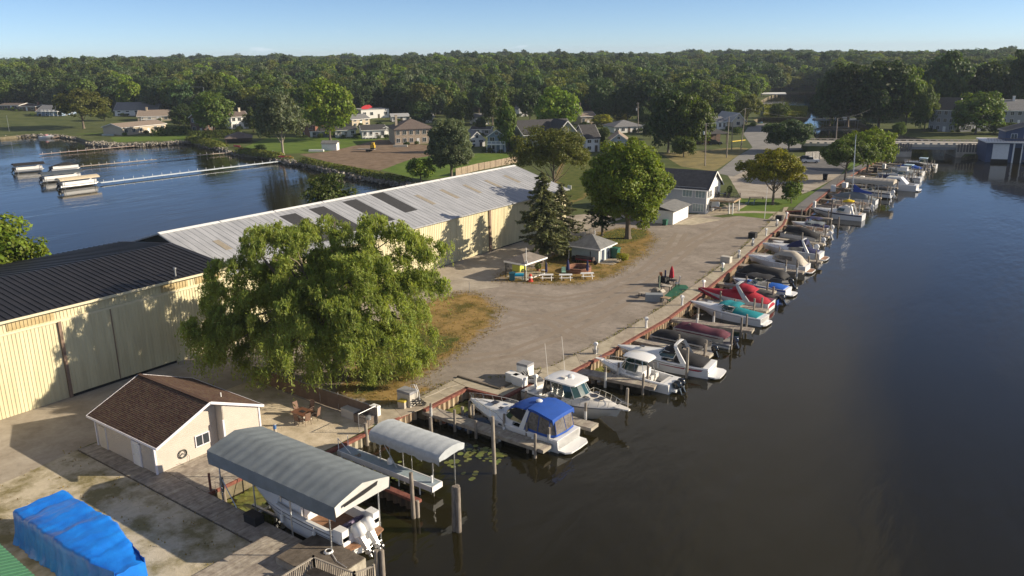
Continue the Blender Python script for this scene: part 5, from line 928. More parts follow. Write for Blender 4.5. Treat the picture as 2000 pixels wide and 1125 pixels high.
HS = np.array([(o_.matrix_basis @ Vector((6, 6, 0)))[:2] for o_ in D.objects if o_.get('category') in ('house', 'shop')]); ok &= np.min(np.hypot(cand[:, None, 0]-HS[None, :, 0], cand[:, None, 1]-HS[None, :, 1]), 1) > 13
cand, zs, fx, fy = cand[ok], zs[ok], fx[ok], fy[ok]
dd_ = np.hypot(cand[:, 0], cand[:, 1]); order = np.argsort(dd_); cand, zs, fx, dd_ = cand[order], zs[order], fx[order], dd_[order]
kind = rng.choice(6, len(cand), p=[.30, .26, .10, .16, .12, .06]); Hh = rng.uniform(11, 20, len(cand))+4*(rng.uniform(0, 1, len(cand)) > .9); Ww = rng.uniform(.85, 1.3, len(cand))*cand[:, 2]*1.28; rot = rng.uniform(0, 6.28, len(cand))
ZN = [(150, 'at the far left end'), (330, 'behind the white gabled houses'), (480, 'behind the long hedge'), (650, 'behind the great maple'), (800, 'behind the white shop'), (930, 'behind the stone house'), (1080, 'behind the slate house'), (1200, 'behind the tan cottage'), (1330, 'behind the grey hip roofed house'), (1480, 'behind the restaurant'), (1680, 'right of the back water'), (1850, 'behind the condominiums'), (9999, 'at the far right end')]
vis = [i for i in range(len(cand)) if -30 < fx[i] < 2030]; first = vis[:300]; ex = {}
for i in first:
    z_ = next(n_ for lim, n_ in ZN if fx[i] < lim); k = int(kind[i]); o = link('forest_tree', FP[k], None, (cand[i, 0], cand[i, 1], float(zs[i])-.3), rot[i], f'{"tall" if Hh[i] > 18 else "low"} {"wide" if Ww[i] > 13.2 else "slim"} {FORKIND[k][0]} tree in the wood edge {z_}', 'tree', f'wood edge trees {z_}'); o.scale = (Ww[i], Ww[i], Hh[i]); ex.setdefault(k, o)
rest = [i for i in range(len(cand)) if i not in set(first)]
me = D.meshes.new('wooded_hills'); me.from_pydata([(cand[i, 0], cand[i, 1], float(zs[i])-.3) for i in rest], [], [])
for nm_, arr, ty in (('kind_index', kind, 'INT'), ('sx', Ww, 'FLOAT'), ('sz', Hh, 'FLOAT'), ('rot', rot, 'FLOAT')):
    at = me.attributes.new(nm_, ty, 'POINT'); at.data.foreach_set('value', np.asarray([arr[i] for i in rest], np.int32 if ty == 'INT' else np.float32))
fo = link('wooded_hills', me, label='continuous dark green woods covering the low hills to the horizon', cat='woods', kind='stuff')
ng = D.node_groups.new('scatter_trees', 'GeometryNodeTree'); ng.interface.new_socket('Geometry', in_out='INPUT', socket_type='NodeSocketGeometry'); ng.interface.new_socket('Geometry', in_out='OUTPUT', socket_type='NodeSocketGeometry')
N = ng.nodes.new; gi = N('NodeGroupInput'); go = N('NodeGroupOutput'); ip = N('GeometryNodeInstanceOnPoints'); jn = N('GeometryNodeJoinGeometry')
for k in reversed(range(6)):
    oi = N('GeometryNodeObjectInfo'); oi.transform_space = 'ORIGINAL'; oi.inputs['As Instance'].default_value = True; oi.inputs['Object'].default_value = ex.get(k) or list(ex.values())[0]; ng.links.new(oi.outputs['Geometry'], jn.inputs[0])
def na_(nm_, ty):
    q = N('GeometryNodeInputNamedAttribute'); q.data_type = ty; q.inputs['Name'].default_value = nm_; return next(o_ for o_ in q.outputs if o_.enabled and o_.name == 'Attribute')
cx1 = N('ShaderNodeCombineXYZ'); cx2 = N('ShaderNodeCombineXYZ'); sxa = na_('sx', 'FLOAT'); ng.links.new(sxa, cx1.inputs[0]); ng.links.new(sxa, cx1.inputs[1]); ng.links.new(na_('sz', 'FLOAT'), cx1.inputs[2]); ng.links.new(na_('rot', 'FLOAT'), cx2.inputs[2])
ng.links.new(gi.outputs[0], ip.inputs['Points']); ng.links.new(jn.outputs[0], ip.inputs['Instance']); ip.inputs['Pick Instance'].default_value = True; ng.links.new(na_('kind_index', 'INT'), ip.inputs['Instance Index'])
ng.links.new(cx1.outputs[0], ip.inputs['Scale']); ng.links.new(cx2.outputs[0], ip.inputs['Rotation']); ng.links.new(ip.outputs[0], go.inputs[0]); md = fo.modifiers.new('scatter', 'NODES'); md.node_group = ng
# ---- marsh island between the back waters, riprap shores, lily pads
mz = P((1492, 228), (1572, 228), (1578, 212), (1494, 208)); rng = np.random.default_rng(9); xs = np.array(mz); pts = rng.uniform(xs.min(0), xs.max(0), (30000, 2)); pts = pts[inside(pts[:, 0], pts[:, 1], mz)][:9000]; c = np.concatenate([pts, np.full((len(pts), 1), .2)], 1); nn = nrm(rng.normal(size=(len(c), 3))*np.array([1, 1, .3])); link('marsh_grass', quads_mesh('marsh_grass', leaf_quads(c, nn, 2.6, 1.0, rng, np.tile([[0, 0, 1.]], (len(c), 1))), leafmat('reed', (0.14, 0.17, 0.02), (0.24, 0.25, 0.04), .3)), label='bright green reeds on the marsh strip between the back waters', cat='reeds', kind='stuff')
m_rock = mat('riprap_stone', (0.12, 0.105, 0.085), col2=(0.33, 0.30, 0.26), scale=.8, rough=.95, island=.35)
def riprap(label, path, w, n_, seed, s0=.35, s1=.9):
    r_ = random.Random(seed); mb = MB(); pl = along([tuple(q) for q in path], 1.0)
    for i in range(n_):
        q, dv = pl[r_.randrange(len(pl))]; nn = Vector((-dv.y, dv.x)); p_ = q+nn*r_.uniform(-w, w)+dv*r_.uniform(-.5, .5); s = r_.uniform(s0, s1); z = r_.uniform(-.9, .15); ph = [r_.uniform(.7, 1.25) for _ in range(8)]; a = r_.uniform(0, 3)
        vs = [(p_.x+s*ph[k]*(math.cos(a+k*PI/2)), p_.y+s*ph[k]*math.sin(a+k*PI/2), z-s*.4) for k in range(4)]+[(p_.x+.7*s*ph[4+k]*(math.cos(a+.3+k*PI/2)), p_.y+.7*s*ph[4+k]*math.sin(a+.3+k*PI/2), z+s*.45) for k in range(4)]
        mb.add(vs, [(4, 5, 6, 7), (0, 1, 5, 4), (1, 2, 6, 5), (2, 3, 7, 6), (3, 0, 4, 7)])
    mb.build('riprap', m_rock, label=label, cat='rocks', kind='stuff')
riprap('pale rock riprap round the point below the ranch house', P((180, 277), (230, 282), (300, 279), (372, 275)), 3.0, 1100, 1, .25, .6); riprap('grey boulders along the shore under the dirt lot', P((558, 313), (600, 318), (660, 333), (720, 345), (800, 358)), 2.0, 900, 2, .22, .55); riprap('stones along the shore by the twin trunked tree', P((395, 280), (470, 298), (520, 303), (556, 312)), 1.8, 400, 3, .2, .5); riprap('low stone edge of the far left lawn', P((0, 266), (60, 263), (110, 263), (150, 268)), 1.2, 350, 4, .2, .45)
rng = np.random.default_rng(3)
def lily(label, poly, n_, seed, smin=.1, smax=.28):
    r_ = random.Random(seed); xs = [p[0] for p in poly]; ys = [p[1] for p in poly]; mb = MB(); k = 0
    cl = [(r_.uniform(min(xs), max(xs)), r_.uniform(min(ys), max(ys))) for _ in range(9)]
    while k < n_:
        cx_, cy_ = r_.choice(cl); x, y = r_.gauss(cx_, .7), r_.gauss(cy_, .45)
        if inside(np.array([x]), np.array([y]), poly)[0]: s = r_.uniform(smin, smax); a = r_.uniform(0, 6); mb.add([(x+s*math.cos(a+i*.95), y+s*math.sin(a+i*.95), WZ+.012+.0003*(k % 60)) for i in range(7)], [tuple(range(7))]); k += 1
    mb.build('lily_pads', mat('lily_green', (0.09, 0.12, 0.02), col2=(0.2, 0.2, 0.05), scale=1.5, rough=.4, island=.3), label=label, cat='lily pads', kind='stuff')
lily('scattered lily pads on the dark water beside the small canopy lift', [(-43, 44.2), (-37, 44.2), (-36.5, 49.5), (-44, 49.5)], 90, 5); lily('yellow green algae and pads at the head of the big canopy slip', [(-50, 30.5), (-47, 30.5), (-46.6, 33.5), (-50, 34)], 240, 6, .15, .35); lily('lily pads in the slip corner by the patio seawall', [(-48, 39.5), (-45, 39.5), (-40, 38.9), (-38, 39.6), (-46, 45)], 60, 7)
lily('weeds on the water at the seawall behind the twin outboard boat', [(-41, 66.2), (-39.6, 66.2), (-39.6, 71), (-41, 71)], 160, 8, .12, .3); lily('weeds on the water at the seawall beside the blue topped cruiser', [(-47, 52), (-45.6, 52), (-45.6, 56), (-47, 56)], 120, 9, .12, .3)
# ---- weeds along the walkway and tufts over the dry grass
rng = np.random.default_rng(15); pl_ = along(INN, .25); c = []
for q, dv in pl_: c += [(q.x+rng.normal(-.15, .22), q.y+rng.normal(0, .2), .05) for _ in range(int(rng.integers(0, 7)*(noise.noise(Vector((q.y*.25, 3, 0))) > -.15)))]
c = np.array(c); link('weeds', quads_mesh('weeds', leaf_quads(c, nrm(rng.normal(size=(len(c), 3))), .22, .12, rng, np.tile([[0, 0, 1.]], (len(c), 1))), leafmat('weed_leaf', (0.14, 0.15, 0.04), (0.26, 0.23, 0.08), .4)), label='weeds and dry tufts along the inner edge of the seawall walkway', cat='weeds', kind='stuff')
c = []
for nm_ in ('dry_lawn', 'green_lawn', 'dry_island', 'shaded_grass', 'shell_lot'):
    m_ = D.objects[nm_].data; v_ = np.array([q.co[:] for q in m_.vertices]); k = 5000 if nm_[0] == 'd' else 1800; pt = v_[rng.integers(0, len(v_), k)]+rng.normal(0, .4, (k, 3))*np.array([1, 1, 0]); c.append(np.c_[pt[:, :2], np.full(k, .06)])
c = np.concatenate(c); link('grass_tufts', quads_mesh('grass_tufts', leaf_quads(c, nrm(rng.normal(size=(len(c), 3))), .17, .09, rng, np.tile([[0, 0, 1.]], (len(c), 1))), leafmat('straw', (0.20, 0.165, 0.05), (0.36, 0.27, 0.11), .45)), label='short dry grass tufts scattered over the lawns and the shell lot', cat='grass', kind='stuff')
# ================================================================== BOATS
random.seed(12)
m_gel = mat('white_gelcoat', (0.74, 0.74, 0.73), var=.03, rough=.22, scale=.6, coat=.3); m_gelw = mat('warm_gelcoat', (0.70, 0.67, 0.61), var=.04, rough=.25, scale=.6); m_gelg = mat('grey_gelcoat', (0.33, 0.33, 0.33), var=.05, rough=.25)
m_boot = mat('dark_bottom_paint', (0.03, 0.035, 0.045), var=.2, rough=.6); m_navyst = mat('navy_stripe', (0.015, 0.02, 0.06), rough=.3); m_greyst = mat('grey_stripe', (0.12, 0.12, 0.125), rough=.3); m_redst = mat('red_stripe', (0.28, 0.02, 0.04), rough=.3)
m_bluecv = mat('royal_blue_canvas', (0.012, 0.075, 0.36), var=.12, rough=.75, scale=1.2); m_blackcv = mat('black_canvas', (0.012, 0.011, 0.012), var=.3, rough=.8, scale=1.5); m_navycv = mat('navy_canvas', (0.012, 0.016, 0.075), var=.2, rough=.8); m_maroon = mat('maroon_canvas', (0.10, 0.022, 0.038), var=.2, rough=.8, scale=1.5)
m_teal = mat('teal_canvas', (0.0, 0.20, 0.235), var=.1, rough=.75); m_redcv = mat('red_canvas', (0.34, 0.008, 0.026), var=.12, rough=.8); m_tancv = mat('tan_canvas', (0.40, 0.36, 0.30), var=.12, rough=.8); m_greycv = mat('grey_canvas', (0.155, 0.18, 0.195), var=.12, rough=.75, scale=1.0); m_ltcv = mat('pale_grey_canvas', (0.40, 0.43, 0.45), var=.08, rough=.7)
m_vinyl_cl = mat('clear_vinyl', (0.16, 0.14, 0.12), rough=.12, var=.35, scale=4, spec=.7); m_tint = mat('tinted_glass', (0.02, 0.055, 0.055), rough=.06, var=.3, spec=.8); m_seat = mat('tan_upholstery', (0.46, 0.34, 0.25), var=.12, rough=.6); m_whiteup = mat('white_upholstery', (0.68, 0.66, 0.62), var=.06, rough=.5)
m_engblk = mat('black_cowling', (0.015, 0.016, 0.018), rough=.2, var=.1, coat=.5); m_engwht = mat('white_cowling', (0.72, 0.72, 0.72), rough=.2, var=.03, coat=.5); m_chrome = mat('stainless', (0.6, 0.6, 0.6), rough=.18, metal=1, var=.05); m_teak = mat('teak_deck', (0.25, 0.13, 0.07), var=.2, rough=.6, scale=4); m_alu = mat('brushed_aluminium', (0.45, 0.46, 0.47), rough=.35, metal=.8, var=.08)
m_fender = mat('white_fender', (0.68, 0.68, 0.66), rough=.5, var=.05); m_hatch = mat('dark_hatch', (0.03, 0.03, 0.035), rough=.15, var=.1)
class Hull:
    def __init__(s, L, B, fb, fs, dr=.5, rake=.10, full=2.3, t0=.42): s.L, s.B, s.fb, s.fs, s.dr, s.rake, s.full, s.t0 = L, B, fb, fs, dr, rake, full, t0
    def b(s, t): return s.B/2*(.93+.07*min(1, t/.3)) if t < s.t0 else max(.03, s.B/2*(1-((t-s.t0)/(1-s.t0))**s.full))
    def h(s, t): return s.fs+(s.fb-s.fs)*t**1.5
    def x(s, t): return -s.L/2+s.L*t
    def sec(s, t):
        b, h, x = s.b(t), s.h(t), s.x(t); c = b*(.9-.45*smooth01((t-.4)/.6)); zc = -.08+h*.5*smooth01((t-.5)/.5); zk = -s.dr+(s.dr+h*.62)*smooth01((t-.68)/.32); zk = min(zk, zc-.02)
        sx = lambda z: x-s.rake*s.L*smooth01((t-.55)/.45)*(1-z/h); zm = lerp(zc, h, .62)
        P_ = [(sx(h), b, h), (sx(zm), lerp(c, b, .82), zm), (sx(zc), c, zc), (sx(zk), 0, zk)]; return P_+[(p[0], -p[1], p[2]) for p in reversed(P_[:-1])]
    def hull(s, par, m, m2=None, n=20):
        ts = [i/n for i in range(n+1)]; secs = [s.sec(t) for t in ts]; mb = MB(); mb.loft(secs, closed=False, cap0=True, cap1=False); return mb.build('hull', m, par, True, 35)
    def band(s, par, f0, f1, m, name='stripe', t0=0, t1=.99, d=.012, taper=False):
        mb = MB(); n = 16
        for sg in (1, -1):
            rows = []
            for i in range(n+1):
                t = lerp(t0, t1, i/n); q = s.sec(t); hi, mi_ = Vector(q[0]), Vector(q[1]); fa = lerp(f0, f1, .5) if taper and i == 0 else f0; fb_ = lerp(fa, f1, 1-i/n) if taper else f1
                pa = mi_.lerp(hi, fa); pb = mi_.lerp(hi, fb_); rows.append([(pa.x, sg*(pa.y+d), pa.z), (pb.x, sg*(pb.y+d), pb.z)])
            mb.loft(rows, closed=False, cap0=False, cap1=False)
        return mb.build(name, m, par)
    def rub(s, par, m=None): 
        mb = MB(); n = 18
        for sg in (1, -1): mb.tube([(s.x(i/n), sg*(s.b(i/n)+.01), s.h(i/n)-.05) for i in range(n+1)], .045, 5)
        [MB().lathe([(.03, -.35), (.12, -.28), (.12, .22), (.03, .3), (.015, .6)], 8, (s.x(t_), sg*(s.b(t_)+.14), s.h(t_)-.55)).build('fender', m_fender, par, True) for t_ in (.22, .5) for sg in (1, -1)]; return mb.build('rub_rail', m or m_greyst, par)
    def deck(s, par, m, tc, ts=.05, crown=.4, side=.28, sole=.35, msole=None, fl=.8):
        mb = MB(); n = 10; rows = []
        for i in range(n+1):
            t = lerp(tc, .995, i/n); cr = crown*(1-i/n)**.75+.03; b, h, x = s.b(t), s.h(t), s.x(t); rows.append([(x, b, h), (x, b*.93, h+.06), (x, b*fl*.82, h+cr*.85), (x, b*.35, h+cr), (x, 0, h+cr*1.03), (x, -b*.35, h+cr), (x, -b*fl*.82, h+cr*.85), (x, -b*.93, h+.06), (x, -b, h)])
        mb.loft(rows, closed=False, cap0=True, cap1=False); d = mb.build('deck', m, par, True, 30)
        mb = MB()
        for sg in (1, -1):
            r = []
            for i in range(8):
                t = lerp(ts, tc, i/7); b, h, x = s.b(t), s.h(t), s.x(t); r.append([(x, sg*b, h), (x, sg*(b-.05), h+.04), (x, sg*(b-side), h+.04), (x, sg*(b-side-.02), sole)])
            mb.loft(r, closed=False, cap0=False, cap1=False)
        xs, bb, h0 = s.x(ts), s.b(ts), s.h(ts); mb.b2(s.x(0)+.02, xs, -s.b(0)+.03, s.b(0)-.03, h0-.25, h0+.03); mb.build('gunwale', m, par)
        mb = MB(); mb.loft([[(s.x(lerp(ts, tc, i/6)), s.b(lerp(ts, tc, i/6))-side, sole), (s.x(lerp(ts, tc, i/6)), -s.b(lerp(ts, tc, i/6))+side, sole)] for i in range(7)], closed=False, cap0=False, cap1=False); mb.build('cockpit_sole', msole or m_gelw, par); return d
    def dz(s, t, tc, crown): return s.h(t)+crown*(1-(t-tc)/(.995-tc))**.75
    def rail(s, par, t0, t1, hh=.6, n=6, pulpit=0.0, inset=.08, m=None):
        mb = MB(); top = []
        for sg in (1, -1):
            q = [(s.x(lerp(t0, t1, i/n)), sg*max(.06, s.b(lerp(t0, t1, i/n))-inset), s.h(lerp(t0, t1, i/n))+.05) for i in range(n+1)]
            mb.tube([q[0]]+[(p[0]+.15, p[1]*.97, p[2]+hh) for p in q[1:]]+[(s.x(1)+pulpit, sg*.12, s.h(1)+hh)], .022, 5)
            for p in q[1:]: mb.tube([p, (p[0]+.15, p[1]*.97, p[2]+hh)], .016, 4)
        mb.tube([(s.x(1)+pulpit, .12, s.h(1)+hh), (s.x(1)+pulpit+.06, 0, s.h(1)+hh), (s.x(1)+pulpit, -.12, s.h(1)+hh)], .022, 5); return mb.build('bow_rail', m or m_chrome, par)
    def platform(s, par, m, Lp=.7, mt=None):
        mb = MB(); b = s.b(0)*.95; xs = s.x(0); mb.prism([(xs, -b), (xs, b), (xs-Lp*.6, b), (xs-Lp*.95, b*.75), (xs-Lp, 0), (xs-Lp*.95, -b*.75), (xs-Lp*.6, -b)][::-1], .18, .32); o = mb.build('swim_platform', m, par)
        if mt: mb = MB(); mb.prism([(xs-.08, -b*.9), (xs-.08, b*.9), (xs-Lp*.6, b*.85), (xs-Lp*.9, b*.65), (xs-Lp*.9, -b*.65), (xs-Lp*.6, -b*.85)], .32, .335); mb.build('teak_pad', mt, o)
        return o
def windshield(par, xf, xa, w, z0, hh, rake=.45, m=None, zr=0.0, frame=None):
    """curved screen: front at xf, wings back to xa."""
    pl = [(xa, w), (lerp(xa, xf, .55), w*.99), (lerp(xa, xf, .85), w*.82), (xf, w*.42), (xf+.05, 0)]; pl = pl+[(x, -y) for x, y in reversed(pl[:-1])]
    rows0 = [(x, y, z0+zr*(1-(x-xa)/(xf-xa+.01))) for x, y in pl]; k = len(pl); rows1 = [(x-rake*(.35+.65*(x-xa)/(xf-xa+.01)), y*.86, z0+hh+zr*.3) for x, y in pl]
    inner = lambda r: [(x-.03, y*.975, z) for x, y, z in r]
    mb = MB(); mb.loft([rows0, rows1, inner(rows1), inner(rows0)], closed=False, cap0=False, cap1=False); g_ = mb.build('windshield', m or m_tint, par)
    fb = MB(); fb.tube(rows1, .03, 5); fb.tube(rows0, .03, 5); [fb.tube([rows0[i], rows1[i]], .025, 4) for i in (0, 2, 3, 5, 6, 8)]; fb.build('windshield_frame', frame or m_gel, g_); return g_
def cover(par, st, m, name='cover', wob=.03, seed=1, skirt=0.0):
    """stations: (x, half width, edge z, mid z[, y shift]); closed draped canvas."""
    r_ = random.Random(seed); mb = MB(); rows = []; N = []; 
    for a, c in zip(st[:-1], st[1:]):
        k = max(1, round((c[0]-a[0])/.45)) if c[0] > a[0] else max(1, round((a[0]-c[0])/.45)); N += [tuple(lerp(a[j], c[j], i/k) for j in range(4)) for i in range(k)]
    N.append(tuple(st[-1][:4]))
    for i, (x, w, ze, zm) in enumerate(N):
        j = lambda: r_.uniform(-wob, wob); q = []
        for u in (-1, -.93, -.72, -.4, 0, .4, .72, .93, 1): q.append((x+j()*.4, u*w, ze+(zm-ze)*(1-abs(u)**2.6)+(j() if abs(u) < .95 else 0)))
        rows.append([(x, -w, ze-.05-skirt)]+q+[(x, w, ze-.05-skirt)])
    mb.loft(rows, closed=True); return mb.build(name, m, par, True, 50)
def bimini(par, x0, x1, w, z, m, rise=.18, zb=.9, legs=True):
    mb = MB(); rows = []; n = 8
    for i in range(n+1):
        x = lerp(x0, x1, i/n); s_ = -.05*math.cos(i/n*4*PI)-.10*(abs(2*i/n-1)**4); rows.append([(x, u*w, z+rise*(1-u*u)+s_) for u in (-1, -.8, -.4, 0, .4, .8, 1)]+[(x, u*w*.98, z+rise*(1-u*u)+s_-.03) for u in (1, .8, .4, 0, -.4, -.8, -1)])
    mb.loft(rows); o = mb.build('bimini_top', m, par, True, 50)
    if legs:
        f_ = MB(); xm = (x0+x1)/2
        for sg in (1, -1):
            for x in (x0+.1, xm, x1-.1): f_.tube([(xm, sg*w*1.02, zb), (x, sg*w*.98, z-.03)], .018, 4)
        f_.build('bimini_frame', m_chrome, o)
    return o
def arch(par, xb, xt, w, wt, z0, z1, m, th=.15, name='radar_arch', rows=None):
    mb = MB(); path = [(xb, w, z0), (lerp(xb, xt, .55), lerp(w, wt, .45), lerp(z0, z1, .55)), (lerp(xb, xt, .9), wt*1.02, lerp(z0, z1, .92)), (xt, wt*.8, z1), (xt, 0, z1+.05)]; path = path+[(x, -y, z) for x, y, z in reversed(path[:-1])]; secs = []
    for x, y, z in path: k = 1.0+.9*(1-(z-z0)/(z1-z0)); secs.append([(x-th*k, y*1.02, z-.03), (x+th*k, y*1.02, z-.03), (x+th*k, y*.95, z+.05), (x-th*k, y*.95, z+.05)])
    mb.loft(secs); return mb.build(name, m, par, True, 40)
OB = {}
def outboard(par, x, y, z, m, s=1.0, tilt=0.0, mleg=None):
    key = m.name
    if key not in OB:
        a = MB(); prof = [(-.36, .05, .13, .30), (-.30, .22, .0, .55), (-.05, .27, -.05, .72), (.25, .25, -.05, .70), (.42, .17, .05, .55), (.47, .05, .2, .42)]
        a.loft([[(-px_, w*c_, lerp(z0, z1, .5)+(z1-z0)/2*s_) for c_, s_ in ((1, -.7), (1, .5), (.75, .9), (0, 1), (-.75, .9), (-1, .5), (-1, -.7), (0, -1))] for px_, w, z0, z1 in prof]); cow = a.mesh('cowling', m, True, 50)
        l = MB(); l.loft([[(-.18+dx, w, zz), (.16+dx, w, zz), (.16+dx, -w, zz), (-.18+dx, -w, zz)] for zz, w, dx in ((.1, .13, 0), (-.45, .08, -.03), (-.85, .05, -.06))]); l.loft([[(-.30, .2, -.62), (.08, .2, -.62), (.08, -.2, -.62), (-.3, -.2, -.62)], [(-.3, .2, -.65), (.08, .2, -.65), (.08, -.2, -.65), (-.3, -.2, -.65)]]); l.tube([(.2, 0, -.86), (.05, 0, -.86), (-.3, 0, -.86), (-.38, 0, -.86)], [.02, .07, .07, .04], 8); l.b2(-.2, -.02, -.015, .015, -1.08, -.86); l.b2(.12, .34, -.16, .16, -.3, .05); leg = l.mesh('lower_unit', mleg or m, True, 40)
        p = MB()
        for k in range(3): a_ = k*2*PI/3; p.add([(-.40, 0, -.86), (-.43, .10*math.cos(a_-.5)-.0, -.86+.10*math.sin(a_-.5)), (-.44, .2*math.cos(a_), -.86+.2*math.sin(a_)), (-.40, .1*math.cos(a_+.6), -.86+.1*math.sin(a_+.6))], [(0, 1, 2, 3)])
        p.tube([(-.37, 0, -.86), (-.5, 0, -.86)], .05, 6); pr = p.mesh('propeller', m_engblk); OB[key] = (cow, leg, pr)
    c_, l_, p_ = OB[key]; o = link('outboard_motor', c_, par, (x, y, z)); o.rotation_euler = (0, -tilt, 0); o.scale = (s, s, s); link('lower_unit', l_, o); link('propeller', p_, o); return o
def hatch(par, x, y, z, w=.5, d=.5, m=None): MB().box(x, y, z, d, w, .05, ry=0).build('hatch', m or m_hatch, par)
def bow_stern(bx, by, sx, sy, zb=.3, zs=.0):
    B_, T_ = G(bx, by, zb), G(sx, sy, zs); d = B_-T_; return Vector(((B_.x+T_.x)/2, (B_.y+T_.y)/2, WZ)), math.atan2(d.y, d.x), math.hypot(d.x, d.y)
def boat(label, x, y, rz=PI, z=WZ, cat='boat', name='motor_boat', group=None): return thing(name, label, cat, (x, y, z), rz, group)
def seats(par, lst, m, name='seat'):
    for x, y, z, sx, sy in lst: MB().b2(x-sx/2, x+sx/2, y-sy/2, y+sy/2, z, z+.42).b2(x-sx/2-.08, x-sx/2+.1, y-sy/2, y+sy/2, z+.42, z+.85).build(name, m, par)
# 1. twin white outboard boat under the big grey canopy (raised on its lift)
t = boat('large white boat with grey stripe and twin white outboards raised under the big grey canopy', -42.2, 32.2, PI, WZ+.95); H = Hull(11.6, 3.5, 1.75, 1.25, .6, .10)
H.hull(t, m_gel); H.band(t, .62, .92, m_greyst); H.band(t, .1, .2, m_navyst, t0=.1, t1=.8); H.deck(t, m_gel, .58, .06, .7, .3, .55, m_teak); H.rub(t, m_gel); windshield(t, 1.9, -.6, 1.25, 1.75, 1.1, .7, m_hatch)
mb = MB(); mb.b2(-1.3, 1.2, -1.25, 1.25, .55, 1.9); mb.build('helm_console', m_gel, t); mb = MB(); mb.b2(-1.32, -1.28, -1.0, -.1, .7, 1.8); mb.build('cabin_door', m_hatch, t)
MB().b2(-1.9, .9, -1.3, 1.3, 3.1, 3.25).build('hardtop', m_gel, t); [MB().tube([(x, y, 1.3), (x*.95, y*.92, 3.1)], .035, 5).build('hardtop_frame', m_chrome, t) for x in (-1.7, .7) for y in (-1.35, 1.35)]
MB().b2(-4.6, -4.1, -1.2, 1.2, .55, .95).b2(-4.75, -4.6, -1.2, 1.2, .55, 1.25).build('aft_seat', mat('purple_pattern_cushion', (0.05, 0.03, 0.10), col2=(0.35, 0.3, 0.42), scale=7), t)
for sg in (1, -1): MB().prism([(-5.8, sg*1.1), (-5.0, sg*1.1), (-5.0, sg*1.72), (-5.8, sg*1.66)][::sg], .95, 1.75).build('quarter_moulding', m_gel, t); MB().prism([(-6.5, sg*.75), (-5.8, sg*.75), (-5.8, sg*1.6), (-6.3, sg*1.5)][::sg], .5, .62).build('swim_step', m_teak, t)
outboard(t, -6.15, .42, .95, m_engwht, 1.35, -.55); outboard(t, -6.15, -.42, .95, m_engwht, 1.35, -.55)
# the big canopy and its lift
def canopy(label, x0, x1, y0, y1, zh, ze, zr, m, mflap=None, window=False, flat=False, seed=1, lift_z=.3):
    t = thing('boat_lift', label, 'boat lift', ((x0+x1)/2, (y0+y1)/2, 0)); w = (x1-x0)/2; d = (y1-y0)/2; r_ = random.Random(seed); mb = MB(); rows = []; n = int((x1-x0)/.22)
    for i in range(n+1):
        x = lerp(-w, w, i/n); sg = (.012 if flat else .02)*math.cos(2*PI*x/.95)+.006*r_.uniform(-1, 1); q = []
        hem = .07*math.sin(x*2.6)+.05*math.sin(x*6.1+1) if flat else .05*math.sin(x*1.1)
        for y, z, k in ((-d, zh+hem, 0), (-d-.03, lerp(zh, ze, .5), .5), (-d, ze, .6), (-d*.86, lerp(ze, zr, .34 if flat else .17), .8), (-d*.5, lerp(ze, zr, .78 if flat else .55), 1), (0, zr, .6), (d*.5, lerp(ze, zr, .78 if flat else .55), 1), (d*.86, lerp(ze, zr, .34 if flat else .17), .8), (d, ze, .6), (d+.03, lerp(zh, ze, .5), .5), (d, zh+hem, 0)): q.append((x+r_.uniform(-.02, .02), y, z+sg*k+r_.uniform(-.012, .012)))
        rows.append(q)
    mb.loft(rows, closed=False, cap0=False, cap1=False); o = mb.build('canopy', m, t, True, 60)
    mf = mflap or m
    for sg in (1, -1):
        e = MB(); x = sg*w; top = [rows[-1 if sg > 0 else 0][k] for k in range(2, 9)]; dep = (ze-zh)*(.95 if mflap else .55)
        low = [(x+sg*.05*math.sin(k*1.7)-(.35 if mflap and sg > 0 else 0)*math.sin(k/6*PI), p[1]*.97, (ze-dep)+(.25*abs(k-3)/3 if mflap else .06*math.sin(k*2))) for k, p in enumerate(top)]; e.loft([top, low], closed=False, cap0=False, cap1=False); f_ = e.build('end_flap', mf, t, True, 60)
        if window and sg > 0: wv = MB(); wv.add([(x+.03, -d*.72, ze-.12), (x+.03, -d*.1, ze+.02), (x+.03, d*.55, ze+.22), (x+.03, d*.5, ze-.05), (x+.03, 0, ze-.2), (x+.03, -d*.7, ze-.3)], [(0, 5, 4, 3, 2, 1)]); wv.add([(x+.045, -d*.72, ze-.12), (x+.045, -d*.1, ze+.02), (x+.045, d*.55, ze+.22), (x+.045, d*.5, ze-.05), (x+.045, 0, ze-.2), (x+.045, -d*.7, ze-.3)], [(0, 1, 2, 3, 4, 5)]); wv.build('mesh_window', m_blackcv, f_)
    k = 4 if w > 5 else 2
    for i in range(k):
        for sg in (1, -1): x = lerp(-w+.9, w-.9, i/(k-1)); MB().tube([(x, sg*(d-.25), -2.2), (x, sg*(d-.25), ze)], .055, 6).build('post', m_alu, t)
    mb = MB(); [mb.b2(-w+.3, w-.3, sg*(d-.25)-.05, sg*(d-.25)+.05, ze-.18, ze-.08) for sg in (1, -1)]; [mb.tube([(x, -d+.25, ze-.1), (x, 0, zr-.15), (x, d-.25, ze-.1)], .03, 5) for x in np.arange(-w+.4, w, 1.9)]; mb.build('top_frame', m_alu, t)
    mb = MB(); [mb.b2(x-.08, x+.08, -d+.25, d-.25, lift_z-1.0, lift_z-.84) for x in (-w*.45, w*.45)]; [mb.b2(-w*.6, w*.6, y-.1, y+.1, lift_z-.84, lift_z-.7) for y in (-d*.4, d*.4)]; [mb.tube([(-w+.9+.2, sg*(d-.25), 1.9), (-w+3.0, sg*(d-.25), -.6)], .035, 5) for sg in (1, -1)]; mb.build('cradle', m_alu, t); return t
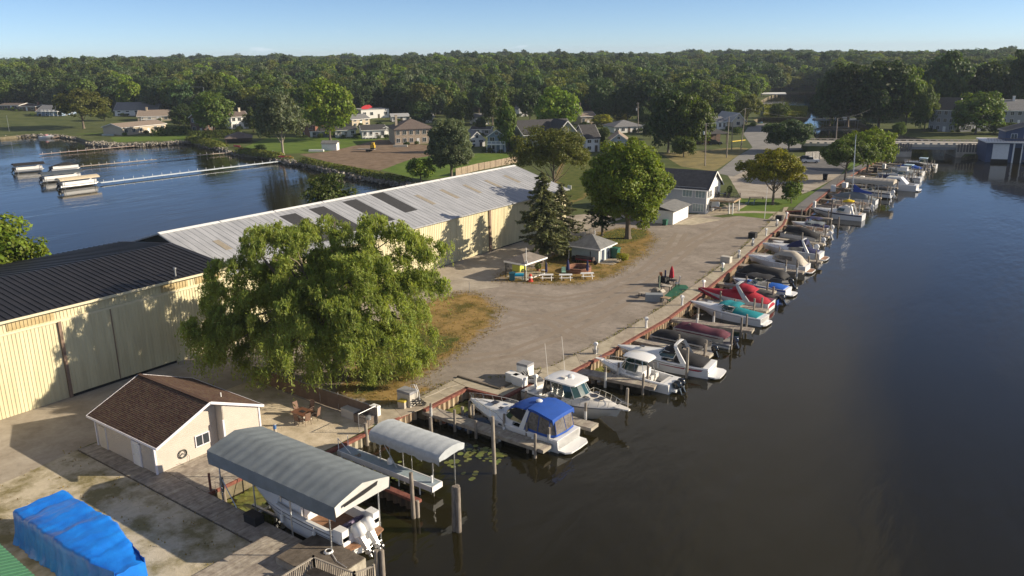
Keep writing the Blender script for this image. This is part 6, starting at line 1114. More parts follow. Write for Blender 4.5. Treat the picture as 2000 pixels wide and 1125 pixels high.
canopy('long boat lift with ribbed grey fabric canopy and white end flap over the outboard boat', -49.3, -35.9, 29.7, 34.5, 2.95, 3.98, 4.6, m_greycv, mat('white_flap', (0.60, 0.60, 0.57), var=.06, rough=.7), True, seed=2, lift_z=.6)
canopy('empty boat lift with a short pale grey canopy beside the white dock', -44.6, -37.2, 40.9, 43.9, 1.55, 2.2, 2.6, m_ltcv, None, False, True, 5, -.6)
t = thing('solar_panel_pole', 'small solar panel on a pole at the near side of the pale grey canopy', 'solar panel', G(805, 915, -.5)); MB().tube([(0, 0, -.5), (0, 0, 2.9)], .03, 6).build('pole', m_alu, t); MB().box(0, 0, 2.95, .75, .5, .04, rz=.4, rx=.35).build('panel', mat('solar_cells', (0.02, 0.025, 0.05), rough=.15, var=.3), t)
t = thing('lift_winch', 'white lift motor hanging under the pale grey canopy', 'winch', (-42.6, 41.1, .2)); MB().lathe([(.05, -.25), (.2, -.2), (.24, .1), (.12, .3), (.02, .34)], 10).build('housing', m_engwht, t, smooth=True); MB().tube([(0, 0, .25), (.1, 0, 1.5)], .025, 5).build('cable', m_alu, t)
# 2. white cruiser with royal blue camper top
x_, rz, L = bow_stern(915, 776, 1128, 868, .6, -.6); t = boat('white express cruiser with royal blue camper top and big white stern platform', x_.x-.35, x_.y+.05, rz); H = Hull(10.9, 3.7, 1.65, 1.15, .6)
H.hull(t, m_gel); H.band(t, .86, .93, m_greyst, d=.012); H.deck(t, m_gel, .44, .05, .62, .22, .5); H.rub(t, m_gel); H.platform(t, m_gel, 1.15); H.rail(t, .52, .97, .5, 6)
windshield(t, .9, -1.75, 1.5, 1.72, .72, .75, m_tint, -.15); hatch(t, 2.5, 0, 2.02, .6, .6); hatch(t, 1.25, .75, 2.1, .35, .35); hatch(t, 1.25, -.75, 2.1, .35, .35); MB().box(3.9, 0, 1.86, 1.6, .08, .03).build('anchor_locker', m_gelg, t)
mb = MB(); [mb.lathe([(.02, 0), (.11, .01), (.11, .05), (.02, .06)], 8, (x, 0, 0)) for x in ()]; 
for x in (.4, 2.2): MB().tube([(x, H.b(.5+x/10.9)+.0, 1.05), (x+.35, H.b(.5+(x+.35)/10.9)+.0, 1.07)], .07, 6).build('porthole', m_hatch, t)
arch(t, -1.7, -2.3, 1.72, 1.45, 1.3, 3.15, m_gel, .14)
# front blue canvas between screen and arch, aft top, rim and clear curtains
mb = MB(); mb.loft([[(.0, u*1.25, 2.5+.18*(1-u*u)) for u in (-1, -.5, 0, .5, 1)], [(-.9, u*1.38, 2.95+.22*(1-u*u)) for u in (-1, -.5, 0, .5, 1)], [(-2.1, u*1.42, 3.0+.25*(1-u*u)) for u in (-1, -.5, 0, .5, 1)]], closed=False, cap0=False, cap1=False); mb.loft([[(.0, u*1.25, 2.46+.18*(1-u*u)) for u in (1, .5, 0, -.5, -1)], [(-.9, u*1.38, 2.91+.22*(1-u*u)) for u in (1, .5, 0, -.5, -1)], [(-2.1, u*1.42, 2.96+.25*(1-u*u)) for u in (1, .5, 0, -.5, -1)]], closed=False, cap0=False, cap1=False); mb.build('forward_top', m_bluecv, t, True, 60)
for sg in (1, -1):
    mb = MB(); mb.loft([[(-.05, sg*1.28, 2.45), (-1.0, sg*1.44, 2.9), (-1.95, sg*1.47, 2.95)], [(-.3, sg*1.36, 2.2), (-1.0, sg*1.54, 2.05), (-1.75, sg*1.6, 1.9)]], closed=False, cap0=False, cap1=False); mb.build('side_curtain', m_blackcv, t)
mb = MB(); R_ = []
for x, z, w in ((-2.2, 3.2, 1.45), (-3.0, 3.28, 1.6), (-3.8, 3.12, 1.62), (-4.85, 2.86, 1.6), (-4.92, 2.6, 1.6)): R_.append([(x, u*w, z+.09*(1-abs(u)**2.2)) for u in (-1, -.85, -.5, 0, .5, .85, 1)]+[(x+.02, u*w*.98, z-.22*(abs(u) > .9)-.03+.09*(1-abs(u)**2.2)) for u in (1, .85, .5, 0, -.5, -.85, -1)])
mb.loft(R_); mb.build('camper_top', m_bluecv, t, True, 50)
mb = MB(); rim0 = [(-2.0, 1.68, 1.3), (-3.4, 1.74, 1.26), (-4.6, 1.70, 1.24), (-5.05, 1.3, 1.26), (-5.2, 0, 1.28)]; rim0 = rim0+[(x, -y, z) for x, y, z in reversed(rim0[:-1])]; rim1 = [(x, y*.99, z+.2) for x, y, z in rim0]; mb.loft([rim0, rim1, [(x+.04*(x < -5), y*.97, z) for x, y, z in rim1], [(x, y*.97, z) for x, y, z in rim0]], closed=False, cap0=False, cap1=False); mb.build('canvas_rim', m_bluecv, t)
tops = [(-2.5, 1.49, 3.0), (-3.5, 1.55, 2.98), (-4.5, 1.52, 2.72), (-4.82, 1.25, 2.7), (-4.85, 0, 2.72)]; tops = tops+[(x, -y, z) for x, y, z in reversed(tops[:-1])]
mb = MB(); mb.loft([[(x, y*.985, z) for x, y, z in rim1], tops], closed=False, cap0=False, cap1=False); cu = mb.build('clear_curtain', m_vinyl_cl, t); mb = MB(); [mb.tube([rim1[i], tops[i]], .035, 4) for i in range(9)]; mb.build('curtain_seams', m_bluecv, cu)
mb = MB(); mb.lathe([(.05, 0), (.28, .02), (.3, .12), (.2, .2), (.02, .22)], 12, (-2.3, -.1, 3.28)); mb.build('radar_dome', m_gel, t, True); MB().tube([(-2.2, .55, 3.2), (-2.2, .55, 3.55)], .02, 5).build('horn', m_chrome, t)
seats(t, [(-3.9, -.8, .5, .6, .9), (-3.2, .9, .5, .6, .7)], m_seat)
mb = MB(); mb.prism([(-5.45, -1.6), (-4.9, -1.7), (-4.9, 1.7), (-5.45, 1.6)], .3, 1.2); mb.build('transom', m_gel, t)
# 3. white hardtop cruiser, bow out
t = boat('white hardtop fishing cruiser moored with its railed bow pointing out to the channel', -37.25, 60.0, 0.0); rz = math.atan2(-1.0, 11.0); t.rotation_euler = (0, 0, rz); H = Hull(10.4, 3.7, 1.7, 1.15, .6, .09)
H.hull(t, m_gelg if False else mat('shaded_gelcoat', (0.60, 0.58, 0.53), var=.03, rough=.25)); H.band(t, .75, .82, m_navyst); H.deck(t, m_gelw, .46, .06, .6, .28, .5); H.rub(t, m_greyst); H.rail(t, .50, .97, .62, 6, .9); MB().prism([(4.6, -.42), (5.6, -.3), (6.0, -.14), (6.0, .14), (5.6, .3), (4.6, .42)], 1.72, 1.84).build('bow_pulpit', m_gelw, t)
windshield(t, 1.3, -1.6, 1.52, 1.7, 1.15, .75, m_tint, .1); mb = MB(); R_ = [[(x, u*w, z+.1*(1-u*u)) for u in (-1, -.5, 0, .5, 1)]+[(x, u*w, z-.12) for u in (1, .5, 0, -.5, -1)] for x, w, z in ((.75, 1.05, 3.0), (.45, 1.35, 3.06), (-1.2, 1.45, 3.1), (-2.5, 1.4, 3.02), (-2.65, 1.3, 2.98))]; mb.loft(R_); ht = mb.build('hardtop', m_gel, t, True, 40)
[MB().tube([(x, y, 1.3), (x+.1, y*.92, 3.0)], .03, 5).build('hardtop_frame', m_chrome, t) for x in (-2.4, -1.0) for y in (-1.45, 1.45)]
mb = MB(); mb.lathe([(.02, 0), (.3, .01), (.32, .16), (.18, .26), (.02, .27)], 12, (-.6, .1, 3.17)); mb.build('radar_dome', m_gel, ht, True); MB().box(-.9, -.5, 3.26, .5, .4, .1).build('roof_hatch', m_gelw, ht)
for y in (-1.25, 1.25): MB().tube([(-2.2, y, 3.0), (-2.6, y, 6.4)], .022, 5).build('antenna', m_gelw, t)
mb = MB(); mb.loft([[(-2.5, u*1.4, 2.95) for u in (-1, -.5, 0, .5, 1)], [(-2.75, u*1.55, 1.3) for u in (-1, -.5, 0, .5, 1)]], closed=False, cap0=False, cap1=False); mb.build('aft_curtain', m_vinyl_cl, t)
hatch(t, 2.9, .1, 2.03, .55, .55); hatch(t, 1.75, -.75, 2.1, .4, .45); hatch(t, 1.9, .8, 2.1, .4, .45); mb = MB(); mb.lathe([(.02, 0), (.36, .04), (.4, .1), (.03, .06)], 14, (2.3, -.2, 2.13)); mb.build('round_sun_shade', m_hatch, t)
seats(t, [(-2.0, .7, .5, .6, .7), (-2.0, -.7, .5, .6, .7)], m_whiteup); MB().b2(-4.6, -4.0, -1.2, 1.2, .5, 1.0).build('bait_station', m_gel, t)
# fishing clutter and tender gear on the dock side behind it
# 4. white walkaround with twin dark outboards
t = boat('white walkaround boat with curved hardtop and twin dark outboards behind the railed cruiser', -36.0, 69.6, PI); H = Hull(8.6, 2.9, 1.4, .95, .45); t.rotation_euler = (0, 0, PI-.02)
H.hull(t, m_gel); H.band(t, .15, .27, m_navyst, t0=.3, t1=.75); H.deck(t, m_gel, .56, .08, .45, .25, .35, m_gelw); H.rub(t, m_gel); H.rail(t, .58, .97, .45, 5, .35); MB().prism([(3.9, -.3), (4.75, -.16), (4.75, .16), (3.9, .3)], 1.42, 1.5).build('bow_pulpit', m_gel, t)
MB().b2(-1.2, 1.0, -.95, .95, .35, 1.5).build('cabin', m_gel, t); windshield(t, 1.55, -.6, 1.1, 1.45, .8, .5, m_tint, -.1); mb = MB(); R_ = [[(x, u*w, z+.12*(1-u*u)) for u in (-1, -.6, 0, .6, 1)]+[(x, u*w*.97, z-.1) for u in (1, .6, 0, -.6, -1)] for x, w, z in ((1.15, .75, 2.75), (.85, 1.05, 2.85), (-.2, 1.12, 2.9), (-1.4, 1.05, 2.82), (-1.75, .85, 2.72))]; mb.loft(R_); mb.build('hardtop', m_gel, t, True, 40)
[MB().tube([(x, y, 1.0), (x*.7-.1, y*.85, 2.75)], .03, 5).build('hardtop_frame', m_chrome, t) for x in (-1.5, -.4, .9) for y in (-1.15, 1.15)]; seats(t, [(-1.8, .5, .35, .5, .55), (-1.8, -.5, .35, .5, .55)], m_whiteup); MB().b2(-3.6, -3.2, -1.0, 1.0, .35, .95).build('aft_bench', m_whiteup, t); mb = MB(); mb.b2(-2.9, -2.4, .1, .7, .35, .7); mb.build('black_cushion', m_blackcv, t)
MB().b2(-4.9, -4.28, -.95, .95, .25, .5).build('engine_bracket', m_gel, t); outboard(t, -4.85, .38, .55, m_engblk, 1.1, -.35); outboard(t, -4.85, -.38, .55, m_engblk, 1.1, -.35)
# 5. white cruiser, black covers, red stripe
t = boat('long white sport cruiser with black cockpit covers, white arch and a red hull stripe', -35.6, 75.0, PI); H = Hull(10.6, 3.3, 1.45, 1.05, .5, .12, 2.1, .35); t.rotation_euler = (0, 0, PI+.10)
H.hull(t, m_gel); H.band(t, .10, .55, m_redst, t0=.06, t1=.62, taper=True); H.band(t, .62, .70, m_navyst, t0=.05, t1=.7); H.deck(t, m_gel, .48, .07, .5, .22, .5); H.rub(t, m_gel); H.platform(t, m_gel, 1.2); windshield(t, .6, -1.5, 1.28, 1.5, .62, .75, m_tint)
arch(t, -2.7, -1.6, 1.5, 1.3, 1.15, 2.95, m_gel, .16); cover(t, [(-4.7, 1.35, 1.2, 1.3), (-3.8, 1.42, 1.25, 1.65), (-2.6, 1.42, 1.25, 1.95), (-1.6, 1.4, 1.3, 2.2)], m_blackcv, 'cockpit_cover', .02, 3); cover(t, [(-1.6, 1.2, 2.1, 2.75), (-1.0, 1.22, 2.0, 2.65), (-.2, 1.1, 1.95, 2.1)], m_blackcv, 'forward_cover', .02, 4); MB().tube([(-1.6, .6, 2.9), (-2.0, .6, 4.3)], .018, 4).build('antenna', m_chrome, t)
mb = MB(); mb.prism([(-5.3, -1.45), (-4.7, -1.5), (-4.7, 1.5), (-5.3, 1.45)], .3, 1.12); mb.build('transom', m_gel, t); hatch(t, 2.4, 0, 1.83)
# pontoon boats
def pontoon(label, x, y, rz, L, B, mcov, meng, hull_c=None, covst=None, fence=m_alu, bim=None, open_seats=False, s=1.0, tilt=-.3):
    t = boat(label, x, y, rz, WZ, 'pontoon boat', 'pontoon_boat')
    for sg in (1, -1):
        mb = MB(); r = .32; mb.tube([(-L/2, sg*B*.36, .12), (-L/2+.3, sg*B*.36, .12), (L/2-.9, sg*B*.36, .12), (L/2-.3, sg*B*.36, .22), (L/2+.05, sg*B*.36, .36)], [r*.8, r, r, r*.6, .06], 10); mb.build('pontoon', m_alu, t, True)
    MB().b2(-L/2-.1, L/2-.25, -B/2, B/2, .48, .60).build('deck', m_gelg, t); mb = MB(); zf = .6
    for a, c in (((L/2-.5, -B/2+.1), (L/2-.5, B/2-.1)), ((-L/2+.7, -B/2+.08), (L/2-.5, -B/2+.08)), ((-L/2+.7, B/2-.08), (L/2-.5, B/2-.08))):
        d = Vector(c)-Vector(a); mb.box((a[0]+c[0])/2, (a[1]+c[1])/2, .95, d.length, .05, .62, rz=math.atan2(d.y, d.x))
    mb.build('fence_panel', hull_c or m_alu, t); mb = MB(); mb.tube([(-L/2+.7, -B/2+.08, 1.3), (L/2-.6, -B/2+.08, 1.3), (L/2-.5, -B/2+.2, 1.3), (L/2-.5, B/2-.2, 1.3), (L/2-.6, B/2-.08, 1.3), (-L/2+.7, B/2-.08, 1.3)], .025, 5); mb.build('fence_rail', m_alu, t)
    if mcov: cover(t, covst or [(-L/2+.6, B/2-.1, 1.15, 1.3), (-L/2+1.4, B/2-.02, 1.1, 1.75), (-L*.1, B/2, 1.1, 1.6), (L*.15, B/2, 1.1, 1.95), (L/2-.9, B/2-.02, 1.1, 1.7), (L/2-.4, B/2-.2, 1.1, 1.3)], mcov, 'mooring_cover', .045, int(L*31)%97)
    if open_seats:
        for x0 in (-L*.25, 0, L*.25): MB().b2(x0-.55, x0+.55, B/2-.75, B/2-.15, .6, 1.05).b2(x0-.55, x0+.55, B/2-.3, B/2-.14, 1.05, 1.45).build('bench_seat', m_seat, t); MB().b2(x0-.55, x0+.55, -B/2+.15, -B/2+.75, .6, 1.05).b2(x0-.55, x0+.55, -B/2+.14, -B/2+.3, 1.05, 1.45).build('bench_seat', m_seat, t)
    if bim: bimini(t, -L*.38, L*.05, B/2-.1, 2.55, bim, zb=1.3)
    outboard(t, -L/2-.25, 0, .65, meng, .95*s, tilt); return t
pontoon('pontoon boat under a black mooring cover beside the black topped sport cruiser', -36.3, 79.8+1.0, PI-.02, 7.6, 2.5, m_blackcv, m_engblk)
pontoon('pontoon boat under a maroon mooring cover with aluminium tubes', -35.4, 84.7, PI-.03, 7.4, 2.55, m_maroon, mat('blue_black_cowling', (0.02, 0.025, 0.05), rough=.2, coat=.5))
# 9. teal cover speedboat
t = boat('white speedboat with bright teal bimini and cockpit cover', -36.6, 94.6, PI-.05); H = Hull(10.0, 2.8, 1.25, .95, .5, .12, 2.0, .35); H.hull(t, m_gel); H.band(t, .55, .62, m_navyst, t0=.02, t1=.85); H.deck(t, m_gel, .52, .07, .35, .22, .45); H.rub(t, m_gel); H.platform(t, m_gel, .6); windshield(t, .7, -1.2, 1.1, 1.25, .5, .6, m_tint)
cover(t, [(-4.4, 1.15, 1.02, 1.1), (-3.4, 1.2, 1.02, 1.35), (-2.2, 1.2, 1.05, 1.45), (-1.3, 1.15, 1.1, 1.55)], m_teal, 'cockpit_cover', .025, 6); bimini(t, -1.9, .7, 1.12, 1.95, m_teal, .15, 1.05)
mb = MB(); [mb.tube([(-2.6, y, 1.4), (-1.7, y*.9, 2.0)], .02, 4) for y in (-1.1, 1.1)]; mb.build('support_strut', m_chrome, t); mb = MB(); mb.prism([(-5.0, -1.25), (-4.4, -1.3), (-4.4, 1.3), (-5.0, 1.25)], .35, 1.0); mb.build('transom', m_gel, t); MB().b2(2.2, 2.9, -.9, -.3, 1.4, 1.43).build('deck_lettering_panel', m_gelg, t)
# 10. fully red covered cruiser
t = boat('cruiser fully wrapped in a bright red cover with a silver arch showing through', -37.9, 100.4, PI+.02); H = Hull(9.9, 3.2, 1.55, 1.15, .5); H.hull(t, m_gel)
def wide(t_): return H.b(t_)+.05
cover(t, [(-5.0, 1.3, .55, .95), (-4.2, 1.55, .45, 1.45), (-3.0, 1.62, .45, 1.9), (-1.7, 1.62, .5, 2.35), (-.8, 1.62, .55, 2.45), (.4, 1.55, .6, 2.0), (2.0, 1.3, .75, 1.75), (3.6, .85, .95, 1.65), (4.7, .28, 1.1, 1.62), (5.05, .05, 1.2, 1.5)], m_redcv, 'full_cover', .04, 8)
cover(t, [(-2.9, 1.0, 2.3, 2.45), (-2.2, 1.15, 2.35, 2.85), (-.9, 1.15, 2.4, 2.95), (.1, .95, 2.1, 2.45)], m_redcv, 'top_cover', .03, 9); arch(t, -2.2, -.6, 1.66, 1.22, 1.15, 3.0, m_ltcv, .2)
# 11. dark covered runabout, blue boat, black covered boat
t = boat('runabout under a charcoal cover with a black outboard beside the red wrapped cruiser', -36.2, 103.9, PI); H = Hull(6.4, 2.3, 1.0, .75, .35); H.hull(t, mat('blue_gel', (0.03, 0.08, 0.3), rough=.25)); cover(t, [(-3.0, 1.05, .8, .95), (-1.5, 1.18, .82, 1.45), (.3, 1.15, .85, 1.6), (1.6, .9, .92, 1.3), (2.9, .2, 1.02, 1.1)], mat('charcoal_canvas', (0.05, 0.045, 0.045), var=.2, rough=.85), 'mooring_cover', .03, 10); outboard(t, -3.5, 0, .6, m_engblk, 1.05, -.5)
t = boat('deck boat with blue seats under a black bimini and a white swim platform', -37.4, 108.6, PI-.02); H = Hull(8.0, 2.6, 1.15, .9, .4, .08, 2.8); H.hull(t, m_gel); H.band(t, .3, .9, mat('blue_gel', (0.03, 0.08, 0.3), rough=.25)); H.deck(t, m_gel, .75, .06, .15, .18, .35); H.platform(t, m_gel, 1.0); bimini(t, -1.6, 1.9, 1.2, 2.15, m_blackcv, .15, 1.0); cover(t, [(-3.6, 1.15, .95, 1.1), (-2.6, 1.2, .95, 1.3), (-1.4, 1.18, 1.0, 1.3)], mat('blue_tarp_cloth', (0.01, 0.10, 0.45), var=.1, rough=.6), 'aft_cover', .03, 11); cover(t, [(1.6, 1.05, 1.0, 1.25), (2.6, .8, 1.02, 1.2), (3.4, .4, 1.1, 1.2)], mat('blue_tarp_cloth', (0.01, 0.10, 0.45)), 'bow_cover', .02, 12); windshield(t, 1.2, .2, 1.0, 1.05, .45, .3, m_tint)
pontoon('pontoon boat under a dark navy black canopy cover with a tall black outboard', -38.6, 112.6, PI-.05, 8.2, 2.6, None, m_engblk, m_boot, tilt=-.5); tb = D.objects['pontoon_boat.002']; cover(tb, [(-3.6, 1.25, 1.3, 1.5), (-3.0, 1.35, 1.5, 2.2), (-.4, 1.35, 1.6, 2.5), (1.5, 1.35, 1.6, 2.6), (2.6, 1.3, 1.4, 2.1), (3.6, 1.1, 1.1, 1.3)], m_blackcv, 'mooring_cover', .03, 13)
# 12. white cruiser with tan enclosure
t = boat('white cruiser with a grey and tan canvas cockpit enclosure and teak swim platform', -39.6, 121.9, PI+.03); H = Hull(9.2, 3.1, 1.55, 1.1, .5); H.hull(t, m_gel); H.band(t, .8, .86, m_greyst); H.deck(t, m_gel, .5, .06, .55, .22, .5); H.rub(t, m_gel); H.platform(t, m_gel, .95, m_teak); H.rail(t, .6, .97, .35, 5)
cover(t, [(-4.2, 1.3, 1.2, 1.35), (-3.5, 1.4, 1.2, 2.35), (-2.5, 1.35, 1.25, 3.0), (-.6, 1.3, 1.6, 2.95), (.5, 1.15, 1.75, 2.2)], m_tancv, 'enclosure', .03, 14)
for sg in (1, -1): MB().loft([[(-2.5, sg*1.38, 1.75), (-.5, sg*1.33, 1.8), (.2, sg*1.26, 1.95)], [(-2.5, sg*1.30, 2.35), (-.6, sg*1.26, 2.4), (.1, sg*1.2, 2.2)]], closed=False, cap0=False, cap1=False).build('clear_window', m_vinyl_cl, t)
# 13. navy canvas cruiser with white arch
t = boat('white cruiser with navy canvas, slim white arch and teak stern platform', -40.4, 130.9, PI+.03); H = Hull(9.6, 3.2, 1.6, 1.1, .5); H.hull(t, m_gel); H.band(t, .8, .86, m_greyst); H.deck(t, m_gel, .52, .06, .55, .22, .5); H.rub(t, m_gel); H.platform(t, m_gel, 1.0, m_teak); H.rail(t, .6, .97, .35, 5); arch(t, -2.9, -1.9, 1.5, 1.25, 1.15, 3.0, m_gel, .13)
cover(t, [(-4.2, 1.3, 1.2, 1.3), (-3.2, 1.38, 1.2, 1.6), (-2.0, 1.38, 1.25, 1.8)], m_navycv, 'cockpit_cover', .02, 15); cover(t, [(-2.4, 1.2, 2.2, 2.9), (-1.3, 1.25, 1.9, 2.85), (0, 1.2, 1.75, 2.3), (.5, 1.1, 1.75, 1.9)], m_navycv, 'camper_top', .03, 16)
# 14-18. five boats between the navy cruiser and the basin
t = boat('small white runabout with black cover close behind the navy cruiser', -41.6, 135.6, PI); H = Hull(7.2, 2.4, 1.1, .85, .4); H.hull(t, m_gel); H.deck(t, m_gel, .68, .06, .15, .2, .35); cover(t, [(-3.3, 1.1, .9, 1.0), (-1.6, 1.18, .9, 1.6), (.6, 1.1, 1.0, 1.7), (1.6, .9, 1.05, 1.2)], m_blackcv, 'mooring_cover', .03, 17); outboard(t, -3.9, 0, .65, m_engwht, 1.05, -.4)
pontoon('deck pontoon with a peaked black canopy and a white outboard', -42.4, 142.2, PI-.15, 7.6, 2.6, None, m_engwht, m_gelw); tb = D.objects['pontoon_boat.003']; cover(tb, [(-3.4, 1.3, 1.2, 1.4), (-1.8, 1.3, 1.5, 2.1), (0, 1.35, 1.7, 2.6), (2.4, 1.3, 1.7, 2.5), (3.2, 1.0, 1.3, 1.5)], m_blackcv, 'mooring_cover', .03, 18)
pontoon('open pontoon boat with tan seats and grey bimini', -43.0, 147.6, PI-.02, 7.6, 2.5, None, m_engwht, m_gelw, bim=m_greycv, open_seats=True)
t = boat('white bowrider with navy bimini and navy cockpit cover by the end of the walkway', -44.1, 152.9, PI-.12); H = Hull(7.4, 2.5, 1.15, .9, .4); H.hull(t, m_gel); H.band(t, .2, .5, m_navyst, t1=.7); H.deck(t, m_gel, .6, .06, .25, .2, .4); windshield(t, .6, -.5, 1.0, 1.15, .5, .4, m_tint); cover(t, [(-3.4, 1.1, .95, 1.05), (-2.2, 1.15, .95, 1.45), (-.6, 1.12, 1.0, 1.7), (.6, 1.0, 1.15, 1.5)], m_navycv, 'cockpit_cover', .02, 19); bimini(t, -2.0, .6, 1.1, 2.35, m_navycv, .2, 1.0); outboard(t, -4.0, 0, .7, m_engwht, 1.1, -.2)
# 19+. the far row beside the club lawn
t = boat('white cabin boat with navy hull stripe and white folded covers in the far row', -43.2, 167.4, PI); H = Hull(9.9, 3.2, 1.55, 1.15, .5); H.hull(t, m_gel); H.band(t, .35, .85, m_navyst); H.deck(t, m_gel, .5, .06, .45, .25, .5); H.rail(t, .55, .97, .5, 5); windshield(t, .3, -1.4, 1.2, 1.6, .6, .5, m_tint); cover(t, [(-2.6, 1.1, 1.3, 2.5), (-1.4, 1.15, 1.5, 2.75), (-.3, 1.1, 1.7, 2.2)], m_whiteup, 'cover', .03, 20); arch(t, -3.2, -2.6, 1.4, 1.2, 1.2, 2.9, m_gel, .12); seats(t, [(-3.9, .6, .5, .5, .6), (-3.9, -.5, .5, .5, .6)], m_seat)
t = pontoon('grey pontoon heaped with tan cushions and a yellow tarp in the far row', -43.6, 178.5, PI, 8.0, 2.6, None, m_engwht, m_alu, open_seats=True); cover(t, [(-.5, .8, 1.6, 1.8), (.6, 1.0, 1.6, 2.0), (1.6, .9, 1.5, 1.7)], mat('yellow_tarp', (0.65, 0.48, 0.0), var=.1), 'yellow_tarp', .06, 21)
t = boat('boat beneath brown and pink tarps beside the navy striped cabin boat', -45.6, 172.8, PI); H = Hull(7.4, 2.5, 1.2, .9, .4); H.hull(t, m_gel); cover(t, [(-3.4, 1.1, .9, 1.1), (-1.2, 1.2, .95, 1.7), (1.0, 1.1, 1.0, 1.9), (2.6, .6, 1.1, 1.3), (3.5, .1, 1.15, 1.2)], mat('dusty_brown_tarp', (0.14, 0.10, 0.085), var=.3, rough=.9), 'mooring_cover', .06, 22)
t = boat('sailboat with a tall bare mast, grey tarp and royal blue sail cover', -45.2, 187.0, PI, cat='sailboat', name='sailboat'); H = Hull(9.6, 2.9, 1.2, 1.0, .7, .10, 1.9, .3); H.hull(t, m_gel); cover(t, [(-4.4, 1.0, 1.0, 1.2), (-2, 1.35, 1.0, 2.0), (0, 1.4, 1.0, 2.4), (2.2, 1.1, 1.05, 2.0), (4.2, .3, 1.15, 1.3)], m_greycv, 'tarp', .05, 23)
hm = 14.6; MB().tube([(.4, 0, .9), (.9, 0, hm)], [.11, .07], 8).build('mast', m_alu, t); MB().tube([(.4, 0, 2.5), (-3.6, 0, 2.2)], .07, 6).build('boom', m_alu, t); cover(t, [(-3.6, .12, 2.15, 2.4), (-1.5, .22, 2.3, 2.9), (.2, .28, 2.4, 4.0)], mat('sail_cover_blue', (0.008, 0.05, 0.30), var=.1, rough=.7), 'sail_cover', .04, 24)
mb = MB(); mb.tube([(4.6, 0, 1.2), (.9, 0, hm-.2)], .015, 3); mb.tube([(-4.6, 0, 1.2), (.9, 0, hm-.1)], .012, 3); [mb.tube([(.3, y, 1.1), (.9, 0, hm-.3)], .012, 3) for y in (1.35, -1.35)]; mb.build('rigging', m_chrome, t)
canopy('boat lift with long beige canopy over a blue and white boat', -49.2, -39.0, 194.2, 197.8, 2.0, 2.7, 3.3, m_tancv, None, False, True, 8, .2)
t = boat('blue and white boat lying under the long beige canopy', -44.0, 196, PI, WZ+.4); H = Hull(9.0, 2.8, 1.2, .95, .4); H.hull(t, m_gel); H.band(t, .2, .9, m_navyst); H.deck(t, m_gel, .55, .06, .3, .22, .4); windshield(t, .6, -.5, 1.0, 1.2, .5, .4, m_tint); outboard(t, -4.8, 0, .8, m_engwht, 1.1, -.4)
t = boat('big white cabin cruiser with sloping side windows in the far row', -42.4, 210.4, PI); H = Hull(11.0, 3.7, 1.8, 1.4, .6); H.hull(t, m_gel); H.deck(t, m_gel, .4, .06, .5, .25, .6); H.rail(t, .5, .97, .5, 5); mb = MB(); s_ = lambda x0, x1, y: [(x0, y, 1.5), (x1, y, 1.5), (x1-1.1, y*.88, 3.0), (x0+1.6, y*.88, 3.0)]; a_ = s_(-3.4, 2.2, 1.45); c_ = s_(-3.4, 2.2, -1.45); mb.loft([a_, c_]); mb.build('cabin', m_gel, t)
for sg in (1, -1): mb = MB(); mb.loft([[(-1.9, sg*1.42, 2.1), (.2, sg*1.42, 2.1), (1.0, sg*1.42, 2.1)], [(-1.6, sg*1.34, 2.6), (.2, sg*1.34, 2.6), (.6, sg*1.34, 2.6)]], closed=False, cap0=False, cap1=False); mb.build('side_window', m_hatch, t)
seats(t, [(-4.6, .7, .6, .6, .7), (-4.6, -.5, .6, .6, .7)], m_whiteup); H.platform(t, m_gel, .8)
for lab, x, y, L, B, cv, extra in (('black covered runabout just behind the big white cabin cruiser', -43.4, 215.4, 8.5, 2.7, m_blackcv, 0), ('white flybridge boat amid the crowded far end of the row', -44.2, 225.5, 10.5, 3.4, None, 1), ('boat under a dark blue cover near the end of the far row', -44.6, 220.4, 8.0, 2.7, m_navycv, 0), ('white cruiser with pale blue hardtop near the bridge', -45.0, 237.0, 9.0, 3.0, None, 2),
        ('boat under a blue cover beside the pale hardtop cruiser', -45.4, 243.0, 7.5, 2.6, m_bluecv, 0), ('grey covered boat among the piles close to the bridge', -45.4, 231.2, 8.6, 2.8, m_greycv, 0), ('last white boat in the row nearest the bridge', -44.6, 254.0, 8.5, 2.8, None, 2), ('black covered boat second from the bridge', -45.0, 248.6, 7.8, 2.6, m_blackcv, 0)):
    t = boat(lab, x, y, PI+random.uniform(-.06, .06)); H = Hull(L, B, 1.5, 1.1, .5); H.hull(t, m_gel); H.band(t, .4, .8, m_navyst)
    if cv: cover(t, [(-L*.45, B*.42, 1.1, 1.3), (-L*.15, B*.47, 1.1, 2.0), (L*.15, B*.42, 1.2, 2.0), (L*.42, B*.15, 1.35, 1.5)], cv, 'mooring_cover', .04, int(x*-7)); outboard(t, -L/2-.3, 0, .8, m_engblk, 1.0, -.3)
    else:
        H.deck(t, m_gel, .5, .06, .45, .25, .5); windshield(t, .6, -1.0, 1.1, 1.6, .7, .5, m_tint); MB().b2(-L*.2, .3, -1.1, 1.1, 2.6, 2.75).build('hardtop', m_gel if extra == 1 else mat('pale_blue_top', (0.35, 0.48, 0.58)), t); [MB().tube([(x_, y_, 1.3), (x_, y_, 2.6)], .04, 4).build('hardtop_frame', m_chrome, t) for x_ in (-L*.18, .2) for y_ in (-1.0, 1.0)]
        if extra == 1: MB().b2(-L*.18, -.2, -.9, .9, 2.75, 3.5).build('flybridge', m_gel, t)
        seats(t, [(-L*.35, .5, .5, .5, .6)], m_whiteup); H.rail(t, .55, .97, .45, 5)
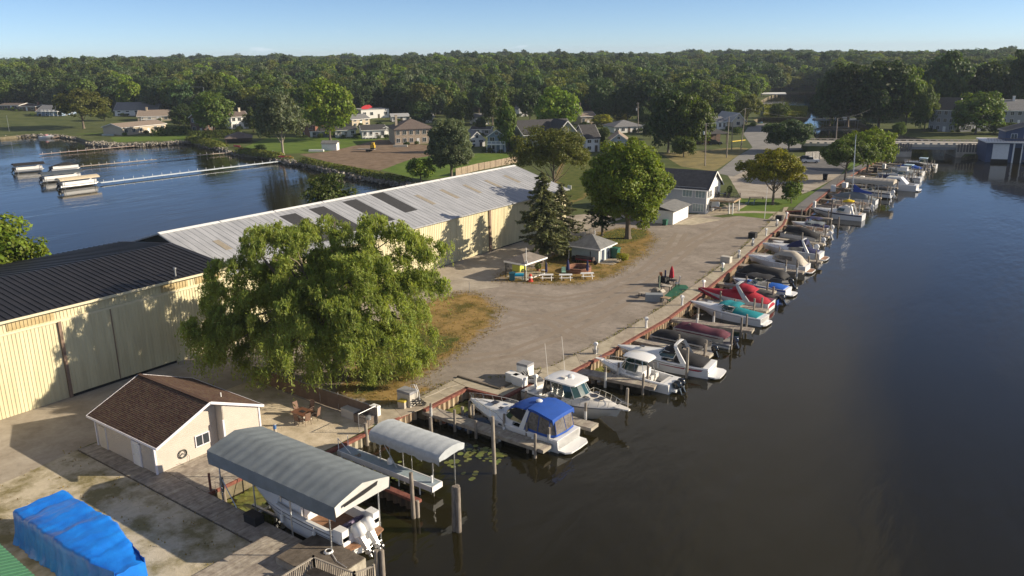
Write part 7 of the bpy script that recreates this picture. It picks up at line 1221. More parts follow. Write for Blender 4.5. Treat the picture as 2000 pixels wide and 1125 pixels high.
# lake boats on lifts at the left
def lakelift(label, a, c, mc, cov, rzf=0, open_boat=True, can=True):
    p0, p1 = G(*a, WZ), G(*c, WZ); d = p1-p0; L = d.length; rz = math.atan2(d.y, d.x); m_ = (p0+p1)/2
    t = thing('pontoon_boat', label[0], 'pontoon boat', (m_.x, m_.y, WZ+.35), rz)
    for sg in (1, -1): MB().tube([(-L/2, sg*.9, .1), (L/2-.8, sg*.9, .1), (L/2, sg*.9, .4)], [.33, .33, .08], 8).build('pontoon', m_alu, t)
    MB().b2(-L/2, L/2-.3, -1.25, 1.25, .42, .55).build('deck', m_gelg, t); MB().b2(-L/2+.4, L/2-.5, -1.24, -1.18, .55, 1.3).b2(-L/2+.4, L/2-.5, 1.18, 1.24, .55, 1.3).b2(L/2-.56, L/2-.5, -1.2, 1.2, .55, 1.3).build('fence_panel', m_gel, t); outboard(t, -L/2-.2, 0, .6, m_engblk, .95, -.4)
    if cov: cover(t, [(-L/2+.3, 1.2, 1.2, 1.4), (-L*.2, 1.25, 1.2, 1.9), (L*.1, 1.25, 1.2, 2.2), (L/2-.6, 1.2, 1.2, 1.4)], cov, 'mooring_cover', .04, 5)
    if can:
        k = thing('boat_lift', label[1], 'boat lift', (m_.x, m_.y, -.75), rz); rows = [[(x, u*1.75, 2.0+.45*(1-u*u)) for u in (-1, -.6, 0, .6, 1)]+[(x, u*1.74, 1.75+.42*(1-u*u)) for u in (1, .6, 0, -.6, -1)] for x in (-L/2-.2, 0, L/2+.2)]; MB().loft(rows).build('canopy', mc, k)
        for x in (-L/2+.8, L/2-.8):
            for y in (-1.6, 1.6): MB().tube([(x, y, -3), (x, y, 2.0)], .06, 6).build('post', m_alu, k)
lakelift(('pontoon boat under the black canopy farthest left on the lake', 'lake boat lift with black canopy farthest left'), (28, 338), (86, 333), m_blackcv, None); lakelift(('pontoon boat with a black mooring cover at the end of the middle lake pier', ''), (100, 336), (156, 331), None, m_blackcv, can=False)
lakelift(('boat under the dark slate canopy beside the beige one on the lake', 'lake boat lift with dark slate canopy beside the beige canopy'), (82, 357), (160, 349), mat('slate_canvas', (0.06, 0.075, 0.09)), None); lakelift(('pontoon boat shining white under the beige lake canopy', 'lake boat lift with beige canopy at the end of the white pier'), (116, 369), (190, 360), mat('beige_canvas', (0.55, 0.47, 0.33)), None)
b = G(92, 270, WZ); t = boat('small white motorboat moored off the far left lawn', b.x, b.y, .5); H = Hull(6.5, 2.3, 1.1, .8, .35); H.hull(t, m_gel); H.deck(t, m_gel, .55, .06, .3, .2, .35); windshield(t, .5, -.4, .9, 1.1, .5, .4, m_redst); outboard(t, -3.5, 0, .6, m_engblk)
b = G(18, 263, WZ); t = boat('little sailboat moored at the far left shore', b.x, b.y, .3, cat='sailboat', name='sailboat'); H = Hull(7, 2.2, 1.0, .8, .5); H.hull(t, m_gel); H.deck(t, m_gel, .5, .06, .2, .25, .4); MB().tube([(.4, 0, .8), (.4, 0, 8.5)], [.08, .05], 6).build('mast', m_alu, t)
# ================================================================== DOCKS, PILES, PEDESTALS
random.seed(31)
m_pile = mat('old_pile', (0.15, 0.125, 0.10), col2=(0.30, 0.265, 0.22), scale=2.5, stretch=(2, 2, .5), rough=.95, obj=.15)
m_pilewh = mat('pile_white_sleeve', (0.5, 0.5, 0.49), var=.1, rough=.5)
PK = {}
def pile_mesh(top, r=.14, green=False):
    key = (round(top, 1), r)
    if key not in PK:
        mb = MB(); mb.tube([(0, 0, -4), (0, 0, 0), (.01, .01, top-.05), (.01, .01, top)], [r*1.1, r*1.05, r*.97, r*.8], 9); PK[key] = mb.mesh('pile', m_pile, True, 50)
    return PK[key]
def mooring_pile(label, x, y, top, r=.15, group=None):
    o = link('mooring_pile', pile_mesh(top-WZ, r), None, (x, y, WZ), random.uniform(0, 6), label, 'pile', group); o.rotation_euler = (random.uniform(-.025, .025), random.uniform(-.025, .025), random.uniform(0, 6)); return o
def dock(label, x0, x1, y0, y1, w, z=-.25, piles=(), bar=True):
    """finger dock from (x0,y0) to (x1,y1); piles: (fraction, side, top)."""
    a = Vector((x0, y0)); c = Vector((x1, y1)); d = c-a; L = d.length; t = thing('finger_dock', label, 'dock', (x0, y0, z), math.atan2(d.y, d.x)); mb = MB(); x = .08
    while x < L: mb.box(x, random.uniform(-.02, .02), -.03, .148, w+random.uniform(-.03, .03), .05, rz=random.uniform(-.006, .006)); x += .16
    mb.build('planks', m_grey_wood, t, kind='stuff'); mb = MB(); [mb.b2(0, L, y-.04, y+.04, -.32, -.06) for y in (-w/2+.04, 0, w/2-.04)]; mb.b2(L-.02, L+.04, -w/2, w/2, -.32, -.04); mb.build('stringers', m_grey_wood, t)
    for k in range(int(L/3.2)): [MB().tube([(2+k*3.2, y, -3.5), (2+k*3.2, y, -.1)], .12, 7).build('support_pile', m_pile, t) for y in (-w/2+.25, w/2-.25)]
    for f_, sd, top in piles:
        o = link('tie_pile', pile_mesh(top-z+.0, .12), t, (L*f_, sd*(w/2+.13), 0)); 
        if random.random() < .45: MB().tube([(0, 0, -.9), (0, 0, .75)], .135, 9).build('white_sleeve', m_pilewh, o)
    return t
dock('grey plank dock along the near side of the royal blue topped cruiser', -47.6, -34.3, 51.0, 51.0, 1.35, -.25, [(.09, -1, .9), (.30, -1, 1.0), (.48, -1, .6), (.62, 1, 1.1), (.80, 1, .8), (.95, -1, 1.2), (.97, 1, 1.1), (.36, 1, 1.2)])
dock('short plank dock between the blue topped cruiser and the railed hardtop cruiser', -42.9, -33.2, 56.5, 56.7, 1.3, -.25, [(.2, 1, .9), (.78, -1, 1.3), (.86, 1, 1.4)])
dock('long plank dock in front of the twin dark outboard boat', -41.4, -32.9, 66.8, 67.9, 1.5, -.2, [(.42, -1, 1.2), (.5, 1, 1.0), (.86, 1, 1.3), (.88, -1, 1.1)])
dock('plank dock between the red striped cruiser and the black covered pontoon', -40.9, -31.9, 78.6, 78.8, 1.2, -.2, [(.55, 1, 1.0), (.6, -1, .9), (.9, 1, 1.0), (.95, -1, 1.2)])
dock('plank dock between the maroon pontoon and the teal speedboat', -40.8, -31.2, 87.9, 89.2, 1.4, -.2, [(.3, 1, 1.3), (.34, -1, 1.0), (.5, 1, 1.1), (.88, -1, 1.4), (.9, 1, 1.3)])
dock('dock between the teal speedboat and the red wrapped cruiser', -42.3, -32.4, 97.2, 97.4, 1.2, -.2, [(.35, 1, 1.1), (.6, -1, .8), (.85, -1, 1.3), (.9, 1, 1.2)])
dock('dock between the charcoal runabout and the red wrapped cruiser stern', -43.1, -34.5, 106.2, 106.2, 1.1, -.2, [(.5, 1, 1.2), (.9, -1, 1.2)])
dock('dock between the navy black pontoon and the tan enclosed cruiser', -44.2, -34.6, 117.6, 118.6, 1.3, -.2, [(.75, -1, 1.5), (.88, 1, 1.4), (.92, -1, 1.3)])
dock('dock beyond the tan enclosed cruiser', -45.4, -34.2, 125.6, 126.2, 1.2, -.2, [(.4, 1, 1.2), (.9, 1, 1.3), (.95, -1, 1.2)])
dock('dock behind the small runabout with black cover', -47.2, -37.5, 138.6, 138.6, 1.2, -.2, [(.6, 1, 1.2), (.9, 1, 1.3)])
dock('dock between the black canopy pontoon and the open tan pontoon', -47.9, -38.5, 145.0, 145.0, 1.0, -.2, [(.7, 1, 1.2), (.95, -1, 1.3)])
dock('dock between the open tan pontoon and the navy bimini bowrider', -48.2, -39.5, 150.3, 150.4, 1.0, -.2, [(.8, 1, 1.2), (.95, 1, 1.4)])
dock('long pale dock at the end of the gravel lot walkway', -51.2, -42.5, 160.2, 161.0, 1.1, -.1, [(.5, 1, 1.2), (.9, 1, 1.3)])
for i, y in enumerate((170.2, 175.6, 182.6, 191.0, 199.8, 207.0, 213.0, 218.0, 223.0, 228.5, 234.4, 240.2, 246.0, 251.5)):
    nb = ['navy striped cabin boat', 'brown tarped boat', 'yellow tarp pontoon', 'sailboat', 'long beige canopy lift', 'big white cabin cruiser', 'black covered runabout', 'dark blue covered boat', 'flybridge boat', 'grey covered boat', 'pale hardtop cruiser', 'blue covered boat', 'second black covered boat', 'last white boat'][i]
    xs = np.interp(y, [165, 172, 193, 217, 252, 275], [-49.2, -50.2, -52.4, -54.5, -56, -57.4]); dock(f'far row finger dock just beyond the {nb}', xs+.3, -40.5+.0*i, y, y, .9, -.2, [(.55, 1, 1.2), (.95, -1, 1.5), (.98, 1, 1.4)])
for lab, px_, py_, ty in (('tall mooring pile standing alone off the end of the blue topped cruiser dock', 966, 925, 812), ('pile with green top off the bow of the railed hardtop cruiser', 1224, 795, 758), ('tall greenish pile at the stern quarter of the red striped cruiser', 1341, 738, 679), ('greenish pile by the stern of the maroon pontoon', 1427, 682, 642), ('pile in front of the maroon pontoon amidships', 1345, 662, 632),
        ('greenish pile beside the teal bimini', 1407, 610, 586), ('tall pile at the stern of the red wrapped cruiser', 1508, 592, 560), ('pile between the charcoal runabout and the deck boat', 1481, 537, 522), ('pile at the quarter of the tan enclosed cruiser', 1578, 526, 500), ('pile by the navy cruiser stern', 1586, 500, 478), ('dark pile in front of the navy cruiser canvas', 1533, 487, 473), ('slim pile standing off the navy bimini bowrider', 1637, 445, 423),
        ('tall dark pile in front of the navy striped cabin boat', 1622, 428, 389), ('pale pile by the bow of the navy striped cabin boat', 1565, 424, 408), ('short pile standing in the dinghy slip', 844, 868, 815), ('pile in the dinghy slip beside the blue topped cruiser bow', 903, 822, 794), ('pile under the bow of the blue topped cruiser', 918, 810, 782), ('weathered pile pair member between the big canopy and the white dock', 703, 912, 887), ('second weathered pile between the big canopy and the white dock', 697, 910, 889),
        ('pile at the shoreward corner of the big canopy slip by the boardwalk', 440, 985, 933), ('short pile beside the boardwalk under the big canopy', 553, 1030, 1000), ('tall brown pile at the outer end of the sheet pile divider', 808, 1012, 922), ('short pile next to the tall brown pile of the divider', 816, 1010, 978), ('pile at the corner of the patio seawall', 717, 870, 826)):
    b = G(px_, py_, WZ); mooring_pile(lab, b.x, b.y, WZ+hgt(b, ty), .15)
for i, (dx, dy, nm) in enumerate(((0, 0, 'left'), (.34, .05, 'right'), (.15, .28, 'back'))):
    b = G(888, 1036, WZ); mooring_pile(f'{nm} pile of the thick three pile cluster at the outer corner of the slips', b.x+dx, b.y+dy, WZ+hgt(b, 950), .19)
for i, (px_, nm) in enumerate(((737, 'left'), (748, 'right'))): b = G(px_, 1128, WZ); mooring_pile(f'{nm} hand pile of the pair at the corner of the slatted deck rail', b.x, b.y, WZ+hgt(b, 1074), .17)
# sheet pile divider wall between the two slips
t = thing('divider_wall', 'rusty sheet pile finger wall between the big canopy slip and the white dock', 'seawall', (-49.8, 38.3, 0)); mb = MB(); pr = []
for i in range(76): pr.append((i*.17, (0, 0, .22, .22)[i % 4]))
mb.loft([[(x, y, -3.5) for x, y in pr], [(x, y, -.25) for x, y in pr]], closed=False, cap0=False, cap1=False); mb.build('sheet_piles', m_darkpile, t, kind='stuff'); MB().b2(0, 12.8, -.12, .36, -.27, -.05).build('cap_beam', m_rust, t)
# white dock with blue-grey deck
t = thing('white_dock', 'narrow white dock with blue grey decking beside the empty boat lift', 'dock', (-48.0, 41.0, -.15)); L = 10.4; mb = MB(); x = .1
while x < L: mb.b2(x-.095, x+.095, -.5, .5, -.05, 0); x += .2
mb.build('deck_boards', mat('blue_grey_decking', (0.28, 0.34, 0.38), var=.1, rough=.6, island=.06), t, kind='stuff'); MB().b2(0, L, -.58, -.5, -.42, .02).b2(0, L, .5, .58, -.42, .02).b2(L-.05, L+.05, -.58, .58, -.42, .02).build('white_skirt', m_white, t)
for x in (.6, 4.2, 7.0, 9.2): [MB().tube([(x, y, -3), (x, y, -.1)], .05, 6).build('leg', m_white, t) for y in (-.62, .62)]
MB().tube([(.15, -.5, 0), (.15, -.5, 1.15)], .035, 6).tube([(.15, -.5, 1.1), (1.6, -.5, .15)], .03, 6).tube([(.2, .5, 0), (.2, .5, 1.0)], .03, 6).build('gangway_rail', m_white, t)
MB().lathe([(.07, 0), (.06, .5), (.1, .55), (.02, .6)], 8, (L-.5, 0, 0)).build('dock_light', m_white, t)
# ---- power pedestals on the walkway
def pedestal_mesh():
    a = MB(); a.lathe([(.17, 0), (.15, .08), (.12, .55), (.14, .8), (.16, 1.0)], 8); q = MB(); q.loft([[(-.2, -.17, .98), (.2, -.17, .98), (.2, .17, .98), (-.2, .17, .98)], [(-.22, -.19, 1.18), (.22, -.19, 1.18), (.22, .19, 1.18), (-.22, .19, 1.18)], [(-.1, -.1, 1.32), (.1, -.1, 1.32), (.1, .1, 1.32), (-.1, .1, 1.32)]]); return a.mesh('column', m_white, True), q.mesh('hood', m_white)
pc, ph_ = pedestal_mesh(); m_hose = mat('coiled_hose_green', (0.05, 0.16, 0.08), var=.2)
for i, (px_, py_, lab, hose) in enumerate([(1046, 757, 'white power pedestal by the white boxes near the railed hardtop cruiser', 0), (1163, 692, 'white power pedestal with hoses at the bow of the twin dark outboard boat', 2), (1262, 641, 'white power pedestal near the black covered pontoon', 0), (1332, 597, 'white power pedestal beside the green mat and the teal speedboat bow', 0), (1374, 566, 'white power pedestal at the bow of the red wrapped cruiser', 0), (1411, 531, 'white power pedestal with green hose near the navy black pontoon', 1),
        (1443, 505, 'white power pedestal beside the tan dock box', 2), (1470, 481, 'white power pedestal at the bow of the navy cruiser', 2), (1496, 461, 'white power pedestal behind the small black covered runabout', 0), (1517, 443, 'white power pedestal at the open tan pontoon', 2), (1536, 428, 'white power pedestal at the last corner of the gravel lot walkway', 0)]):
    b = G(px_, py_); t = thing('power_pedestal', lab, 'power pedestal', (b.x, b.y, .06), i*.3, 'white power pedestals along the walkway'); link('column', pc, t); link('hood', ph_, t)
    if hose:
        mb = MB(); [mb.tube([(math.cos(a_*.7)*(.26+.02*k), math.sin(a_*.7)*(.26+.02*k), .15+.1*k) for a_ in range(10)], .025, 5) for k in range(5)]; mb.build('coiled_hose', m_hose if hose == 1 else mat('coiled_cable_grey', (0.12, 0.13, 0.15)), t)
for i, (px_, py_, w, d, h, lab) in enumerate([(1590, 405, .5, .5, 1.3, 'white pedestal box at the bow of the navy striped cabin boat'), (1627, 374, .9, .9, 1.5, 'pale blue and white dock box stack by the sailboat bow'), (1650, 366, 1.5, 1.0, 1.2, 'white dock box beside the sailboat mast'), (1683, 353, 1.5, .9, 1.1, 'white dock box near the big cabin cruiser bow'), (1726, 329, 1.0, .8, 1.2, 'white locker on the lawn boardwalk further along'), (1710, 336, 1.0, .9, 1.2, 'dark box on the lawn edge with black lid'), (1735, 318, .8, .8, 1.1, 'small grey locker nearest the bridge end of the row')]):
    b = G(px_, py_); t = thing('dock_box', lab, 'dock box', (b.x, b.y, 0)); m_ = m_white if 'dark' not in lab else m_blackcv; MB().loft([[(-d/2, -w/2, .02), (d/2, -w/2, .02), (d/2, w/2, .02), (-d/2, w/2, .02)], [(-d/2*1.03, -w/2*1.03, h*.8), (d/2*1.03, -w/2*1.03, h*.8), (d/2*1.03, w/2*1.03, h*.8), (-d/2*1.03, w/2*1.03, h*.8)]]).build('body', m_, t); MB().loft([[(-d/2*1.08, -w/2*1.08, h*.8), (d/2*1.08, -w/2*1.08, h*.8), (d/2*1.08, w/2*1.08, h*.8), (-d/2*1.08, w/2*1.08, h*.8)], [(-d/2*.9, -w/2*.95, h), (d/2*.9, -w/2*.95, h), (d/2*.9, w/2*.95, h), (-d/2*.9, w/2*.95, h)]]).build('lid', m_, t)
def chest(label, px_, py_, L, Wd, h, m, rz=0, lid=None, z=0, name='dock_box', cat='dock box'):
    b = G(px_, py_, z); t = thing(name, label, cat, b, rz); MB().b2(-L/2, L/2, -Wd/2, Wd/2, .03, h*.85).build('body', m, t); MB().loft([[(-L/2-.03, -Wd/2-.03, h*.85), (L/2+.03, -Wd/2-.03, h*.85), (L/2+.03, Wd/2+.03, h*.85), (-L/2-.03, Wd/2+.03, h*.85)], [(-L/2, -Wd/2, h), (L/2, -Wd/2, h), (L/2, Wd/2, h), (-L/2, Wd/2, h)]]).build('lid', lid or m, t); return t
m_beige = mat('beige_box', (0.48, 0.45, 0.39), var=.06, rough=.6); m_greytop = mat('grey_top', (0.25, 0.25, 0.26), var=.1, rough=.7)
chest('tall white utility cabinet with grey top on the gravel by the seawall corner', 1026, 737, 1.3, 1.1, 1.6, m_white, 0, m_greytop); chest('front white dock chest of the two beside the tall cabinet', 1014, 752, 1.5, .8, .95, m_white, -.1); chest('rear white dock chest of the two beside the tall cabinet', 1003, 746, 1.4, .8, .95, m_white, -.1)
chest('square beige dock box beside the walkway opposite the tan enclosed cruiser', 1418, 513, 1.5, 1.0, 1.0, m_beige); chest('black box on the gravel opposite the navy cruiser', 1470, 465, 1.2, 1.2, 1.0, m_blackcv); chest('dark box near the end of the walkway by the flagpole lawn', 1522, 431, 1.2, 1.1, 1.0, m_blackcv)
chest('black plastic dock box on the boardwalk under the big canopy', 497, 1022, 1.25, .75, .75, m_blackcv, 0)
chest('white utility box with hoses on the grass by the seawall corner', 797, 790, 1.6, 1.1, 1.5, m_beige, .0, m_greytop); chest('low tan bin with yellow lid beside the white utility box', 787, 797, .7, .6, .8, m_tancv, .2, mat('yellow_lid', (0.5, 0.38, 0.05)))
t = thing('hose_heap', 'dark hoses heaped against the white utility box', 'hoses', G(812, 792)); mb = MB(); rr_ = random.Random(2)
for k in range(7): c0 = (rr_.uniform(-.4, .4), rr_.uniform(-.4, .4), .15+.1*k); mb.tube([(c0[0]+.45*math.cos(a_*.7), c0[1]+.45*math.sin(a_*.7), c0[2]+.04*math.sin(a_*1.9)) for a_ in range(10)], .045, 5)
mb.build('hose', m_blackcv, t); mb = MB(); [mb.tube([(-.6+dx, -.1, 1.2), (-.4+dx, -.1, 2.0), (-.1+dx, 0, 2.1), (.1+dx, .1, 1.5), (.15+dx, .2, .3)], .03, 5) for dx in (0, .25)]; mb.build('white_hose', m_white, t)
t = thing('dock_hose', 'tan hose lying along the seawall walk at the corner', 'hose', (0, 0, .09)); MB().tube([tuple(G(*q)[:2])+(0,) for q in ((812, 775), (830, 778), (850, 770), (870, 760), (895, 753))], .03, 5).build('hose', m_tancv, t)
# dinghy in its slip
t = boat('grey inflatable dinghy with a small outboard floating behind the pale canopy', -43.6, 47.3, -.15, WZ, 'dinghy', 'dinghy'); pts = [(-1.5, .65, .3), (.6, .68, .3), (1.3, .45, .38), (1.7, 0, .45), (1.3, -.45, .38), (.6, -.68, .3), (-1.5, -.65, .3)]; MB().tube(pts, [.16, .22, .22, .22, .22, .22, .16], 9).build('tube', mat('hypalon_grey', (0.30, 0.32, 0.34), var=.06, rough=.6), t, True); MB().b2(-1.3, 1.1, -.5, .5, .1, .16).b2(-.3, 0, -.55, .55, .3, .36).b2(-1.35, -1.28, -.55, .55, .1, .6).build('floor_and_seat', m_gelg, t); outboard(t, -1.6, 0, .5, m_engblk, .55, -.6)
# fishing gear / tender hanging behind the hardtop cruiser
t = thing('tender', 'small dinghy and dark fishing gear piled at the stern of the railed hardtop cruiser', 'tender', (-43.0, 61.2, WZ)); MB().tube([(-1.0, .5, 1.2), (.5, .5, 1.5), (1.2, 0, 1.6), (.5, -.5, 1.5), (-1.0, -.5, 1.2)], .2, 8).build('tube', m_gelg, t, True); MB().b2(-1, .6, -.4, .4, 1.15, 1.3).build('floor', m_hatch, t); mb = MB(); [mb.tube([(random.uniform(-1.2, .8), random.uniform(-.7, .7), 1.2), (random.uniform(-1.4, 1.2), random.uniform(-.8, .8), 2.4)], .03, 4) for _ in range(9)]; mb.build('rods', m_blackcv, t); outboard(t, -1.3, .1, 1.4, m_engblk, .6, -.7)
# fenders hanging at the blue cruiser dock
for i, (px_, py_, lab) in enumerate(((975, 855, 'white fender hanging from the blue cruiser dock near the tall lone pile'), (1043, 880, 'white fender at the outer end of the blue cruiser dock'), (1080, 866, 'round white fender at the dock corner by the big stern platform'))): b = G(px_, py_, -.7); t = link('fender', MB().lathe([(.02, -.4), (.14, -.32), (.15, .25), (.04, .4), (.02, .6)], 10).mesh('fender', m_fender, True), None, b, 0, lab, 'fender')
# ---- lake piers
def lake_pier(label, a, c, w, m, n_post=22):
    p0, p1 = G(*a, -.5), G(*c, -.5); d = p1-p0; L = d.length; t = thing('lake_pier', label, 'pier', (p0.x, p0.y, -.5), math.atan2(d.y, d.x)); k = int(L/3)
    me = MB().b2(.04, L/k-.04, -w/2, w/2, -.12, 0).mesh('deck_section', m)
    for i in range(k): link('deck_section', me, t, (L*i/k, 0, random.uniform(-.02, .02)))
    pm = MB().tube([(0, 0, -2), (0, 0, .55)], .045, 5).mesh('post', m_white)
    for i in range(n_post): link('post', pm, t, (L*(i+.5)/n_post, (w/2+.06), 0))
    return t
lake_pier('long white pier reaching across the lake to the beige canopy lift', (195, 356.5), (566, 312), 1.5, mat('white_decking', (0.60, 0.66, 0.70), var=.05)); lake_pier('middle tan pier on the lake leading to the black covered pontoon', (156, 324.5), (462, 296), 1.2, mat('tan_decking', (0.40, 0.33, 0.26), var=.1)); lake_pier('farthest weathered pier on the lake with bare end', (76, 301), (300, 281), 1.3, mat('brown_decking', (0.36, 0.27, 0.22), var=.15), 14); lake_pier('short pier by the small motorboat at the far left', (102, 268), (140, 263), 1.2, mat('brown_decking', (0.36, 0.27, 0.22)), 4)
for lab, px_, py_, m_ in (('red kayak drawn up at the end of the white pier', 556, 308, mat('kayak_red', (0.5, 0.05, 0.06))), ('yellow kayak beside the red one at the white pier', 564, 309, mat('kayak_yellow', (0.6, 0.4, 0.05))), ('pink canoe on the stony shore near the dark pavilion', 470, 291, mat('canoe_pink', (0.6, 0.08, 0.2))), ('upturned white rowboat beside the twin trunked tree', 535, 299, m_white), ('red tarp heap on the shore by the pink canoe', 463, 287, mat('kayak_red', (0.5, 0.05, 0.06)))):
    t = thing('kayak', lab, 'small boat', G(px_, py_, .3), random.uniform(-.5, .5)); MB().loft([[(x, u*w, .35+.25*(1-u*u)) for u in (-1, -.5, 0, .5, 1)]+[(x, u*w*.7, .05) for u in (1, 0, -1)] for x, w in ((-2.2, .05), (-1.4, .4), (0, .55), (1.4, .4), (2.2, .05))]).build('hull', m_, t, True); MB().b2(-.5, .5, -.25, .25, .6, .64).build('cockpit', m_black, t)
# ================================================================== BOARDWALK AND LOWER DECK
bwk = thing('boardwalk', None, None, (0, 0, 0)); bwk['kind'] = 'structure'; me = MB().b2(-.065, .065, -4.3, 4.3, -.02, .0).mesh('plank', m_grey_wood)
for i in range(41): link('plank', me, bwk, (-56.1+i*.141, 34.3+random.uniform(-.02, .02), .10+random.uniform(-.006, .006)))
me = MB().b2(-.065, .065, -1.0, 1.0, -.02, .0).mesh('plank', m_grey_wood)
for i in range(186): link('plank', me, bwk, (-65.2+i*.141+random.uniform(-.004, .004), 28.96+random.uniform(-.03, .03), .10+random.uniform(-.006, .006)))
mb = MB(); mb.b2(-65.3, -39, 27.88, 27.96, -.02, .08); mb.b2(-50.3, -39, 29.9, 30.02, -.3, .08); mb.build('edge_beam', m_dark_wood, bwk)
ld = thing('lower_deck', None, None, (0, 0, 0)); ld['kind'] = 'structure'; me = MB().b2(-.07, .07, -9, 9, -.03, .0).mesh('plank', m_grey_wood)
for i in range(36): link('plank', me, ld, (-42.2+i*.148, 19.2+random.uniform(-.05, .05), .115+random.uniform(-.006, .006)))
me = MB().b2(-.07, .07, -1.6, 1.6, -.03, .0).mesh('plank', m_dark_wood)
rd = thing('raised_deck', 'raised dark plank platform at the end of the boardwalk beside the white outboards', 'deck', (-39.0, 27.4, .0))
for i in range(31): link('plank', me, rd, (.07+i*.15, 1.5, .62+random.uniform(-.005, .005)))
MB().b2(0, 4.65, -.12, -.04, .0, .58).b2(0, 4.65, 3.05, 3.12, -.6, .58).b2(-.06, 0, -.1, 3.1, 0, .58).b2(4.65, 4.72, -.1, 3.1, -.6, .58).build('skirt', m_grey_wood, rd)
c = G(612, 1087, 1.35); rt = thing('slatted_railing', 'slatted wooden guard rail round the lower deck at the bottom of the picture', 'railing', (c.x, c.y, 0)); me = MB().b2(-.025, .025, -.02, .02, .15, 1.25).mesh('baluster', m_grey_wood)
ex_ = (G(692, 1118, 1.35)-c).to_2d(); ey_ = (G(555, 1122, 1.35)-c).to_2d(); ez_ = (G(730, 1104, 1.35)-c).to_2d()
def rail_run(a, v, n_):
    rz_ = math.atan2(v.y, v.x)
    for i in range(n_+1): q = a+v*(i/n_); link('baluster', me, rt, (q.x, q.y, 0), rz_)
    m_ = a+v*.5; MB().box(m_.x, m_.y, 1.3, v.length+.1, .12, .05, rz=rz_).build('top_rail', m_grey_wood, rt); MB().box(m_.x, m_.y, .2, v.length, .05, .08, rz=rz_).build('bottom_rail', m_grey_wood, rt)
    for f_ in (0, 1): q = a+v*f_; MB().box(q.x, q.y, .7, .11, .11, 1.45).build('rail_post', m_grey_wood, rt)
rail_run(Vector((0, 0)), ex_, 22); rail_run(Vector((0, 0)), ey_*1.6, 26); rail_run(ex_, ez_-ex_, 10)
t = thing('cleat_post', 'white power post with yellow cord on the raised deck beside the boat stern', 'power post', G(665, 1062, .62)); MB().b2(-.12, .12, -.1, .1, 0, .95).build('post', m_white, t); MB().tube([(.1, .1, .9), (-.3, .2, .5), (-.4, .1, .1)], .025, 5).build('cord', mat('yellow_cord', (0.6, 0.45, 0.03)), t)
t = thing('rope_coil', 'white rope coiled on the raised deck', 'rope', G(642, 1078, .64)); mb = MB(); [mb.tube([(.3*math.cos(a_*.7)*(1-.08*k), .3*math.sin(a_*.7)*(1-.08*k), .02+.025*k) for a_ in range(10)], .02, 5) for k in range(4)]; mb.build('coil', m_white, t); MB().tube([(.3, 0, .03), (1.2, -.4, .03), (2.2, -.5, .03)], .018, 4).build('loose_end', m_white, t)
t = thing('rusty_post', 'rusty post and ladder rail at the corner of the big canopy slip', 'post', G(412, 960)); MB().tube([(0, 0, 0), (0, 0, 1.5)], .09, 7).build('post', m_rust, t); MB().tube([(.5, .1, 0), (.5, .1, .9), (.9, .2, .9), (.9, .2, 0)], .02, 5).build('ladder_rail', m_alu, t)
# ---- blue tarp-covered boat and the green roof corner
m_tarp = mat('bright_blue_tarp', (0.006, 0.13, 0.56), col2=(0.01, 0.20, 0.70), scale=1.0, rough=.36, bump=.7, bscale=2.6)
t = thing('tarped_boat', 'boat on stands wrapped in a bright blue plastic tarp on the shell lot', 'covered boat', (-50.3, 20.6, 0)); r_ = random.Random(5); rows = []; n = 90
for i in range(n+1):
    x = lerp(-4.9, 6.3, i/n); k = i/n; w = 1.7 if k < .6 else lerp(1.7, .9, (k-.6)/.4); zt = 2.35 if k < .62 else lerp(2.35, 1.5, (k-.62)/.38); zt += .06*math.sin(x*2.2)
    q = []
    for yv, zv, jt in ((-1.2, .06, .12), (-1.12, .35, .11), (-1.08, .8, .11), (-1.04, 1.3, .08), (-1.02, 1.8, .06), (-1.0, zt-.12, .03), (-.9, zt, .02), (-.45, zt-.03+.05*math.sin(x*4), .035), (0, zt+.06+.06*math.sin(x*3.1), .035), (.45, zt-.02, .035), (.9, zt, .02), (1.0, zt-.12, .03), (1.02, 1.8, .06), (1.04, 1.3, .08), (1.08, .8, .11), (1.12, .35, .11), (1.2, .06, .12)): nz_ = noise.noise(Vector((x*1.6, yv*3+zv*.6, 1)))*1.1+.7*noise.noise(Vector((x*4.5, yv*2+zv*1.5, 5))); q.append((x, yv*w+jt*1.3*nz_*(1 if yv > 0 else -1), zv+.06*nz_*(zv > 1.3)-.10*max(0, math.cos(x*PI/1.9))**6*(abs(yv) < .7)))
    rows.append(q)
MB().loft(rows, closed=False, cap0=True, cap1=True).build('tarp', m_tarp, t, True, 70)
[MB().b2(x-.15, x+.15, y-.15, y+.15, 0, .1).build('stand_foot', m_dark_wood, t) for x in (-3, 0, 3) for y in (-1.5, 1.5)]
gp = G(8, 1085, 3.4); t = thing('green_roofed_building', 'corner of a green ribbed metal roof at the bottom left', 'building', (gp.x, gp.y, 0)); m_groof = mat('green_metal_roof', (0.055, 0.17, 0.095), var=.08, rough=.5)
q0, q1 = G(-25, 1040, 3.4), G(85, 1140, 3.4); dv = (q1-q0).normalized(); nn_ = Vector((dv.y, -dv.x, 0)); nn_ = nn_ if nn_.dot(Vector((0, -1, 0))) > 0 else -nn_
def LP(s_, u_, z_): p_ = q0+dv*s_+nn_*u_; return (p_.x-gp.x, p_.y-gp.y, z_)
Lr = (q1-q0).length+3; mb = MB(); mb.loft([[LP(-3, 0, 3.4), LP(-3, 5, 4.7), LP(-3, 5, 4.55), LP(-3, .0, 3.25)], [LP(Lr, 0, 3.4), LP(Lr, 5, 4.7), LP(Lr, 5, 4.55), LP(Lr, 0, 3.25)]]); mb.build('roof', m_groof, t); mb = MB(); s_ = -2.8
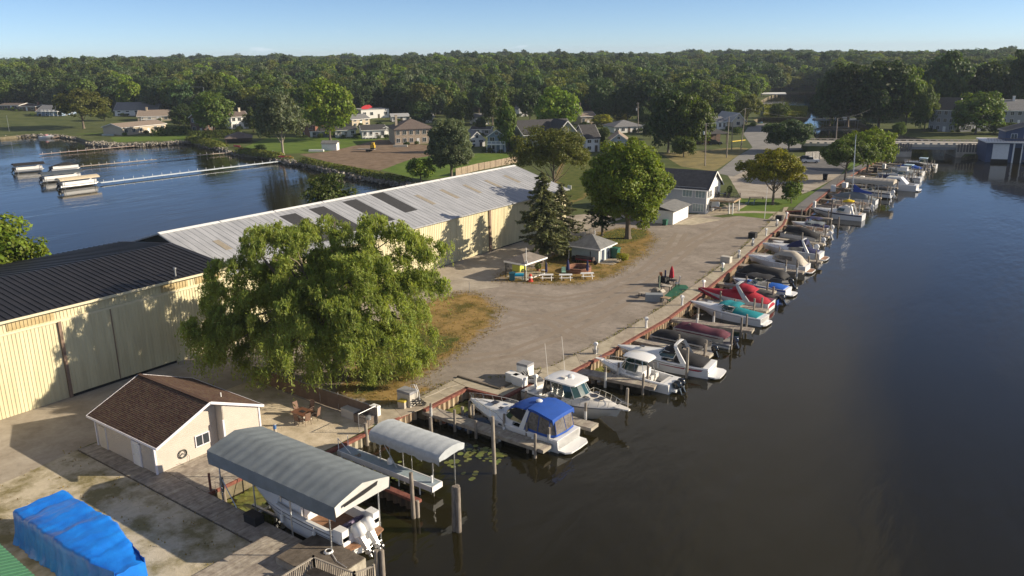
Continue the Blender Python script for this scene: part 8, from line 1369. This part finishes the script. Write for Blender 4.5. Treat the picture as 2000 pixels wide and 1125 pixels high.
while s_ < Lr: mb.loft([[LP(s_, 0, 3.41), LP(s_+.08, 0, 3.41), LP(s_+.08, 0, 3.47), LP(s_, 0, 3.47)], [LP(s_, 5, 4.71), LP(s_+.08, 5, 4.71), LP(s_+.08, 5, 4.77), LP(s_, 5, 4.77)]]); s_ += .4
mb.build('roof_ribs', m_groof, t, kind='stuff'); mb = MB(); mb.loft([[LP(-2.8, .4, 0), LP(Lr-.2, .4, 0), LP(Lr-.2, 4.8, 0), LP(-2.8, 4.8, 0)], [LP(-2.8, .4, 3.3), LP(Lr-.2, .4, 3.3), LP(Lr-.2, 4.8, 4.4), LP(-2.8, 4.8, 4.4)]]); mb.build('wall', m_cream, t)
# ================================================================== PATIO
m_sling = mat('brown_sling', (0.19, 0.115, 0.08), var=.15, rough=.8); m_bronze = mat('bronze_frame', (0.09, 0.06, 0.045), rough=.4, metal=.5)
def patio_chair(label, x, y, rz, group='sling chairs round the patio fire table'):
    t = thing('patio_chair', label, 'chair', (x, y, .012), rz, group); MB().box(0, 0, .43, .52, .5, .04).build('seat', m_sling, t); MB().box(-.3, 0, .80, .05, .5, .75, ry=-.22).build('backrest', m_sling, t); mb = MB()
    for sy in (-.27, .27): mb.tube([(.26, sy, 0), (.24, sy, .62), (-.28, sy, .64)], .022, 5); mb.tube([(-.2, sy, .42), (-.4, sy, 1.18)], .022, 5); mb.tube([(-.18, sy, .42), (-.34, sy, 0)], .022, 5)
    mb.build('frame', m_bronze, t); return t
fc = G(592, 818); t = thing('fire_table', 'square patio fire table with brown top and pale stone sides', 'table', (fc.x, fc.y, .012)); MB().b2(-.65, .65, -.5, .5, 0, .62).build('base', m_beige, t); MB().b2(-.85, .85, -.65, .65, .62, .70).build('top', mat('brown_tile', (0.16, 0.075, 0.045), var=.2, rough=.35), t); MB().b2(-.3, .3, -.18, .18, .70, .72).build('burner', m_black, t)
for i, (dx, dy, a_, lab) in enumerate(((-1.35, .35, 0, 'sling chair at the left end of the fire table'), (-.5, 1.15, -PI/2, 'sling chair on the far side of the fire table'), (1.35, .6, PI+.3, 'tall sling chair at the right end of the fire table'), (.75, -.95, PI/2+.1, 'sling chair in front of the fire table at the right'), (1.45, -.55, PI-.2, 'sling chair nearest the slip beside the fire table'))): patio_chair(lab, fc.x+dx*.8, fc.y+dy, a_)
chest('pale deck storage chest against the brown windscreen fence', 686, 815, 1.7, .85, .85, m_beige, -.05); chest('brown wicker storage chest next to the pale chest', 712, 826, 1.7, .9, .8, mat('wicker_brown', (0.20, 0.15, 0.11), var=.25, scale=14), -.05, mat('wicker_lid', (0.10, 0.075, 0.06), var=.2)); chest('white box just outside the patio fence corner', 733, 812, .8, .6, 1.0, m_white, 0)
t = thing('bollard', 'short white bollard with blue band between the patio and the big canopy', 'bollard', G(538, 850)); MB().tube([(0, 0, 0), (0, 0, 1.05)], .13, 9).build('post', m_tancv, t); MB().tube([(0, 0, .6), (0, 0, .98)], .14, 9).build('band', mat('blue_band', (0.05, 0.14, 0.35)), t)
t = thing('life_ring_stand', 'round white lamp on the little fence panel at the patio corner', 'lamp', (-48.65, 44.7, .0)); MB().lathe([(.02, .75), (.26, .85), (.26, 1.1), (.02, 1.2)], 12).build('globe', m_steel, t, True); MB().tube([(0, 0, 0), (0, 0, .8)], .03, 6).build('post', m_steel, t)
mb = MB(); mb.b2(-56, -50.4, 38.55, 38.75, 0, .22); mb.build('timber_curb', m_dark_wood, label='dark timber curb along the slip side of the patio', cat='curb')
for lab, px_, py_ in (('thin signpost with a small plate at the concrete corner of the patio', 475, 738), ('second thin post beside the signpost under the willow', 484, 728)): b = G(px_, py_); t = thing('signpost', lab, 'post', b); MB().tube([(0, 0, 0), (0, 0, 1.6)], .04, 6).build('post', m_steel, t); MB().b2(-.2, .2, -.02, .02, 1.15, 1.55).build('plate', m_maroon, t); MB().lathe([(.25, 0), (.22, .12), (.02, .14)], 10).build('base', m_beige, t)
b = G(917, 572); t = thing('thin_post', 'thin post at the tip of the dry grass beside the concrete drive', 'post', b); MB().tube([(0, 0, 0), (0, 0, 1.5)], .04, 6).build('post', m_steel, t)
# ================================================================== FIRE PIT ISLAND
def picnic(label, px_, py_, rz):
    b = G(px_, py_); t = thing('picnic_table', label, 'picnic table', b, rz, 'white picnic tables on the dry grass')
    for i in range(5): MB().b2(-.92, .92, -.37+i*.15, -.235+i*.15, .72, .76).build('top_board', m_white, t)
    for s_ in (-.75, .75): MB().b2(-.92, .92, s_-.14, s_+.14, .42, .46).build('bench', m_white, t)
    for x in (-.62, .62): MB().tube([(x, -.3, .72), (x, -.7, 0)], .04, 4).tube([(x, .3, .72), (x, .7, 0)], .04, 4).tube([(x, -.75, .4), (x, .75, .4)], .04, 4).build('leg_frame', m_white, t)
    return t
picnic('leftmost white picnic table of the three nearest the pavilion', 1068, 546, AZ); picnic('middle white picnic table of the three beside the green chair', 1105, 546, AZ); picnic('rightmost white picnic table of the three by the fire pit', 1147, 543, AZ+.05)
def umbrella(label, px_, py_, m, h=2.4, z=0, r=.17):
    b = G(px_, py_, z); t = thing('folded_umbrella', label, 'umbrella', b); MB().tube([(0, 0, 0), (0, 0, h)], .025, 6).build('pole', m_rail, t); mb = MB(); secs = []
    for z_, k in ((.85, .7), (1.0, 1.15), (1.3, 1.0), (1.8, .8), (2.15, .5), (2.38, .12)): secs.append([(r*k*(1+.25*(i % 2))*math.cos(i*PI/6), r*k*(1+.25*(i % 2))*math.sin(i*PI/6), z_*h/2.4) for i in range(12)])
    mb.loft(secs); mb.build('canopy', m, t); return t
umbrella('slim folded navy umbrella behind the leftmost picnic table', 1067, 543, m_navycv, 2.4, 0, .13); umbrella('fullest folded navy umbrella left of the fire pit', 1109, 540, m_navycv, 2.6, 0, .2); umbrella('folded navy umbrella in front of the fire pit at the right', 1147, 541, m_navycv, 2.6, 0, .15)
c = G(1130, 529); t = thing('fire_pit', 'round red brick fire pit with dark ashes on the dry grass', 'fire pit', c); R_ = 1.75; m_brick = mat('pit_brick', (0.20, 0.085, 0.05), col2=(0.33, 0.17, 0.11), scale=3, obj=.2, rough=.9); me = MB().b2(-.17, .17, -.12, .12, 0, .13).mesh('brick', m_brick)
for k in range(5):
    for i in range(30): a_ = 2*PI*(i+.5*(k % 2))/30; link('brick', me, t, (R_*math.cos(a_), R_*math.sin(a_), .14*k), a_+PI/2)
MB().lathe([(R_-.15, .05), (R_*.5, .15), (.02, .2)], 20).build('ash_bed', mat('charred', (0.02, 0.017, 0.015), var=.5, scale=4), t)
t = thing('folded_chair', 'pale green lawn chair beside the middle picnic table', 'chair', G(1101, 536), AZ); MB().b2(-.3, .3, -.3, .25, .35, .42).build('seat', mat('mint_plastic', (0.25, 0.42, 0.33)), t); MB().box(0, .32, .7, .6, .06, .75, rx=-.25).build('backrest', mat('mint_plastic', (0.25, 0.42, 0.33)), t); [MB().b2(x-.03, x+.03, y-.03, y+.03, 0, .36).build('leg', mat('mint_plastic', (0.25, 0.42, 0.33)), t) for x in (-.27, .27) for y in (-.27, .25)]
c = G(1146, 515); t = thing('barrel_smoker', 'long dark barrel smoker grill along the shaded wall of the blue hut', 'grill', c, math.radians(3)); MB().tube([(-1.9, 0, .75), (-1.85, 0, .75), (1.2, 0, .75), (1.25, 0, .75)], [.2, .42, .42, .2], 12).build('barrel', mat('smoker_black', (0.03, 0.025, 0.025), col2=(0.10, 0.05, 0.035), scale=1.5, rough=.6), t, True); MB().b2(-1.6, 1.0, -.75, -.42, .68, .73).build('shelf', m_redst, t); MB().tube([(.6, 0, 1.1), (.6, 0, 2.0)], .08, 8).build('chimney', m_black, t); [MB().b2(x-.04, x+.04, y-.04, y+.04, 0, .5).build('leg', m_black, t) for x in (-1.4, .9) for y in (-.3, .3)]; MB().tube([(1.5, -.1, .35), (1.5, .1, .35)], .33, 12).build('wheel', m_black, t); MB().lathe([(.3, .05), (.42, .5), (.3, .9), (.02, 1.0)], 10, (-2.3, .1, 0)).build('firebox', m_black, t)
def bin_(label, px_, py_, m, w=.65, h=1.15, rz=0.0, ref=None): b = G(px_, py_); t = thing('wheeled_bin', label, 'bin', b, rz); MB().loft([[(-w*.42, -w*.42, .08), (w*.42, -w*.42, .08), (w*.42, w*.42, .08), (-w*.42, w*.42, .08)], [(-w/2, -w/2, h*.88), (w/2, -w/2, h*.88), (w/2, w/2, h*.88), (-w/2, w/2, h*.88)]]).build('body', m, t); MB().b2(-w*.54, w*.6, -w*.53, w*.53, h*.88, h).build('lid', m, t); MB().tube([(-w*.45, -w*.5, .12), (-w*.45, w*.5, .12)], .11, 8).build('wheels', m_black, t); return t
m_gbin = mat('bin_green', (0.02, 0.11, 0.075), var=.1, rough=.5); bin_('dark green wheeled bin beside the hut doors', 1202, 504, m_gbin, 1.1, 1.7, .05); bin_('black wheeled bin standing on the edge of the parking lot', 1611, 352, m_blackcv, .95, 1.6); bin_('dark teal bin under the corner of the open pavilion', 1000, 548, mat('bin_teal', (0.02, 0.12, 0.16)), .8, 1.2, AZ); bin_('green bin in the shade beside the garage', 1299, 440, m_gbin, .8, 1.1)
t = thing('foosball_table', 'bright cyan water play table in front of the pavilion', 'table', G(1013, 546), AZ); m_cy = mat('cyan_plastic', (0.0, 0.32, 0.55), var=.06, rough=.4); MB().b2(-.75, .75, -.4, .4, .55, .85).build('basin', m_cy, t); MB().b2(-1.0, -.8, -.35, .35, 0, 1.1).build('end_panel', mat('blue_panel', (0.1, 0.3, 0.42)), t); [MB().b2(x-.05, x+.05, y-.05, y+.05, 0, .55).build('leg', m_cy, t) for x in (-.6, .6) for y in (-.3, .3)]
t = thing('traffic_drum', 'red and pale banded traffic drum at the edge of the grass', 'traffic drum', G(1036, 550)); MB().lathe([(.4, 0), (.4, .12), (.3, .14), (.28, .55)], 12).build('base', mat('drum_red', (0.5, 0.06, 0.035)), t, True); MB().lathe([(.28, .55), (.24, .8)], 12).build('pale_band', m_gelw, t); MB().lathe([(.24, .8), (.2, 1.05), (.05, 1.15)], 12).build('top', mat('drum_red', (0.5, 0.06, 0.035)), t, True)
c = G(1015, 528); t = thing('bar_counter', 'lime green bar counter inside the open pavilion', 'counter', c, 0); MB().b2(-.7, .7, -.9, .9, 0, 1.05).build('body', mat('lime_paint', (0.50, 0.55, 0.10), var=.05), t); MB().b2(-.8, .8, -1.0, 1.0, 1.05, 1.12).build('top', m_greytop, t); MB().b2(-.3, .3, -.6, 0, 1.12, 1.6).build('cooler', mat('bin_teal', (0.02, 0.12, 0.16)), t)
for i, (dx, dy) in enumerate(((-2.1, -.6), (-1.6, .9), (-2.6, .6))): t = thing('stool', ['dark stool at the open pavilion corner post', 'dark stool behind the lime counter', 'dark stool at the back of the open pavilion'][i], 'stool', (c.x+dx, c.y+dy, .05)); MB().lathe([(.2, .72), (.2, .8), (.02, .82)], 10).build('seat', m_blackcv, t); MB().tube([(0, 0, 0), (0, 0, .72)], .04, 6).build('stem', m_rail, t); MB().lathe([(.2, 0), (.18, .04), (.02, .05)], 10).build('foot', m_rail, t)
b = G(1028, 548); t = thing('white_pole', 'tall thin white pole in front of the pavilion roof', 'pole', b); MB().tube([(0, 0, 0), (0, 0, hgt(b, 484))], .045, 6).build('pole', m_white, t); MB().b2(-.2, .2, -.03, .03, 2.4, 2.9).build('sign_plate', m_white, t)
t = thing('potted_plant', 'leafy potted plant inside the right side of the pavilion', 'plant', G(1051, 530)); MB().lathe([(.22, 0), (.3, .4), (.02, .4)], 10).build('pot', m_brick, t); rng = np.random.default_rng(5); q_ = sph(160, rng)*np.array([.45, .45, .4])+np.array([0, 0, .8]); link('foliage', quads_mesh('foliage', leaf_quads(q_, sph(160, rng), .3, .15, rng), L_mid), t)
# ================================================================== GREEN MAT SITTING SPOT
gm = P((1296, 580), (1310, 591), (1345, 562), (1340, 557), (1322, 556)); mb = MB(); ctr = Vector((sum(p[0] for p in gm)/5, sum(p[1] for p in gm)/5)); gl = [(p[0]-ctr.x, p[1]-ctr.y) for p in gm]; t = link('green_mat', MB().prism(gl if sum(gl[i][0]*gl[(i+1) % 5][1]-gl[(i+1) % 5][0]*gl[i][1] for i in range(5)) > 0 else gl[::-1], .008, .03).mesh('green_mat', mat('green_turf_mat', (0.015, 0.10, 0.05), var=.2, scale=2)), None, (ctr.x, ctr.y, 0), 0, 'green outdoor carpet on the gravel beside the walkway', 'mat')
umbrella('folded bright red umbrella over the dark table', 1311, 556, m_redcv, 2.7, 0, .26)
def small_table(label, px_, py_, L, Wd, h, m, rz=0, cat='table', name='small_table'): t = thing(name, label, cat, G(px_, py_), rz); MB().b2(-L/2, L/2, -Wd/2, Wd/2, h-.06, h).build('top', m, t); [MB().b2(x-.04, x+.04, y-.04, y+.04, 0, h-.06).build('leg', m_rail, t) for x in (-L/2+.08, L/2-.08) for y in (-Wd/2+.08, Wd/2-.08)]; return t
small_table('dark round top table under the red umbrella', 1310, 557, 1.3, 1.1, .78, m_blackcv); small_table('low tan slatted table in the middle of the green mat', 1302, 567, 1.3, .8, .7, m_tancv); small_table('small tan wooden table in front of the grey chest', 1300, 591, 1.1, .9, .7, mat('tan_wood', (0.33, 0.23, 0.14), var=.15)); small_table('low wooden bench left of the grey chest', 1258, 580, 1.3, .9, .6, m_grey_wood, 0, 'bench')
chest('long grey fish cleaning chest beside the green mat', 1277, 588, 2.2, 1.0, 1.0, mat('grey_chest', (0.24, 0.26, 0.27), var=.06), AZ-.1)
t = thing('stone_heap', 'grey boulder with a tilted board beside the grey chest', 'boulder', G(1281, 577)); MB().lathe([(.75, 0), (.7, .5), (.45, .95), (.05, 1.1)], 7).build('boulder', m_rock, t); MB().box(.95, .1, .75, .5, .9, .06, ry=.7).build('board', m_tancv, t)
t = thing('wooden_post', 'grey green wooden post standing by the boulder', 'post', G(1287, 572)); MB().tube([(0, 0, 0), (0, 0, 2.4)], .11, 7).build('post', mat('greened_wood', (0.16, 0.19, 0.14), var=.15), t)
t = thing('kettle_grill', 'covered black grill with orange tools beside the red umbrella table', 'grill', G(1296, 556)); MB().b2(-.7, .7, -.35, .35, .3, 1.15).build('cover', m_blackcv, t); MB().tube([(-.4, 0, 1.1), (-.5, 0, 1.7)], .2, 6).build('tools', mat('burnt_orange', (0.35, 0.11, 0.03)), t); MB().tube([(.2, 0, 1.1), (.2, 0, 2.1)], .12, 7).build('folded_umbrella_cover', m_navycv, t); [MB().b2(x-.04, x+.04, -.3, .3, 0, .3).build('leg', m_black, t) for x in (-.6, .6)]
t = thing('deck_chair', 'cream high backed deck chair facing the red umbrella table', 'chair', G(1322, 559), PI+AZ); MB().box(0, 0, .45, .6, .55, .06).build('seat', m_gelw, t); MB().box(-.32, 0, .95, .07, .55, 1.0, ry=-.15).build('backrest', m_gelw, t); [MB().b2(x-.03, x+.03, y-.03, y+.03, 0, .45).build('leg', m_rail, t) for x in (-.25, .25) for y in (-.25, .25)]
t = thing('deck_chair', 'dark chair on the left side of the red umbrella table', 'chair', G(1304, 560), 0); MB().box(0, 0, .45, .55, .55, .06).build('seat', m_blackcv, t); MB().box(-.3, 0, .85, .06, .5, .75, ry=-.15).build('backrest', m_blackcv, t); [MB().b2(x-.03, x+.03, y-.03, y+.03, 0, .45).build('leg', m_rail, t) for x in (-.25, .25) for y in (-.25, .25)]
small_table('white cooler table at the far end of the dry island', 1063, 535, .8, .5, .6, m_white)
# club lawn furniture
for lab, px_, py_ in (('left blue grey lawn chair under the yellow locust', 1459, 400), ('right blue grey lawn chair under the yellow locust', 1470, 400)): t = thing('lawn_chair', lab, 'chair', G(px_, py_), 0, 'lawn chairs under the yellow locust'); MB().box(0, 0, .4, .6, .6, .06).build('seat', WALLM['slate'], t); MB().box(.32, 0, .8, .06, .6, .85, ry=.25).build('backrest', WALLM['slate'], t); [MB().b2(x-.04, x+.04, y-.04, y+.04, 0, .4).build('leg', WALLM['slate'], t) for x in (-.25, .25) for y in (-.25, .25)]
small_table('dark bench at the edge of the concrete lot behind the lawn', 1477, 390, 3.0, .6, .6, m_dark_wood, AZ, 'bench'); small_table('brown picnic table in the shade below the balcony', 1398, 412, 2.0, 1.2, .75, mat('tan_wood', (0.33, 0.23, 0.14)), .2); t = thing('potted_tree', 'small potted tree on the clubhouse balcony', 'plant', G(1424, 383, 2.65)); MB().lathe([(.25, 0), (.32, .5), (.02, .5)], 10).build('pot', m_blackcv, t); q_ = sph(200, rng)*np.array([.5, .5, .8])+np.array([0, 0, 1.3]); link('foliage', quads_mesh('foliage', leaf_quads(q_, sph(200, rng), .35, .18, rng), L_mid), t)
t = thing('balcony_table', 'dark table and chairs on the clubhouse balcony', 'table', G(1412, 385, 2.62)); MB().lathe([(.04, 0), (.04, .7), (.6, .72), (.6, .76), (.02, .77)], 12).build('table', m_rail, t); [MB().b2(x-.22, x+.22, y-.22, y+.22, 0, .45).b2(x-.22, x+.22, y+.18, y+.24, .45, .9).build('chair', m_rail, t) for x, y in ((-1, 0), (1, .2), (0, 1))]
t = thing('handcart', 'dark flat trailer frame on the concrete lot beside the lawn', 'trailer', G(1557, 377), .4); MB().b2(-1.4, 1.4, -.6, .6, .45, .55).build('frame', m_blackcv, t); MB().tube([(-.2, -.7, .3), (-.2, .7, .3)], .3, 10).build('wheels', m_black, t); MB().tube([(1.4, 0, .5), (2.4, 0, .45)], .05, 5).build('drawbar', m_steel, t)
# ================================================================== VEHICLES AND YARD THINGS FAR OFF
def vehicle(label, px_, py_, rz, m, kind='suv', name='parked_car', cat='car'):
    b = G(px_, py_); t = thing(name, label, cat, b, rz); L, Wd = 4.7, 1.85
    prof = [(-2.3, .35), (-2.32, .85), (-2.2, 1.05), (1.05, 1.05), (2.1, .95), (2.32, .75), (2.35, .35)]; MB().loft([[(x, -Wd/2, z) for x, z in prof], [(x, -Wd/2*.98, z) for x, z in prof], [(x, Wd/2, z) for x, z in prof]]).build('body', m, t)
    cab = [(-2.1, 1.05), (-1.75, 1.68), (.1, 1.72), (1.0, 1.05)] if kind == 'suv' else [(-.6, 1.05), (-.45, 1.68), (.5, 1.72), (1.2, 1.05)]; MB().loft([[(x, -Wd/2*.86, z) for x, z in cab], [(x, Wd/2*.86, z) for x, z in cab]]).build('windows', m_glass, t); rf = [(cab[1][0]-.02, 1.66), (cab[1][0], 1.74), (cab[2][0], 1.78), (cab[2][0]+.05, 1.7)]; MB().loft([[(x, -Wd/2*.84, z) for x, z in rf], [(x, Wd/2*.84, z) for x, z in rf]]).build('roof', m, t)
    for x in (-1.45, 1.5):
        for y in (-.86, .86): o = MB().tube([(x, y-.12, .34), (x, y+.12, .34)], .34, 12).build('wheel', m_black, t); MB().tube([(x, y-.13, .34), (x, y+.13, .34)], .19, 10).build('rim', m_steel, o)
    for y in (-.7, .7): MB().b2(2.3, 2.37, y-.18, y+.18, .68, .82).build('headlight', m_gel, t); MB().b2(-2.36, -2.3, y-.12, y+.12, .75, .95).build('tail_light', m_redst, t)
    return t
vehicle('white pickup truck parked in front of the grey board fence', 1583, 318, PI+.5, m_gel, 'pickup', 'pickup_truck', 'truck'); vehicle('dark car parked under the shed by the restaurant', 1397, 283, .4, m_blackcv); vehicle('small red car parked beside the dark car at the restaurant', 1389, 281, .4, m_redst); vehicle('dark blue car parked against the grey board fence', 1568, 316, PI+.5, m_navyst)
c = G(385, 215); c.z = 1.0; t = thing('camper', 'white camper van parked high between the trees at the left', 'camper', G(384, 226), AZ); MB().loft([[(-2.6, -1.1, .5), (2.2, -1.1, .5), (2.6, -1.1, 1.6), (2.2, -1.1, 3.0), (-2.6, -1.1, 3.0)], [(-2.6, 1.1, .5), (2.2, 1.1, .5), (2.6, 1.1, 1.6), (2.2, 1.1, 3.0), (-2.6, 1.1, 3.0)]]).build('body', m_gel, t); MB().b2(-.8, .8, -1.13, -1.09, 1.7, 2.4).build('window', m_glass, t); [MB().tube([(x, -1.0, .4), (x, 1.0, .4)], .38, 10).build('wheels', m_black, t) for x in (-1.7, 1.6)]
t = thing('flatbed_trailer', 'flatbed trailer with a yellow machine on the bare dirt lot', 'trailer', G(716, 296), AZ-.15); MB().b2(-3.2, 3.0, -1.1, 1.1, .75, .9).build('bed', m_grey_wood, t); [MB().tube([(x, -1.0, .4), (x, 1.0, .4)], .4, 10).build('wheels', m_black, t) for x in (.4, 1.4)]; MB().tube([(-3.2, 0, .8), (-4.8, 0, .6)], .06, 5).build('drawbar', m_steel, t); my = mat('machine_yellow', (0.5, 0.33, 0.03)); MB().b2(1.6, 3.0, -.7, .7, 1.2, 2.2).b2(2.0, 2.8, -.6, .6, 2.2, 3.0).build('machine', my, t); MB().tube([(1.6, -.6, 1.1), (3.0, -.6, 1.1)], .25, 8).tube([(1.6, .6, 1.1), (3.0, .6, 1.1)], .25, 8).build('tracks', m_black, t)
b = G(646, 293); t = thing('garden_shed', 'small white shed with grey gable roof beside the dirt lot', 'shed', b, AZ-.1); MB().b2(-2.6, 2.6, -1.5, 1.5, 0, 2.5).build('wall', m_whitewall, t); mb = MB(); gable_roof(mb, -2.6, 2.6, -1.5, 1.5, 2.5, 3.3, 'x', .25); mb.build('roof', m_greyshingle, t); MB().b2(-.6, .6, -1.54, -1.48, 0, 2.0).build('door', m_white, t)
for lab, px_, py_, m_ in (('pile of pale building slabs on the terrace of the stone house', 782, 287, m_beige), ('stack of white planks beside the white shed', 618, 296, m_white), ('dark boat lift frame on the lawn of the low ranch', 212, 265, m_alu)):
    t = thing('material_stack', lab, 'stack', G(px_, py_), AZ); [MB().b2(-2.5, 2.5, -.7+.1*k, .7-.1*k, .25*k, .25*k+.2).build('layer', m_, t) for k in range(3)]
for lab, px_, py_ in (('small white sign post on the side lawn near the spruces', 1149, 363), ('second white marker on the side lawn beside the maple', 1112, 372)): t = thing('yard_sign', lab, 'sign', G(px_, py_)); MB().b2(-.5, .5, -.05, .05, .3, 1.2).build('board', m_white, t); MB().b2(-.04, .04, -.04, .04, 0, .3).build('stake', m_white, t)
t = thing('boat_canopy', 'white roofed boat lift on the far back water beyond the marsh', 'boat lift', G(1509, 192, WZ), AZ+PI*0); MB().loft([[(x, u*3, 3.2+.8*(1-u*u)) for u in (-1, 0, 1)]+[(x, 3, 2.6), (x, -3, 2.6)] for x in (-8.5, 8.5)]).build('canopy', m_white, t); [MB().tube([(x, y, -2), (x, y, 2.7)], .15, 6).build('post', m_dark_wood, t) for x in (-7, 0, 7) for y in (-2.6, 2.6)]
for i, (px_, py_, w_) in enumerate(((1612, 243, 11), (1632, 240, 12), (1652, 243, 12))): t = thing('covered_lift', ['long shaded boat lift with blue grey cover at the back water, left one', 'blue grey covered boat lift in the middle of the shaded back water', 'right hand covered boat lift by the shaded bank'][i], 'boat lift', G(px_, py_, WZ), AZ); MB().loft([[(x, u*1.7, 2.2+.5*(1-u*u)) for u in (-1, -.5, 0, .5, 1)]+[(x, 1.7, 1.7), (x, -1.7, 1.7)] for x in (-w_/2, w_/2)]).build('canopy', m_greycv if i != 1 else m_ltcv, t); [MB().tube([(x, y, -2), (x, y, 2)], .07, 6).build('post', m_alu, t) for x in (-w_*.4, w_*.4) for y in (-1.4, 1.4)]
hm_ = D.materials.new('haze'); hm_.use_nodes = True; n = hm_.node_tree; n.nodes.clear(); o_ = n.nodes.new('ShaderNodeOutputMaterial'); pv = n.nodes.new('ShaderNodeVolumePrincipled'); pv.inputs['Color'].default_value = (.7, .83, 1, 1); pv.inputs['Density'].default_value = .0001; n.links.new(pv.outputs[0], o_.inputs['Volume'])
MB().b2(-5900, 4900, -1900, 5900, -5, 62).build('haze', hm_, kind='stuff')
